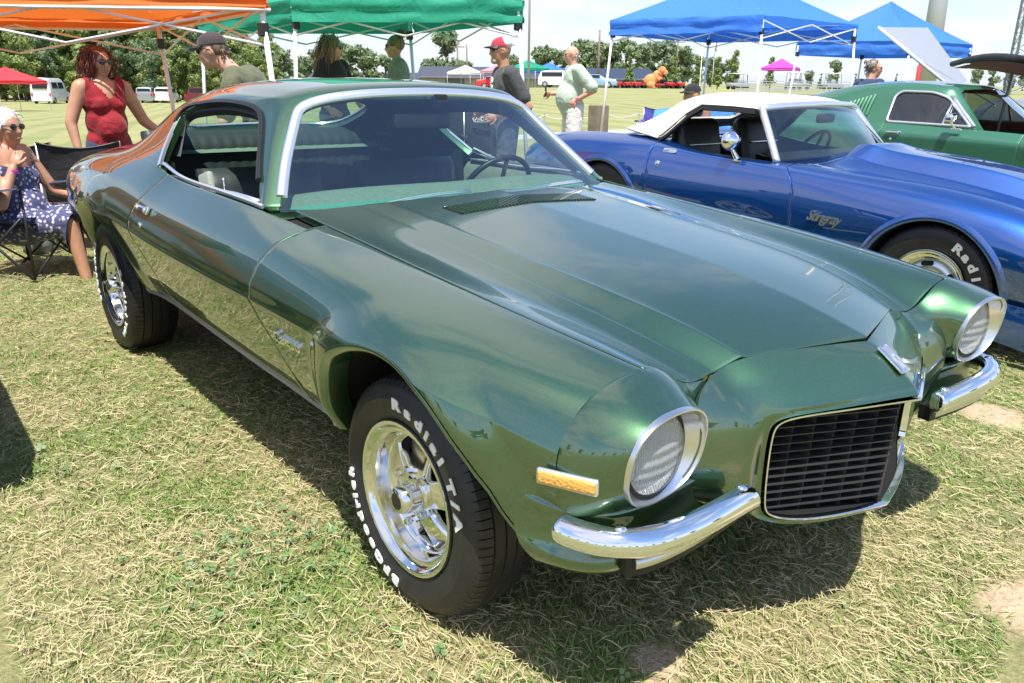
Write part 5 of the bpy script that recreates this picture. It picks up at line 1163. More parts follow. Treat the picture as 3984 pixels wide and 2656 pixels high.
small_tent('white tent in front of the dark-roofed shed', (-86, 62), 3.4, 0, 'tent_white'); small_tent('pink tent between the white and blue tents by the shed', (-83, 65), 3.4, 0, 'tent_pink')
small_tent('blue tent next to the pink one by the shed', (-81.0, 67.5), 3.2, 0, 'tent_blue'); small_tent('blue tent at the end of the row by the shed', (-79, 70), 3.2, 0, 'tent_blue')
small_tent('dark green tent beside the white estate car', (-72.5, 61), 3.6, 0, 'tent_green'); small_tent('magenta tent above the grandstand', (-47.8, 73.4), 3.2, 0, 'tent_magenta')
# ---- trees
def leafmat(name, a, b):
    m = mat(name, a, .6); lk(m, ramp(m, noise(m, .9, 3, .6), [(.35, a), (.65, b)]), bsdf(m).inputs['Base Color'])
    tl = nd(m, 'ShaderNodeBsdfTranslucent'); tl.inputs['Color'].default_value = (*b, 1); mx = nd(m, 'ShaderNodeMixShader'); mx.inputs[0].default_value = .22
    lk(m, bsdf(m).outputs[0], mx.inputs[1]); lk(m, tl.outputs[0], mx.inputs[2]); lk(m, mx.outputs[0], m.node_tree.nodes['Material Output'].inputs['Surface']); return m
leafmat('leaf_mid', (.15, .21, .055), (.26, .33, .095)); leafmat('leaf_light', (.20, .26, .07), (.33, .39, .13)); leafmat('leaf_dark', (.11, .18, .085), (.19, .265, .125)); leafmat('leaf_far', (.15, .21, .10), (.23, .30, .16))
varied('bark', (.13, .10, .075), .3, 6, .9, bmp=.4)
def tree_mesh(h, w, seed, n=2600, leaf=.34, conic=False, trunk=.28):
    rg_ = np.random.default_rng(seed); blobs = []
    for _ in range(20):
        z = rg_.uniform(.14, .95); k = (math.sin(math.pi*min(1, (z-.12)/.9))**.7) if not conic else (1.05-z)
        a = rg_.uniform(0, 6.28); r = rg_.uniform(.1, .62)*k; blobs.append((math.cos(a)*r*w/2, math.sin(a)*r*w/2, z*h, rg_.uniform(.20, .36)*w/2*(1 if not conic else max(.3, 1.15-z)*1.3)))
    B = np.array(blobs); idx = rg_.integers(0, len(B), n); d = rg_.normal(size=(n, 3)); d /= np.linalg.norm(d, axis=1, keepdims=True); rad = rg_.uniform(.55, 1.08, n)[:, None]
    P = B[idx, :3]+d*B[idx, 3:4]*rad*[1, 1, .85]; u = rg_.normal(size=(n, 3)); u /= np.linalg.norm(u, axis=1, keepdims=True); v = np.cross(d, u); v /= np.maximum(np.linalg.norm(v, axis=1, keepdims=True), 1e-6); s = (rg_.uniform(.5, 1.2, n)*leaf)[:, None]
    V = np.stack([P-u*s*.5, P+v*s*.35, P+u*s*.6, P-v*s*.35], 1).reshape(-1, 3); Fq = np.arange(4*n).reshape(-1, 4)
    tk = MB().tube([(0, 0, -.2), (0.02*h, 0, .25*h), (0, .02*h, .55*h), (0, 0, .8*h)], [trunk, trunk*.75, trunk*.45, .03], 8)
    for k in range(6):
        b = B[k]; tk.tube([(0, 0, .25*h+.06*h*k), (b[0]*.6, b[1]*.6, b[2]*.9), (b[0], b[1], b[2])], [trunk*.4, trunk*.22, .02], 5)
    return V, Fq, tk
TREES = {}
def make_tree(key, h, w, seed, leafm, **k):
    V, Fq, tk = tree_mesh(h, w, seed, **k); me = bpy.data.meshes.new('crown'); me.from_pydata(V.tolist(), [], Fq.tolist()); me.materials.append(MATS[leafm])
    m2 = bpy.data.meshes.new('trunk'); m2.from_pydata(tk.v, [], tk.f); m2.materials.append(MATS['bark']); TREES[key] = (me, m2)
def put_tree(key, xy, label, s=1.0, rz=0.0, group=None, name='broadleaf_tree', zs=1.0):
    t = thing(name, label, 'tree', (xy[0], xy[1], float(ground_z(*xy))-.05), rz, group); t.scale = (s, s, s*zs)
    for me, nm in zip(TREES[key], ('crown', 'trunk')): link(bpy.data.objects.new(nm, me), t)
    return t
for i, lm in enumerate(('leaf_mid', 'leaf_light', 'leaf_mid', 'leaf_dark', 'leaf_light')): make_tree('w%d' % i, 11+i*.6, 8.5, 20+i, lm, n=5200, leaf=.50)
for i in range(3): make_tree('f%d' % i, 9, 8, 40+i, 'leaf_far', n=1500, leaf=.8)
make_tree('small', 3.2, 2.6, 60, 'leaf_mid', n=700, leaf=.26, conic=True, trunk=.07); make_tree('cone', 2.2, 1.2, 61, 'leaf_dark', n=500, leaf=.2, conic=True, trunk=.05)
make_tree('spruce', 8.0, 5.2, 62, 'leaf_bluish' if 'leaf_bluish' in MATS else 'leaf_dark', n=3000, leaf=.35)
def polar(az, D): return (CAM_P[0]+D*math.cos(R_(az)), CAM_P[1]+D*math.sin(R_(az)))
def az_px(px): return CAM_YAW+math.degrees(math.atan((1176-px)/1946))
rr = random.Random(5)
for i in range(44):   # the wood on the left, two staggered rows
    px = -120+i*17.5+rr.uniform(-6, 6); D = 122+rr.uniform(0, 10)+(10 if i % 2 else 0); hh = np.interp(px, [-100, 60, 200, 330, 450, 560, 640], [1.10, 1.16, 1.10, .96, .86, .72, .62])
    put_tree('w%d' % rr.randrange(5), polar(az_px(px), D), 'tall leafy green tree standing in the dense wood behind the van', hh*rr.uniform(.88, 1.08), rr.uniform(0, 6), 'trees of the dense wood', zs=rr.uniform(.9, 1.12))
for i in range(26):
    px = -60+i*27+rr.uniform(-8, 8); put_tree('w%d' % rr.randrange(5), polar(az_px(px), 116+rr.uniform(-2, 3)), 'low bushy tree at the front edge of the dense wood', rr.uniform(.42, .62), rr.uniform(0, 6), 'bushy trees at the wood edge')
put_tree('spruce', polar(az_px(346), 112), 'round bluish green tree in front of the wood edge', .95, 1.0)
for i, (px, D, s) in enumerate(((560, 128, .66), (600, 128, .70), (640, 126, .72), (690, 130, .62), (730, 130, .66), (790, 128, .78), (840, 128, .68), (880, 130, .52))):
    put_tree('f%d' % (i % 3), polar(az_px(px), D), 'rounded tree thinning out towards the end of the wood', s*1.15, i, 'trees at the end of the wood')
for i, (px, D, s) in enumerate(((985, 170, .9), (1022, 170, 1.5), (1060, 172, .8), (1170, 210, 1.1))):
    put_tree('f%d' % (i % 3), polar(az_px(px), D), 'green tree rising behind the dark-roofed shed', s*.8, i*2, 'trees behind the shed')
for i in range(17):
    px = 1240+i*27+rr.uniform(-6, 6); s = np.interp(px, [1240, 1330, 1420, 1520, 1640, 1700], [1.0, 1.25, 1.25, 1.1, .75, .55])
    put_tree('f%d' % (i % 3), polar(az_px(px), 205+rr.uniform(-8, 8)), 'tree in the far hedgerow beyond the inflatable dog', s*rr.uniform(.8, 1.1), i, 'trees of the far hedgerow')
for px in (1437, 1541, 1597, 1640, 1678, 1760): put_tree('small', polar(az_px(px), 112), 'young conical tree planted in the meadow by the golf carts', 1.25 if px != 1678 else 1.5, px, 'young trees in the meadow')
for px in (1876, 1914, 1955, 2048): put_tree('cone', polar(az_px(px), 118), 'small clipped conifer on the bank above the grandstand', 1.0, px, 'small conifers on the bank')
for i, (px, s) in enumerate(((1850, .45), (1908, .62), (1990, .42), (2230, .5), (2268, .55), (2310, .5), (2340, .6))): put_tree('f%d' % (i % 3), polar(az_px(px), 190), 'scattered tree on the low ridge to the right', s, i, 'trees on the low ridge')
# ---- sheds
def shed(label, a, b, dep, h, rh, sign=None):
    a, b = np.array(a, float), np.array(b, float); t_ = (b-a)/np.linalg.norm(b-a); n_ = np.array([-t_[1], t_[0]]); n_ = n_ if n_@(a-CAM_P[:2]) > 0 else -n_; gz = float(ground_z(*((a+b)/2)))-.3
    t = thing('shed', label, 'building', (a[0], a[1], gz), math.atan2(t_[1], t_[0])); Ln = np.linalg.norm(b-a); d = dep if (n_@np.array([-t_[1], t_[0]])) > 0 else -dep
    varied('shed_wall', (.34, .31, .28), .1, 1, .8); mat('shed_roof', (.035, .045, .075), .35, .4); mat('shed_door', (.10, .10, .11), .5)
    for nm, q in (('front_wall', [(0, 0), (Ln, 0)]), ('back_wall', [(0, d), (Ln, d)])):
        MB().add([(q[0][0], q[0][1], 0), (q[1][0], q[1][1], 0), (q[1][0], q[1][1], h), (q[0][0], q[0][1], h)], [(0, 1, 2, 3)]).build(nm, 'shed_wall', t)
    for x in (0, Ln): MB().add([(x, 0, 0), (x, d, 0), (x, d, h), (x, d/2, h+rh), (x, 0, h)], [(0, 1, 2, 3, 4)]).build('gable_wall', 'shed_wall', t)
    s_ = .5*(1 if d > 0 else -1); 
    for y0, y1 in ((-s_, d/2), (d+s_, d/2)):
        MB().loft([[(x, y0, h-.18) for x in (-.5, Ln+.5)], [(x, y1, h+rh+.04) for x in (-.5, Ln+.5)], ]).build('roof', 'shed_roof', t)
    k = 4
    for i in range(k):
        x = Ln*(i+.6)/k; MB().box((x, -.04*(1 if d > 0 else -1), h*.42), (2.8, .06, h*.8)).build('roller_door', 'shed_door', t)
    if sign:
        text_obj(sign, frame((Ln+.06, d/2, h*.92), (0, -1 if d < 0 else 1, 0), (1, 0, 0)), 'white_letter', t, 'wall_sign', size=.9, depth=.03, bold=.02)
    return t
shed('long shed with blue-black roof behind the women', (-136, 62), (-112, 82), 14, 1.9, 1.7); shed('long tan shed with blue-black roof beyond the red-capped man', (-106, 68), (-84, 96), 16, 1.7, 1.6, '522')
# ---------------- people ----------------
def skinmat(name, col):
    m = mat(name, col, .5, Subsurface_Weight=.08, Subsurface_Radius=(.02, .01, .006), Subsurface_Scale=.05); lk(m, ramp(m, noise(m, 12, 4), [(.3, tuple(c*.88 for c in col)), (.7, tuple(min(1, c*1.08) for c in col))]), bsdf(m).inputs['Base Color'])
skinmat('skin_fair', (.62, .37, .27)); skinmat('skin_tan', (.50, .26, .16)); skinmat('skin_ruddy', (.62, .33, .23))
mat('lens_black', (.008, .008, .01), .08, Coat_Weight=1.0); mat('lips', (.42, .16, .13), .5)
def hairmat(name, a, b):
    m = mat(name, a, .45); wv = noise(m, 60, 3, .6, objvec(m, (1, 1, .12))); lk(m, ramp(m, wv, [(.35, a), (.65, b)]), bsdf(m).inputs['Base Color']); bump(m, wv, .6, .01)
hairmat('hair_auburn', (.075, .016, .010), (.22, .050, .026)); hairmat('hair_blonde', (.10, .06, .03), (.34, .24, .12)); hairmat('hair_brown', (.05, .03, .02), (.20, .13, .07)); hairmat('hair_white', (.5, .47, .44), (.8, .78, .75)); hairmat('hair_grey', (.10, .085, .07), (.26, .22, .18))
def caps(mb, a, b, ra, rb, n=12):
    a, b = np.array(a, float), np.array(b, float); d = b-a; L = max(np.linalg.norm(d), 1e-6); d /= L
    P = []; Rr = []
    for t in np.linspace(math.pi/2, 0, 5)[:-1]: P.append(a-d*ra*math.sin(t)); Rr.append(max(ra*math.cos(t), 1e-4))
    P += [a, b]; Rr += [ra, rb]
    for t in np.linspace(0, math.pi/2, 5)[1:]: P.append(b+d*rb*math.sin(t)); Rr.append(max(rb*math.cos(t), 1e-4))
    mb.tube([tuple(p) for p in P], Rr, n); return mb
def voxel(mb, name, m, parent, vox=.013, smooth_it=8, cuts=(), extra=None, fac=.5, cutf=None):
    o = mb.build(name, m, parent); md = o.modifiers.new('r', 'REMESH'); md.mode = 'VOXEL'; md.voxel_size = vox
    if smooth_it: s = o.modifiers.new('s', 'SMOOTH'); s.iterations = smooth_it; s.factor = fac
    evaluated(o); me = o.data
    if cuts or extra or cutf:
        bm = bmesh.new(); bm.from_mesh(me)
        for co, no in cuts: bmesh.ops.bisect_plane(bm, geom=bm.verts[:]+bm.edges[:]+bm.faces[:], plane_co=co, plane_no=no, clear_outer=True)
        if cutf: bmesh.ops.delete(bm, geom=[v for v in bm.verts if cutf(v.co)], context='VERTS')
        bm.to_mesh(me); bm.free()
        if extra is not None and extra.v:
            v = [tuple(q.co) for q in me.vertices]; f = [tuple(p.vertices) for p in me.polygons]; n = len(v); v += extra.v; f += [tuple(i+n for i in q) for q in extra.f]
            me = bpy.data.meshes.new(name); me.from_pydata(v, [], f); o.data = me
    if not me.materials: me.materials.append(MATS[m])
    me.polygons.foreach_set('use_smooth', [True]*len(me.polygons)); me.update(); return o
def hand(mb, w, d, up, s=1.0, curl=.5, thumb=1):
    """five-finger hand growing from wrist w along d; up = back of the hand"""
    w, d, up = (np.array(q, float) for q in (w, d, up)); d /= np.linalg.norm(d); up = up-d*(up@d); up /= np.linalg.norm(up); sd = np.cross(d, up)
    pc = w+d*.048*s; rot = Matrix((tuple(d), tuple(sd), tuple(up))).transposed(); mb.ell(pc, (.050*s, .040*s, .017*s), 12, 8, rot)
    for k, (off, ln) in enumerate(((-.030, .060), (-.010, .072), (.010, .068), (.029, .052))):
        a = w+d*.085*s+sd*off*s; b = a+(d*math.cos(curl*.6)-up*math.sin(curl*.6))*ln*.5*s; c = b+(d*math.cos(curl*1.6)-up*math.sin(curl*1.6))*ln*.5*s
        caps(mb, a-d*.02*s, b, .0095*s, .0088*s, 7); caps(mb, b, c, .0088*s, .0072*s, 7)
    a = w+d*.03*s-sd*.034*s*thumb; b = a+(d*.7-sd*.6*thumb-up*.15)*.034*s; c = b+(d*.95-sd*.2*thumb-up*.25)*.03*s; caps(mb, a, b, .012*s, .0105*s, 7); caps(mb, b, c, .0105*s, .008*s, 7)
def head(mb, c, yaw=0., pitch=0., s=1.0):
    """skull, jaw, nose, ears about centre c; returns a function mapping head-local points to body space"""
    Rm = Euler((0, pitch, yaw)).to_matrix(); c = Vector(c); T = lambda p: tuple(c+Rm @ (Vector(p)*s))
    mb.ell(T((-.008, 0, .020)), (.098*s, .076*s, .102*s), 18, 14, Rm); mb.ell(T((.022, 0, -.045)), (.070*s, .058*s, .075*s), 14, 10, Rm); mb.ell(T((.050, 0, -.093)), (.032*s, .032*s, .024*s), 10, 8, Rm)
    caps(mb, T((.088, 0, .012)), T((.106, 0, -.026)), .010*s, .0155*s, 8); mb.ell(T((.080, 0, .026)), (.016*s, .055*s, .010*s), 10, 6, Rm)
    mb.ell(T((.083, 0, -.062)), (.014*s, .025*s, .012*s), 10, 6, Rm)
    for sd in (-1, 1): mb.ell(T((-.008, .078*sd, -.004)), (.020*s, .009*s, .032*s), 10, 8, Rm); mb.ell(T((.060, .038*sd, -.020)), (.030*s, .026*s, .028*s), 10, 8, Rm)
    return T, Rm
def shades(T, Rm, parent, m='lens_black', s=1.0, w=.030, h=.021):
    mb = MB()
    for sd in (-1, 1): mb.ell(T((.090, .033*sd, .010)), (.010*s, w*s, h*s), 12, 8, Rm); mb.tube([T((.088, .060*sd, .016)), T((.02, .080*sd, .018)), T((-.015, .081*sd, .006))], .0032*s, 5)
    mb.tube([T((.103, -.012, .014)), T((.103, .012, .014))], .004*s, 5); return mb.build('sunglasses', m, parent, smooth=True)
def mouth(T, Rm, parent, s=1.0): return MB().ell(T((.094, 0, -.066)), (.006*s, .022*s, .006*s), 10, 6, Rm).build('lips', 'lips', parent, smooth=True)
def cap(T, Rm, parent, m, brim='pole_black', s=1.0):
    mb = MB(); rings = []
    for t in np.linspace(0, math.pi/2, 7): rings.append([T((-.008+.106*math.cos(t)*math.cos(a), .084*math.cos(t)*math.sin(a), .045+.088*math.sin(t))) for a in np.linspace(0, 2*math.pi, 20, endpoint=False)])
    c_ = mb.loft(rings, closed=True).build('cap', m, parent, smooth=True); br = MB(); rg = []
    for r in (.0, .35, .7, 1.0): rg.append([T((.075*math.cos(a)+.085*r*math.cos(a)+.01, (.080+.004*r)*math.sin(a), .050-.018*r+.012*math.cos(a*2)*r*.3)) for a in np.linspace(-1.25, 1.25, 12)])
    br.loft(rg); br.loft([[tuple(Vector(p)-Vector((0, 0, .006))) for p in r] for r in rg]); br.build('cap_brim', brim, c_, smooth=True); return c_
def strands(T, pts, parent, m, name='hair', base=None, n=90, ln=.2, r=.010, seed=1, droop=.8, spread=.5, smooth_=True):
    """a volume of tapered locks rooted on the skull"""
    rg = np.random.default_rng(seed); mb = MB()
    for bc, br in base or []: mb.ell(T(bc), br, 16, 12)
    for _ in range(n):
        u = rg.uniform(0, 1); k = rg.integers(0, len(pts)); p0 = np.array(pts[k])+rg.normal(0, .018, 3); out = np.array([p0[0]*.6, p0[1], .02]); out /= max(np.linalg.norm(out), 1e-3); L = ln*rg.uniform(.6, 1.15)
        q = [p0]; v = out*spread+np.array([-.15, 0, -.2])+rg.normal(0, .25, 3)
        for i in range(4): q.append(q[-1]+v*L/4); v = v*.6+np.array([0, 0, -droop])+rg.normal(0, .30, 3)
        mb.tube([T(tuple(w)) for w in q], [r, r*1.2, r, r*.7, r*.25], 5)
    return mb.build(name, m, parent, smooth=smooth_)
skull = [(.02*a-.02, .075*math.sin(t), .085*math.cos(t)+.02) for t in np.linspace(-1.5, 1.5, 11) for a in (-3, -1, 1)]
back_sk = [(-.085, y, z) for y in (-.05, 0, .05) for z in (.06, .02, -.03)]
def person(label, xy, yaw, z=None, group=None, cat='person'):
    gz = float(ground_z(*xy)) if z is None else z
    return thing('person', label, cat, (xy[0], xy[1], gz), R_(yaw), group)
def torso(mb, W=1.0, belly=0., bust=0., z=0., lean=0., g=0.):
    sx = lambda zz: (zz-.95)*math.sin(lean)
    mb.ell((sx(1.30)+.0, 0, 1.30+z), (.112*W+g, .172*W+g, .185+g), 20, 14); mb.ell((sx(1.10)+.008, 0, 1.10+z), (.108*W+g, .155*W+g, .17+g), 20, 14); mb.ell((.0, 0, .93+z), (.115*W+g, .168*W+g, .135+g), 20, 14)
    for sd in (-1, 1): mb.ell((sx(1.42), .14*W*sd, 1.415+z), (.062+g, .085+g, .062+g), 12, 10)
    if belly: mb.ell((.075+sx(1.05), 0, 1.05+z), (.13*belly+g, .15*belly+g, .17*belly+g), 18, 12)
    if bust:
        for sd in (-1, 1): mb.ell((.085+sx(1.27), .075*sd, 1.255+z), (.068*bust+g, .072*bust+g, .072*bust+g), 14, 10)
def legs(mb, hips, knees, ankles, r=(.088, .060, .040), g=0., feet=True):
    for h, k, a in zip(hips, knees, ankles):
        caps(mb, h, k, r[0]+g, r[1]+g); caps(mb, k, a, r[1]*.95+g, r[2]+g)
        if feet: mb.ell((a[0]+.06, a[1], a[2]-.045), (.125, .042, .035), 12, 8)
def standing(mb, W=1.0, feet=True): legs(mb, [(0, .095, .90), (0, -.095, .90)], [(.02, .10, .50), (.02, -.10, .50)], [(0, .10, .09), (0, -.10, .09)], feet=feet)
# 1 woman in the red top
t = person('woman with auburn hair and sunglasses wearing a sleeveless red lace-trimmed top', (-5.73, -.09), 12); t.scale = (.90,)*3
b = MB(); torso(b, 1.10, .85, .9); caps(b, (0, 0, 1.40), (.015, 0, 1.53), .058, .052); T, Rm = head(b, (.03, 0, 1.605), .12, .05); standing(b)
ex = MB()
for sd, e_, w_ in ((1, (-.02, .36, 1.10), (.14, .50, .93)), (-1, (-.02, -.30, 1.10), (.06, -.30, .86))):
    caps(b, (0, .19*sd, 1.40), e_, .066, .052); caps(b, e_, w_, .050, .034); hand(ex, w_, np.array(w_)-np.array(e_), (0, sd, .2), 1.0, .5, sd)
voxel(b, 'body', 'skin_tan', t, extra=ex)
b = MB(); torso(b, 1.10, .85, .9, g=.014); caps(b, (0, .10, 1.38), (0, .13, 1.46), .05, .04); caps(b, (0, -.10, 1.38), (0, -.13, 1.46), .05, .04)
fabric('red_jersey', (.27, .006, .014), .7, 10); voxel(b, 'red_top', 'red_jersey', t, cuts=[((0, 0, .80), (0, 0, -1)), ((0, .185, 1.3), (0, 1, .12)), ((0, -.185, 1.3), (0, -1, .12))], cutf=lambda q: (q.x > -.02 and q.z > 1.30+abs(q.y)*1.5 and abs(q.y) < .10) or (q.z > 1.43 and abs(q.y) < .075))
b = MB(); legs(b, [(0, .10, .90), (0, -.10, .90)], [(.02, .10, .50), (.02, -.10, .50)], [(0, .10, .12), (0, -.10, .12)], g=.02, feet=False); b.ell((0, 0, .90), (.14, .19, .13), 16, 10); fabric('denim', (.035, .06, .13), .5, 14); voxel(b, 'jeans', 'denim', t, cuts=[((0, 0, .12), (0, 0, -1))])
strands(T, skull+back_sk, t, 'hair_auburn', base=[((-.024, 0, .036), (.100, .090, .098)), ((-.058, 0, -.04), (.066, .10, .11)), ((-.03, .078, -.04), (.05, .028, .09)), ((-.03, -.078, -.04), (.05, .028, .09))], n=520, ln=.17, r=.0032, seed=3, droop=.85, spread=.55); shades(T, Rm, t, w=.034, h=.026); mouth(T, Rm, t)
# 2 man in the olive shirt leaning over
t = person('man in olive green shirt and dark mesh cap leaning forward behind the coupe', (-4.03, .62), -128); t.scale = (.95,)*3
b = MB(); ln = .55; torso(b, 1.06, .9, lean=ln); nb = (.36, 0, 1.42); caps(b, (.24, 0, 1.40), (.37, 0, 1.52), .062, .058); T, Rm = head(b, (.43, 0, 1.585), -.05, .12, 1.02); standing(b); ex = MB()
for sd, e_, w_ in ((1, (.30, .30, 1.10), (.42, .24, .93)), (-1, (.02, -.34, 1.15), (.10, -.30, .90))):
    caps(b, (.24, .20*sd, 1.38), e_, .058, .046); caps(b, e_, w_, .044, .031); hand(ex, w_, np.array(w_)-np.array(e_), (0, sd, .3), 1.05, .6, sd)
voxel(b, 'body', 'skin_ruddy', t, extra=ex)
b = MB(); torso(b, 1.06, .9, lean=ln, g=.016)
for sd, e_ in ((1, (.30, .30, 1.10)), (-1, (.02, -.34, 1.15))): a_ = np.array((.24, .20*sd, 1.38)); caps(b, a_, a_+(np.array(e_)-a_)*.75, .078, .076)
caps(b, (.20, 0, 1.36), (.30, 0, 1.44), .075, .066); fabric('olive_jersey', (.105, .110, .058), .8, 8); voxel(b, 'olive_shirt', 'olive_jersey', t, cuts=[((0, 0, .84), (0, 0, -1))])
b = MB(); legs(b, [(0, .10, .90), (0, -.10, .90)], [(.02, .11, .50), (.02, -.11, .50)], [(0, .10, .3), (0, -.10, .3)], g=.035, feet=False); b.ell((0, 0, .91), (.15, .19, .12), 16, 10); fabric('grey_shorts', (.10, .10, .085), .6, 10); voxel(b, 'cargo_shorts', 'grey_shorts', t, cuts=[((0, 0, .46), (0, 0, -1))])
strands(T, [(-.08, y, z) for y in (-.05, 0, .05) for z in (0, -.02)], t, 'hair_brown', base=[((-.02, 0, .018), (.092, .080, .085))], n=30, ln=.04, r=.006, seed=4); fabric('cap_mesh', (.045, .030, .032), .2, 60); cap(T, Rm, t, 'cap_mesh', 'pole_black'); shades(T, Rm, t)
# 3 blonde woman, 4 woman with a top knot
t = person('blonde woman in black top smiling under the green canopy', (-7.23, 2.72), 20); t.scale = (1.05,)*3
b = MB(); torso(b, .98, .5, .8); caps(b, (0, 0, 1.40), (.015, 0, 1.53), .052, .048); T, Rm = head(b, (.03, 0, 1.60), .45, .08); standing(b); ex = MB()
for sd, e_, w_ in ((1, (-.02, .33, 1.12), (.10, .42, .90)), (-1, (-.05, -.28, 1.12), (.12, -.20, .98))): caps(b, (0, .165*sd, 1.40), e_, .050, .040); caps(b, e_, w_, .038, .028); hand(ex, w_, np.array(w_)-np.array(e_), (0, sd, .2), .95, .5, sd)
voxel(b, 'body', 'skin_fair', t, extra=ex)
b = MB(); torso(b, .98, .5, .8, g=.016)
for sd, e_ in ((1, (-.02, .33, 1.12)), (-1, (-.05, -.28, 1.12))): a_ = np.array((0, .165*sd, 1.40)); caps(b, a_, a_+(np.array(e_)-a_)*.6, .066, .062)
fabric('black_jersey', (.012, .012, .014), .6, 10); voxel(b, 'black_top', 'black_jersey', t, cuts=[((0, 0, .84), (0, 0, -1))])
b = MB(); legs(b, [(0, .10, .90), (0, -.10, .90)], [(.02, .10, .50), (.02, -.10, .50)], [(0, .10, .12), (0, -.10, .12)], g=.02, feet=False); b.ell((0, 0, .91), (.14, .185, .12), 16, 10); voxel(b, 'jeans', 'denim', t, cuts=[((0, 0, .12), (0, 0, -1))])
strands(T, skull+back_sk, t, 'hair_blonde', base=[((-.022, 0, .035), (.103, .092, .10)), ((-.055, 0, -.06), (.07, .10, .14)), ((-.01, .082, -.06), (.05, .028, .11)), ((-.01, -.082, -.06), (.05, .028, .11))], n=520, ln=.20, r=.003, seed=8, droop=1.1, spread=.3); shades(T, Rm, t); mouth(T, Rm, t)
t = person('woman with hair tied up in a top knot wearing a sage green tee', (-7.37, 3.68), -118); t.scale = (1.06,)*3
b = MB(); torso(b, 1.0, .5, .7); caps(b, (0, 0, 1.40), (.02, 0, 1.54), .050, .046); T, Rm = head(b, (.04, 0, 1.605), -.12, .0); standing(b); ex = MB()
for sd in (-1, 1): e_, w_ = (-.05, .27*sd, 1.12), (.14, .22*sd, .98); caps(b, (0, .17*sd, 1.40), e_, .050, .040); caps(b, e_, w_, .038, .028); hand(ex, w_, np.array(w_)-np.array(e_), (0, sd, .2), .95, .5, sd)
voxel(b, 'body', 'skin_fair', t, extra=ex)
b = MB(); torso(b, 1.0, .5, .7, g=.018)
for sd in (-1, 1): a_ = np.array((0, .17*sd, 1.40)); caps(b, a_, a_+(np.array((-.05, .27*sd, 1.12))-a_)*.7, .068, .066)
fabric('sage_jersey', (.20, .24, .17), .7, 10); voxel(b, 'sage_tee', 'sage_jersey', t, cuts=[((0, 0, .82), (0, 0, -1))])
b = MB(); legs(b, [(0, .10, .90), (0, -.10, .90)], [(.02, .10, .50), (.02, -.10, .50)], [(0, .10, .12), (0, -.10, .12)], g=.02, feet=False); b.ell((0, 0, .91), (.14, .185, .12), 16, 10); voxel(b, 'jeans', 'denim', t, cuts=[((0, 0, .12), (0, 0, -1))])
strands(T, [(-.055, 0, .12)]*3, t, 'hair_blonde', base=[((-.022, 0, .038), (.100, .086, .096)), ((-.06, 0, .115), (.045, .045, .05))], n=160, ln=.13, r=.0035, seed=9, droop=-.35, spread=.15); shades(T, Rm, t); MB().ell(T((-.008, .082, -.045)), (.007, .007, .007)).ell(T((-.008, -.082, -.045)), (.007, .007, .007)).build('earring', 'tent_green', t, smooth=True)
# 5 man with red cap
t = person('bearded man in red and white cap and charcoal printed tee', (-5.14, 3.56), -112)
b = MB(); torso(b, 1.08, .75); caps(b, (0, 0, 1.42), (.03, 0, 1.56), .064, .058); T, Rm = head(b, (.05, 0, 1.63), -.05, .0, 1.03); standing(b); ex = MB()
for sd, e_, w_ in ((1, (-.16, .27, 1.10), (.14, .22, 1.02)), (-1, (-.06, -.29, 1.12), (.20, -.16, 1.05))): caps(b, (0, .20*sd, 1.42), e_, .062, .050); caps(b, e_, w_, .047, .033); hand(ex, w_, np.array(w_)-np.array(e_), (.2, sd, .3), 1.08, .7, sd)
voxel(b, 'body', 'skin_tan', t, extra=ex)
b = MB(); torso(b, 1.08, .75, g=.018)
for sd, e_ in ((1, (-.16, .27, 1.10)), (-1, (-.06, -.29, 1.12))): a_ = np.array((0, .20*sd, 1.42)); caps(b, a_, a_+(np.array(e_)-a_)*.72, .082, .080)
fabric('charcoal_jersey', (.055, .06, .062), .8, 9); voxel(b, 'charcoal_tee', 'charcoal_jersey', t, cuts=[((0, 0, .82), (0, 0, -1))])
text_obj('CORVETTE', frame((.135, -.02, 1.17), (0, 0, -1), (1, 0, .1)), 'white_letter', t, 'shirt_print', size=.085, depth=.012, bold=.002)
b = MB(); legs(b, [(0, .10, .90), (0, -.10, .90)], [(.02, .11, .50), (.02, -.11, .50)], [(0, .10, .3), (0, -.10, .3)], g=.035, feet=False); b.ell((0, 0, .91), (.15, .19, .12), 16, 10); fabric('blue_shorts', (.07, .09, .14), .6, 10); voxel(b, 'shorts', 'blue_shorts', t, cuts=[((0, 0, .44), (0, 0, -1))])
mat('beard_grey', (.42, .36, .32), .9); MB().ell(T((.062, 0, -.088)), (.038, .040, .034), 12, 8, Rm).build('beard', 'beard_grey', t, smooth=True)
fabric('cap_red', (.42, .03, .05), .2, 40); c_ = cap(T, Rm, t, 'cap_red', 'pole_black'); MB().ell(T((-.045, 0, .075)), (.075, .086, .066), 14, 10, Rm).build('cap_mesh_back', 'white_paint', c_, smooth=True); shades(T, Rm, t, w=.034, h=.017)
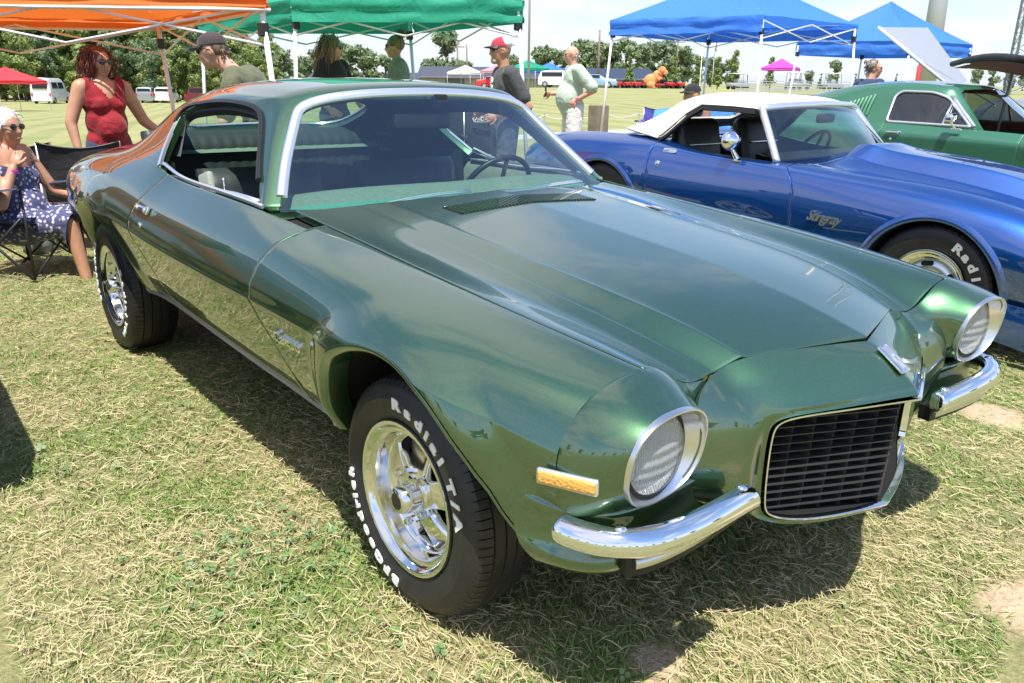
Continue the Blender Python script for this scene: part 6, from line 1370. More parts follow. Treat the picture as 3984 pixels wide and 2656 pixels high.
# 6 bald man
t = person('bald man in pale green tee and white shorts with hand on hip', (-7.15, 6.42), -118, z=.13)
b = MB(); torso(b, 1.12, 1.25); caps(b, (0, 0, 1.42), (.03, 0, 1.55), .066, .062); T, Rm = head(b, (.05, 0, 1.615), -.02, .02, 1.02); legs(b, [(0, .10, .90), (0, -.10, .90)], [(.02, .11, .50), (.02, -.11, .50)], [(0, .10, .09), (0, -.10, .09)]); ex = MB()
for sd, e_, w_ in ((1, (-.20, .34, 1.16), (.02, .23, 1.02)), (-1, (.02, -.31, 1.12), (.27, -.24, 1.10))): caps(b, (0, .21*sd, 1.42), e_, .060, .050); caps(b, e_, w_, .047, .033); hand(ex, w_, np.array(w_)-np.array(e_), (.1, sd, .4), 1.05, .6, sd)
voxel(b, 'body', 'skin_ruddy', t, extra=ex)
b = MB(); torso(b, 1.12, 1.25, g=.022)
for sd, e_ in ((1, (-.20, .34, 1.16)), (-1, (.02, -.31, 1.12))): a_ = np.array((0, .21*sd, 1.42)); caps(b, a_, a_+(np.array(e_)-a_)*.85, .085, .088)
b.ell((.02, 0, .86), (.165, .20, .10), 16, 10); fabric('mint_jersey', (.46, .56, .47), .9, 8); voxel(b, 'mint_tee', 'mint_jersey', t, cuts=[((0, 0, .80), (0, 0, -1))])
b = MB(); legs(b, [(0, .105, .88), (0, -.105, .88)], [(.02, .115, .50), (.02, -.115, .50)], [(0, .10, .3), (0, -.10, .3)], r=(.10, .085, .06), g=.03, feet=False); b.ell((0, 0, .88), (.15, .20, .12), 16, 10); fabric('white_cotton', (.74, .71, .70), .8, 10); voxel(b, 'white_shorts', 'white_cotton', t, cuts=[((0, 0, .50), (0, 0, -1))])
shades(T, Rm, t, h=.016); MB().lathe([(.036, -.012), (.038, 0), (.036, .012)], 'z', 16, (.0, .235, 1.04)).build('wristband', 'tent_magenta', t, smooth=True)
strands(T, [(-.07, y, .0) for y in (-.06, 0, .06)], t, 'hair_white', n=26, ln=.03, r=.006, seed=2)
ph = MB().rbox((.36, -.20, 1.14), (.012, .078, .15), .006).build('smartphone', 'black_plastic'); ph.parent = None
ph.matrix_world = Matrix.Translation((-7.15, 6.42, .13)) @ Matrix.Rotation(R_(-118), 4, 'Z'); tag(ph, 'black smartphone held out by the bald man', 'phone')
# 7 man in blue seen from behind, 8 seated person in the black cap
t = person('grey-haired man in navy blue shirt standing behind the fastback', (-4.24, 9.13), 65, z=-.02)
b = MB(); torso(b, 1.08, .8); caps(b, (0, 0, 1.42), (.02, 0, 1.55), .062, .058); T, Rm = head(b, (.04, 0, 1.615), -.5, 0); standing(b); ex = MB()
for sd in (-1, 1): e_, w_ = (-.10, .29*sd, 1.14), (.08, .20*sd, .98); caps(b, (0, .20*sd, 1.42), e_, .06, .05); caps(b, e_, w_, .046, .032); hand(ex, w_, np.array(w_)-np.array(e_), (0, sd, .3), 1.05, .6, sd)
voxel(b, 'body', 'skin_ruddy', t, extra=ex); b = MB(); torso(b, 1.08, .8, g=.018)
for sd in (-1, 1): a_ = np.array((0, .20*sd, 1.42)); caps(b, a_, a_+(np.array((-.10, .29*sd, 1.14))-a_)*.75, .08, .08)
fabric('navy_jersey', (.018, .045, .11), .7, 9); voxel(b, 'navy_shirt', 'navy_jersey', t, cuts=[((0, 0, .80), (0, 0, -1))])
b = MB(); legs(b, [(0, .10, .90), (0, -.10, .90)], [(.02, .11, .50), (.02, -.11, .50)], [(0, .10, .12), (0, -.10, .12)], g=.03, feet=False); b.ell((0, 0, .91), (.15, .19, .12), 16, 10); voxel(b, 'shorts', 'blue_shorts', t, cuts=[((0, 0, .44), (0, 0, -1))])
strands(T, skull+back_sk, t, 'hair_grey', base=[((-.02, 0, .032), (.099, .083, .10))], n=50, ln=.04, r=.008, seed=5); shades(T, Rm, t)
def seated(b, W=1.0, knee=(.42, .46), foot=(.62, .06), seat_z=.36):
    z = seat_z-.83; torso(b, W, .8, z=z, lean=-.18); return z
t = person('person in black cap sitting low behind the white canvas top', (-4.45, 5.72), -100, z=.04)
b = MB(); z = -.47+.08; torso(b, 1.05, .7, z=z); caps(b, (0, 0, 1.42+z), (.02, 0, 1.55+z), .062, .058); T, Rm = head(b, (.04, 0, 1.595+z)); legs(b, [(0, .10, .90+z), (0, -.10, .90+z)], [(.42, .12, .50), (.42, -.12, .50)], [(.45, .12, .09), (.45, -.12, .09)])
ex = MB()
for sd in (-1, 1): e_, w_ = (.02, .27*sd, 1.12+z), (.26, .18*sd, 1.0+z); caps(b, (0, .20*sd, 1.42+z), e_, .06, .05); caps(b, e_, w_, .046, .032); hand(ex, w_, np.array(w_)-np.array(e_), (0, sd, .3), 1.05, .6, sd)
voxel(b, 'body', 'skin_tan', t, extra=ex); b = MB(); torso(b, 1.05, .7, z=z, g=.02); voxel(b, 'dark_tee', 'black_jersey', t); b = MB(); legs(b, [(0, .10, .90+z), (0, -.10, .90+z)], [(.42, .12, .50), (.42, -.12, .50)], [(.45, .12, .2), (.45, -.12, .2)], g=.025, feet=False); voxel(b, 'shorts', 'grey_shorts', t, cuts=[((0, 0, .36), (0, 0, -1))])
cap(T, Rm, t, 'black_jersey', 'pole_black')
# 9 seated woman at the left edge
t = person('older woman with white hair and floral dress sitting in a folding chair', (-4.97, -.90), 42, z=-.08)
b = MB(); z = -.49; torso(b, 1.05, .8, .7, z=z, lean=-.1); caps(b, (-.04, 0, 1.40+z), (-.02, 0, 1.52+z), .054, .050); T, Rm = head(b, (.0, 0, 1.585+z), -.1, .0); legs(b, [(0, .10, .92+z), (0, -.10, .92+z)], [(.44, .10, .50), (.44, -.10, .48)], [(.60, .10, .09), (.52, -.12, .09)], r=(.085, .058, .038)); ex = MB()
for sd, e_, w_ in ((1, (.06, .28, 1.14+z), (.30, .26, 1.09+z)), (-1, (.08, -.26, 1.10+z), (.10, -.12, 1.34+z))): caps(b, (-.04, .18*sd, 1.39+z), e_, .055, .044); caps(b, e_, w_, .042, .030); hand(ex, w_, np.array(w_)-np.array(e_), (.1, sd, .3), .95, .6, sd)
voxel(b, 'body', 'skin_tan', t, extra=ex)
m = fabric('floral_cloth', (.1, .1, .16), .6, 10); vo = nd(m, 'ShaderNodeTexVoronoi'); vo.inputs['Scale'].default_value = 34; lk(m, objvec(m), vo.inputs['Vector']); lk(m, ramp(m, vo.outputs['Distance'], [(.25, (.62, .56, .62)), (.42, (.06, .07, .16))]), bsdf(m).inputs['Base Color'])
b = MB(); torso(b, 1.05, .8, .7, z=z, lean=-.1, g=.018); legs(b, [(0, .10, .92+z), (0, -.10, .92+z)], [(.44, .10, .50), (.44, -.10, .48)], [(.5, .10, .35), (.5, -.12, .33)], r=(.10, .075, .05), g=.02, feet=False); voxel(b, 'floral_dress', 'floral_cloth', t, cuts=[((.46, 0, .4), (1, 0, -.2)), ((0, .19, 1.3+z), (0, 1, .1)), ((0, -.19, 1.3+z), (0, -1, .1)), ((0, 0, 1.36+z), (.3, 0, 1))])
strands(T, skull+back_sk, t, 'hair_white', base=[((-.022, 0, .035), (.103, .090, .10))], n=260, ln=.07, r=.004, seed=12, droop=.5, spread=.8); shades(T, Rm, t); mouth(T, Rm, t)
MB().lathe([(.033, -.012), (.035, 0), (.033, .012)], 'z', 14, (.10, -.13, 1.31+z)).build('bracelet', 'tent_magenta', t, smooth=True)
# ---------------- folding chairs and small things by them ----------------
fabric('chair_black', (.012, .012, .014), .5, 8, .7); fabric('chair_navy', (.016, .022, .055), .5, 8, .75); mat('tube_silver', (.55, .56, .58), .3, .9); mat('tube_dark', (.045, .047, .05), .4, .5); fabric('chair_purple', (.05, .05, .30), .5, 8, .7); fabric('cloth_blue', (.05, .25, .75), .5, 6, .7)
def camp_chair(label, xy, yaw, cloth, tube, back=.92, z=None, text=None, piping=None):
    gz = float(ground_z(*xy)) if z is None else z; t = thing('folding_chair', label, 'chair', (xy[0], xy[1], gz), R_(yaw), 'folding chairs')
    w = .27; sz = .42
    for sd in (-1, 1):   # x forward, y left
        MB().tube([(.28, w*sd, .0), (-.22, w*sd, sz+.03)], .009, 8).build('leg', tube, t, smooth=True); MB().tube([(-.26, w*sd, .0), (.24, w*sd, sz+.01)], .009, 8).build('leg', tube, t, smooth=True)
        MB().tube([(.27, w*sd, .02), (.27, w*sd, .62)], .009, 8).build('front_post', tube, t, smooth=True); MB().tube([(-.20, w*sd, .02), (-.27, w*sd*1.06, back)], .009, 8).build('back_post', tube, t, smooth=True)
        rows = []
        for s in np.linspace(0, 1, 8): x = -.25+.54*s; zz = .64-.03*math.sin(math.pi*s); rows.append([(x, w*sd*1.06+o*sd, zz-(.012 if abs(o) > .03 else 0)) for o in (-.045, -.02, .02, .045)])
        MB().loft(rows).build('armrest', cloth, t, smooth=True)
    for a, b in (((.27, -w, .03), (.27, w, .38)), ((.27, w, .03), (.27, -w, .38)), ((-.22, -w, .03), (-.22, w, .38)), ((-.22, w, .03), (-.22, -w, .38))): MB().tube([a, b], .008, 6).build('cross_brace', tube, t, smooth=True)
    rows = []
    for i in range(9):
        s = i/8; x = .29-.50*s; rows.append([(x, y, sz-.07*math.cos(y/w*1.5)*math.sin(math.pi*(.15+.7*s))-.01+.006*math.sin(9*y+5*s)) for y in np.linspace(-w, w, 11)])
    MB().loft(rows).build('seat', cloth, t, smooth=True)
    rows = []
    for i in range(10):
        s = i/9; zz = sz-.02+(back-sz+.02)*s; xx = -.205-.068*s; rows.append([(xx-.05*math.cos(y/w*1.5)*(1-.4*s)+.008*math.sin(13*y+8*s), y*(1+.06*s), zz-(.05*math.cos(y/w*1.5) if s > .99 else .05*s*math.cos(y/w*1.5))) for y in np.linspace(-w, w, 13)])
    bk_ = MB().loft(rows).build('backrest', cloth, t, smooth=True)
    MB().tube(rows[-1], .007, 6).build('back_piping', piping or 'tube_dark', t, smooth=True)
    if text:
        Fm = frame((-.205, 0, back-.16), (0, 1, 0), (1, 0, .1)); text_obj(text, Fm, 'white_letter', t, 'back_lettering', size=.062, depth=.003, bold=.001)
        q = [(-.165, .0), (-.150, .034), (.150, .034), (.165, 0), (.160, -.036), (-.160, -.036)]; o = MB().tube([(a, b, 0) for a, b in q], .0035, 5, closed=True).build('badge_outline', 'white_letter', t); o.data.transform(Fm)
    return t
camp_chair('black folding chair with silver legs standing in front of the woman in red', (-5.75, -.30), 165, 'chair_black', 'tube_silver', .86)
camp_chair('navy folding chair with red piping carrying the older woman', (-4.97, -.92), 42, 'chair_navy', 'tube_dark', .86, piping='tent_red')
camp_chair('empty navy folding chair with white legs under the orange canopy', (-6.3, -.75), -20, 'chair_navy', 'pole_white', .80)
camp_chair('black lettered folding chair with grey posts beside the red-capped man', (-6.75, 4.55), -38, 'chair_black', 'tube_silver', 1.0, text='GUIDESMAN')
camp_chair('black folding chair overlapped by the lettered one', (-7.4, 4.35), -50, 'chair_black', 'tube_silver', 1.0)
camp_chair('purple folding chair behind the blue convertible', (-8.0, 9.2), -60, 'chair_purple', 'tube_silver', .85)
cup = MB().lathe([(0, 0), (.034, 0), (.044, .15), (.046, .155)], 'z', 24).build('tumbler', 'tumbler_blue' if 'tumbler_blue' in MATS else 'chair_purple', None, smooth=True); cup.location = (-4.55, -.62, .42); tag(cup, 'shiny blue violet tumbler in the cup holder of the navy chair', 'cup')
ch = MB().lathe([(.0, -.12), (.045, -.11), (.052, .0), (.05, .005)], 'z', 20).tube([(-.10, -.0, 0), (.05, 0, 0)], .008, 6).build('cup_holder', 'chair_navy', None, smooth=True); ch.location = (-4.55, -.62, .53); tag(ch, 'hanging fabric cup holder beside the navy chair', 'cup holder')
bag = MB().rbox((0, 0, .11), (.34, .22, .24), .09, seg=4).tube([(-.1, 0, .21), (-.06, 0, .33), (.06, 0, .33), (.1, 0, .21)], .012, 6).build('tote_bag', 'vinyl_grey', None, smooth=True); bag.location = (-5.75, -.72, float(ground_z(-5.75, -.72))); tag(bag, 'beige cloth tote bag on the grass behind the chairs', 'bag')
po = MB().tube([(-5.05, -1.12, 0), (-5.15, -1.02, .95)], [.017, .012], 8).lathe([(.0, .02), (.026, .02), (.026, .22), (.018, .26)], 'z', 12, (-5.05, -1.12, 0)).build('canopy_pole', 'tube_silver', None, smooth=True); tag(po, 'telescopic grey pole with dark foot next to the seated woman', 'pole')
# ---------------- distant vehicles, poles, grandstand and other far things ----------------
mat('car_white', (.78, .78, .78), .25, 0, Coat_Weight=.6); mat('car_silver', (.42, .44, .47), .3, .6); mat('car_maroon', (.16, .015, .03), .25, .2, Coat_Weight=.8); mat('car_red', (.55, .02, .02), .3, 0, Coat_Weight=.6); mat('car_lightblue', (.28, .42, .55), .3, .2, Coat_Weight=.6); mat('car_glass', (.02, .025, .03), .08); mat('tail_red', (.5, .02, .02), .3)
def far_car(name, label, cat_, xy, yaw, m, prof, L, Wd, wins, rear=None, group='vehicles parked across the field'):
    """prof: side outline (x,z) along the length; body is lofted across the width with rounded shoulders"""
    t = thing(name, label, cat_, (xy[0], xy[1], float(ground_z(*xy))), R_(yaw), group); h = Wd/2
    rings = [[(x, s*h*k, .30+(z-.30)*(1-(1-k)*.0)-dz_) for x, z in prof] for s, k, dz_ in ((-1, .80, .0), (-1, .97, .06), (1, .97, .06), (1, .80, .0))]
    top = [(x, z) for x, z in prof]; mb = MB(); sec = ((-.98, 0.30), (-1.0, .55), (-.97, .80), (-.86, .96), (-.6, 1.0), (0, 1.01), (.6, 1.0), (.86, .96), (.97, .80), (1.0, .55), (.98, .30))
    rows = []
    for x, z in top:
        rows.append([(x, a*h*(1 if b < .75 or z < 1.05 else 1-.16*((z-1.05)/max(z, .1))*1.6*(b-.6)), .28+(z-.28)*((b-.30)/.70)) for a, b in sec])
    mb.loft(rows); mb.add([tuple(p) for p in rows[0]], [tuple(range(len(sec)))]); mb.add([tuple(p) for p in rows[-1]], [tuple(range(len(sec)-1, -1, -1))]); mb.build('body', m, t, auto=40)
    for x0, x1, z0, z1 in wins:
        for s in (-1, 1): MB().box(((x0+x1)/2, s*h*.935, (z0+z1)/2), (x1-x0, .06, z1-z0), rot=(s*.18, 0, 0)).build('side_window', 'car_glass', t)
    if rear:
        for x, z0, z1 in rear: MB().box((x, 0, (z0+z1)/2), (.05, Wd*.74, z1-z0)).build('end_window', 'car_glass', t)
    x0 = min(p[0] for p in prof)
    for s in (-1, 1): MB().box((x0-.01, s*h*.86, .95), (.04, .14, .30)).build('tail_light', 'tail_red', t)
    for x in (L*.31, -L*.31):
        for s in (-1, 1):
            w = bpy.data.objects.new('wheel', None); COL.objects.link(w); w.parent = t; w.location = (x, s*(h-.10), .34); MB().lathe([(.20, -.11), (.31, -.11), (.34, -.08), (.34, .08), (.31, .11), (.20, .11)], 'y', 24).build('tyre', 'tyre_rubber', w, smooth=True); MB().lathe([(0, -.10), (.20, -.095)], 'y', 20).build('rim', 'satin_alloy', w)
            w.rotation_euler = (0, 0, 0 if s < 0 else math.pi)
    return t
VAN = [(-2.75, 1.0), (-2.8, 2.3), (-2.5, 2.62), (1.2, 2.62), (1.75, 2.3), (2.2, 1.45), (2.9, 1.15), (3.0, .7)]
PICK = [(-2.85, .75), (-2.85, 1.12), (-.95, 1.14), (-.85, 1.80), (.55, 1.85), (1.15, 1.25), (2.75, 1.12), (2.9, .7)]
SUV = [(-2.25, .8), (-2.3, 1.2), (-2.05, 1.72), (-1.6, 1.80), (.3, 1.80), (1.05, 1.20), (2.15, 1.05), (2.3, .7)]
SED = [(-2.35, .7), (-2.35, 1.02), (-1.55, 1.06), (-.95, 1.42), (.35, 1.43), (1.05, 1.05), (2.25, .90), (2.4, .6)]
far_car('white_van', 'tall white passenger van seen from behind by the wood', 'van', (-101.6, 17.5), 150, 'car_white', VAN, 5.9, 2.05, [(-2.2, -.6, 1.55, 2.2), (-.4, 1.1, 1.55, 2.2)], [(-2.82, 1.55, 2.25)])
far_car('pickup_truck', 'silver pickup truck beside the low blue tent', 'truck', (-101.2, 19.8+2.4), 160, 'car_silver', PICK, 5.7, 1.95, [(-.8, .6, 1.2, 1.7)], [(-.92, 1.2, 1.7)])
far_car('sport_utility_vehicle', 'white estate car near the tailgate party at the wood', 'car', (-103.6, 30.3), 150, 'car_white', SUV, 4.6, 1.9, [(-2.0, .5, 1.18, 1.65)], [(-2.24, 1.15, 1.62)])
far_car('sport_utility_vehicle', 'grey estate car next to the white one at the wood', 'car', (-104, 28.2), 155, 'car_silver', SUV, 4.6, 1.9, [(-2.0, .5, 1.18, 1.65)], [(-2.24, 1.15, 1.62)])
far_car('pickup_truck', 'maroon pickup truck parked at the wood edge', 'truck', (-98.2, 32.2), 150, 'car_maroon', PICK, 5.7, 1.95, [(-.8, .6, 1.2, 1.7)], [(-.92, 1.2, 1.7)])
far_car('estate_car', 'white estate car by the dark green tent', 'car', (-68.7, 62.5), 30, 'car_white', SUV, 4.8, 1.9, [(-1.9, .5, 1.18, 1.62)])
far_car('sedan', 'light blue vintage sedan beyond the bald man', 'car', (-66.0, 65.4), 40, 'car_lightblue', SED, 4.8, 1.85, [(-1.2, .5, 1.05, 1.36)])
for i, px in enumerate((1130, 1150)): far_car('hatchback', ('red hatchback under the blue tents by the shed', 'red hatchback beside its twin near the shed')[i], 'car', polar(az_px(px), 104), 60+20*i, 'car_red', SED, 4.6, 1.8, [(-1.2, .5, 1.05, 1.36)])
# red mowers beside the inflatable dog
for i, px in enumerate((1418, 1432, 1446, 1462, 1510, 1522, 1538, 1552)):
    xy = polar(az_px(px), 100); t = thing('riding_mower', 'small red riding mower lined up by the inflatable dog', 'mower', (xy[0], xy[1], float(ground_z(*xy))), px, 'red mowers by the inflatable dog')
    MB().rbox((.3, 0, .5), (.9, .6, .4), .1).rbox((-.5, 0, .42), (.7, .8, .25), .08).build('body', 'car_red', t, auto=40); MB().rbox((-.5, 0, .78), (.12, .45, .45), .05).rbox((-.3, 0, .6), (.45, .45, .12), .04).build('seat', 'black_plastic', t, auto=40); MB().tube([(.15, 0, .7), (-.05, 0, .95)], .02, 6).build('steering_column', 'black_plastic', t)
    for a, b, r in ((.5, .35, .2), (.5, -.35, .2), (-.55, .4, .27), (-.55, -.4, .27)): MB().lathe([(0, -.08), (r, -.08), (r, .08), (0, .08)], 'y', 14, (a, b, r)).build('wheel', 'tyre_rubber', t, smooth=True)
for i, (px, D) in enumerate(((1682, 108), (1694, 112), (1812, 100), (1830, 102), (1905, 104))):
    xy = polar(az_px(px), D); t = thing('golf_cart', 'white roofed golf cart parked on the meadow', 'golf cart', (xy[0], xy[1], float(ground_z(*xy))), px, 'golf carts on the meadow')
    MB().rbox((0, 0, .55), (2.2, 1.1, .45), .12).rbox((-.3, 0, .95), (.5, 1.0, .5), .1).build('body', 'pole_grey', t, auto=40); MB().rbox((-.1, 0, 1.85), (1.8, 1.15, .09), .04).build('roof', 'car_white', t, auto=40)
    for a in (.7, -.8):
        for b in (-.5, .5): MB().tube([(a, b, .7), (a*.9, b, 1.83)], .025, 6).build('roof_post', 'pole_black', t)
        for b in (-.48, .48): MB().lathe([(0, -.09), (.23, -.09), (.23, .09), (0, .09)], 'y', 14, (a, b, .23)).build('wheel', 'tyre_rubber', t, smooth=True)
# inflatable dog
fab('vinyl_orange', (.80, .33, .12), .15); xy = polar(az_px(1500), 100); t = thing('inflatable_dog', 'giant orange inflatable sitting dog beyond the meadow', 'inflatable', (xy[0], xy[1], float(ground_z(*xy))), R_(az_px(1500)-90)); t.scale = (.58,)*3
b = MB(); b.ell((-1.1, 0, 1.5), (1.5, 1.0, 1.3), 18, 12, (0, -.35, 0)); b.ell((.2, 0, 2.2), (1.0, .95, 1.3), 18, 12, (0, -.3, 0)); b.ell((1.0, 0, 3.45), (.85, .80, .78), 18, 12); b.ell((1.65, 0, 3.15), (.55, .55, .42), 14, 10)
for s in (-1, 1): caps(b, (.55, .55*s, 2.0), (.75, .6*s, .25), .40, .32); b.ell((.95, .6*s, .22), (.5, .34, .22), 12, 8); b.ell((-1.0, .8*s, .7), (.9, .45, .65), 14, 10); b.ell((-.3, .9*s, .22), (.6, .34, .22), 12, 8); b.ell((.85, .62*s, 4.05), (.28, .14, .26), 12, 8); b.ell((1.55, .32*s, 2.85), (.42, .22, .30), 12, 8)
caps(b, (-2.3, 0, 1.2), (-2.75, 0, 1.9), .18, .08); voxel(b, 'body', 'vinyl_orange', t, vox=.09, smooth_it=4)
MB().tube([(.55+.62*math.cos(a)*.8, .86*math.sin(a), 2.72+.35*math.cos(a)*-1) for a in np.linspace(0, 2*math.pi, 24, endpoint=False)], .13, 8, closed=True).build('collar', 'tent_red', t, smooth=True)
MB().ell((2.16, 0, 3.34), (.16, .22, .15)).build('nose', 'black_plastic', t, smooth=True); MB().ell((1.66, .30, 3.66), (.09, .10, .12)).build('eye', 'black_plastic', t, smooth=True); MB().ell((1.66, -.30, 3.66), (.09, .10, .12)).build('eye', 'black_plastic', t, smooth=True); MB().ell((1.95, 0, 2.93), (.26, .40, .10)).build('muzzle', 'white_paint', t, smooth=True)
# light pole, lattice tower, utility poles, flag
xy = polar(az_px(2117), 40); gz = float(ground_z(*xy)); t = thing('light_pole', 'thick grey steel post with a lamp arm rising behind the blue canopy', 'pole', (xy[0], xy[1], gz))
MB().tube([(0, 0, -.2), (0, 0, 9)], [.42, .30], 24).build('post', 'pole_grey', t, smooth=True); MB().rbox((.3, .9, 5.55), (.5, 1.6, .22), .08, rot=(0, 0, .3)).build('lamp_arm', 'pole_grey', t, auto=40); MB().tube([(-.2, -.36, 0), (-.2, -.36, 1.9)], .09, 10).build('guard_rail', 'tent_red', t, smooth=True)
xy = polar(az_px(2332), 75); t = thing('lattice_tower', 'blue-grey steel lattice mast reaching out of the top right sky', 'tower', (xy[0], xy[1], float(ground_z(*xy))), .5); mat('steel_blue', (.30, .34, .46), .5, .4); Hh = 22; w0, w1 = 1.55, .9
cnr = [np.array([math.cos(a), math.sin(a)]) for a in (0, 2.094, 4.189)]
for c_ in cnr: MB().tube([(c_[0]*w0, c_[1]*w0, 0), (c_[0]*w1, c_[1]*w1, Hh)], .10, 8).build('mast_leg', 'steel_blue', t, smooth=True)
for k in range(20):
    z0_, z1_ = Hh*k/20, Hh*(k+1)/20; r0_ = w0+(w1-w0)*k/20; r1_ = w0+(w1-w0)*(k+1)/20
    for i in range(3):
        a, b_ = cnr[i], cnr[(i+1) % 3]; MB().tube([(a[0]*r0_, a[1]*r0_, z0_), (b_[0]*r1_, b_[1]*r1_, z1_)], .03, 5).build('brace', 'steel_blue', t); MB().tube([(b_[0]*r0_, b_[1]*r0_, z0_), (a[0]*r1_, a[1]*r1_, z1_)], .03, 5).build('brace', 'steel_blue', t)
varied('pole_wood', (.22, .17, .13), .3, 4, .9)
def upole(px, D, h, label, arm=True, m='pole_wood', r=.16):
    xy = polar(az_px(px), D); t = thing('utility_pole', label, 'pole', (xy[0], xy[1], float(ground_z(*xy))), R_(az_px(px)+90), 'thin poles across the field'); MB().tube([(0, 0, -.3), (0, 0, h)], [r, r*.7], 8).build('post', m, t, smooth=True)
    if arm: MB().box((0, 0, h-.9), (2.4, .12, .14)).build('cross_arm', m, t)
upole(1544, 150, 8.5, 'wooden utility pole with cross arm behind the inflatable dog'); upole(1045, 140, 7.5, 'slim wooden pole above the near shed roof'); upole(1066, 142, 7.0, 'second slim wooden pole above the near shed roof', False); upole(1160, 150, 8., 'wooden pole above the far end of the shed'); upole(1366, 110, 7, 'plain pole in front of the hedgerow', False); upole(1207, 60, 14, 'tall thin grey lamp post next to the green canopy leg', False, 'pole_grey', .09); upole(1991, 95, 10, 'tall slender floodlight pole beside the second blue canopy', True, 'pole_grey', .12); upole(1600, 22, 2.4, 'thin white rod standing under the blue canopy', False, 'pole_white', .012)
xy = polar(az_px(1628), 120); t = thing('flagpole', 'white flagpole flying a striped red and white flag', 'flag', (xy[0], xy[1], float(ground_z(*xy)))); MB().tube([(0, 0, 0), (0, 0, 7.2)], .06, 8).build('pole', 'pole_white', t, smooth=True)
fx_ = [(.05+1.3*s, .1*math.sin(s*6), 0) for s in np.linspace(0, 1, 9)]
for k in range(7): MB().loft([[(x*.64, -x*.5+y, 6.9-.26*k-x*.25) for x, y, _ in fx_], [(x*.64, -x*.5+y, 6.9-.26*(k+1)-x*.25) for x, y, _ in fx_]]).build('flag_stripe', 'tent_red' if k % 2 == 0 else 'white_paint', t, smooth=True)
MB().loft([[(x*.64, -x*.5+y-.01, 6.91-x*.25) for x, y, _ in fx_[:4]], [(x*.64, -x*.5+y-.01, 6.1-x*.25) for x, y, _ in fx_[:4]]]).build('flag_canton', 'blue_shorts', t, smooth=True)
# grandstand with benches
xy = polar(az_px(1865), 60); t = thing('grandstand', 'low grey bleachers with rows of benches below the bank', 'bleachers', (xy[0], xy[1], float(ground_z(*xy))-.5), R_(az_px(1865)-90)); 
for k in range(8): MB().box((0, 1.0*k, .35+.17*k), (11, .30, .05)).build('bench', 'pole_grey', t); MB().box((0, 1.0*k-.3, .15+.17*k), (11, .35, .04)).build('foot_board', 'concrete', t)
for x in (-5, -1.7, 1.7, 5): MB().box((x, 3.5, .35), (.12, 8, .5)).build('stringer', 'pole_grey', t)
# rope fence along the field edge
fp = [(-5.2, -6), (-8.6, -.4), (-11.6, 5.0), (-13.4, 10.5), (-13.2, 16), (-11, 24)]; fp = smooth_curve(fp, 26)
fe = thing('rope_fence', 'low rope fence on thin posts along the edge of the mown field', 'fence', (fp[0][0], fp[0][1], 0)); off = np.array([fp[0][0], fp[0][1], 0])
for i, (x, y) in enumerate(fp):
    z = float(ground_z(x, y)); MB().tube([tuple(arr(x, y, z-.05)-off), tuple(arr(x, y, z+.55)-off)], .018, 6).build('fence_post', 'pole_grey', fe)
    if i: a, b_ = fp[i-1], (x, y); za = float(ground_z(*a)); MB().tube([tuple(arr(a[0]*(1-s)+x*s, a[1]*(1-s)+y*s, (za*(1-s)+z*s)+.50-.10*math.sin(math.pi*s))-off) for s in np.linspace(0, 1, 7)], .008, 5).build('rope', 'cloth_blue' if False else 'pole_white', fe, smooth=True)
po = MB().rbox((0, 0, .35), (.32, .32, .9), .02).build('wooden_post', 'pole_wood'); po.location = (-11.2, 11.0, float(ground_z(-11.2, 11.0))); tag(po, 'squat weathered wooden post behind the purple chair', 'post')
# covered tables under and beyond the blue canopies
for lab, px, D, w, m in (('table under a sagging bright blue cloth beneath the blue canopy', 1780, 13.5, 1.5, 'cloth_blue'), ('low table with blue cloth behind the white canvas top', 1640, 12.0, 1.6, 'cloth_blue')):
    xy = polar(az_px(px), D); t = thing('covered_table', lab, 'table', (xy[0], xy[1], float(ground_z(*xy))), R_(az_px(px)-90)); top_z = .98 if px > 1700 else .90
    rows = [[(x*k, y_*.4*k, zz+.01*math.sin(x*9)) for x in np.linspace(-w/2, w/2, 13)] for y_, zz, k in ((-1, top_z-.28, 1.06), (-1, top_z, 1), (0, top_z-.015, 1), (1, top_z, 1), (1, top_z-.28, 1.06))]
    MB().loft(rows).build('table_cloth', m, t, smooth=True)
    for a in (-.42, .42):
        for b_ in (-.3, .3): MB().tube([(a*w, b_, 0), (a*w, b_, top_z-.02)], .015, 6).build('leg', 'pole_grey', t)
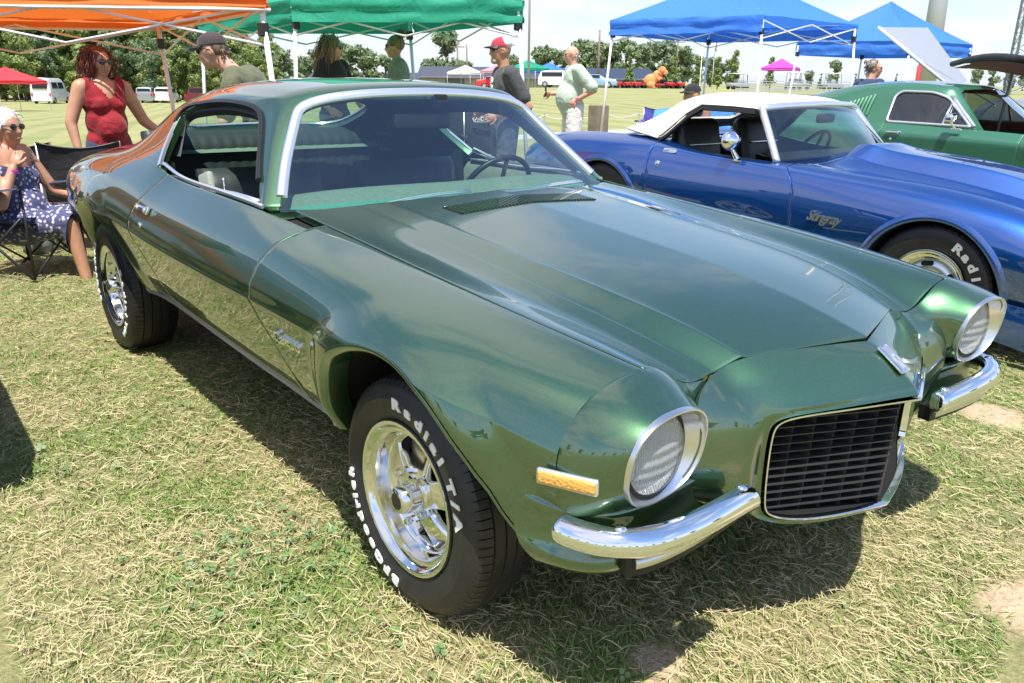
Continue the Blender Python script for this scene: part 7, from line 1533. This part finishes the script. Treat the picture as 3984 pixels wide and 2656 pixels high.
# raised hoods of cars farther right
mat('pale_panel', (.62, .66, .76), .4, .1)
def pz(px, D, z): q = polar(az_px(px), D); return np.array([q[0], q[1], z])
hp = [pz(1990, 11.0, 2.03), pz(2102, 11.7, 2.06), pz(2226, 11.7, 1.36), pz(2182, 11.0, 1.34)]; o0 = np.array([hp[2][0], hp[2][1], float(ground_z(hp[2][0], hp[2][1]))])
ph_ = thing('raised_car_hood', 'pale lavender underside of a propped-up hood leaning behind the fastback roof', 'car hood', tuple(o0)); hp = [tuple(q-o0) for q in hp]
bm = bmesh.new(); vs = [bm.verts.new(p) for p in hp]; bm.faces.new(vs); bmesh.ops.solidify(bm, geom=bm.faces[:], thickness=.03); bmobj('hood_skin', bm, 'pale_panel', ph_)
MB().tube([hp[0], hp[3]], .018, 6).build('hood_edge', 'white_paint', ph_, smooth=True)
MB().rbox((.9, .9, .62), (2.0, 1.5, .7), .25, seg=4).build('car_body', 'car_silver', ph_, auto=40); MB().tube([tuple(np.array(hp[3])*.5+np.array(hp[0])*.5), (.3, .5, .8)], .012, 6).build('prop_rod', 'pole_grey', ph_)
mat('maroon_satin', (.24, .02, .045), .55); c0 = polar(az_px(2400), 9.6); rh = thing('raised_car_hood', 'glossy maroon hood standing open at the edge of the row', 'car hood', (c0[0], c0[1], 0.0), R_(CAM_YAW-90))
rows = [[(-.58+1.6*s, -.6+1.3*v, 1.60-.34*s*s+.05*math.sin(math.pi*v)) for v in np.linspace(0, 1, 8)] for s in np.linspace(0, 1, 8)]
MB().loft(rows).loft([[(p[0], p[1], p[2]-.05) for p in r] for r in rows]).build('hood_skin', 'maroon_satin', rh, smooth=True)
MB().tube([(p[0]-.02, p[1], p[2]-.01) for p in rows[0]], .03, 8).build('hood_lip', 'black_plastic', rh, smooth=True); MB().tube([(-.2, .3, 1.5), (-.25, .3, .8)], .014, 8).build('prop_rod', 'pole_grey', rh, smooth=True)
MB().rbox((1.4, .3, .55), (3.0, 1.7, .7), .25, seg=4).build('car_body', 'car_maroon', rh, auto=40)
# the next car on the passenger side, mostly outside the picture but mirrored in the doors
mat('car_dark', (.035, .042, .046), .25, .3, Coat_Weight=1.0, Coat_Roughness=.02)
far_car('parked_car', 'dark car parked alongside the passenger side of the coupe', 'car', (-3.66, -2.53), 0, 'car_dark', SED, 4.8, 1.86, [(-1.2, .5, 1.05, 1.36)], group=None)
# trees behind the photographer, seen only in the paint and chrome
for i, az in enumerate(range(-165, 100, 11)): put_tree('f%d' % (i % 3), polar(az, 85+8*(i % 3)), 'tree of the distant line on the open side of the field', 1.0+.2*((i*7) % 3), i, 'trees on the open side')
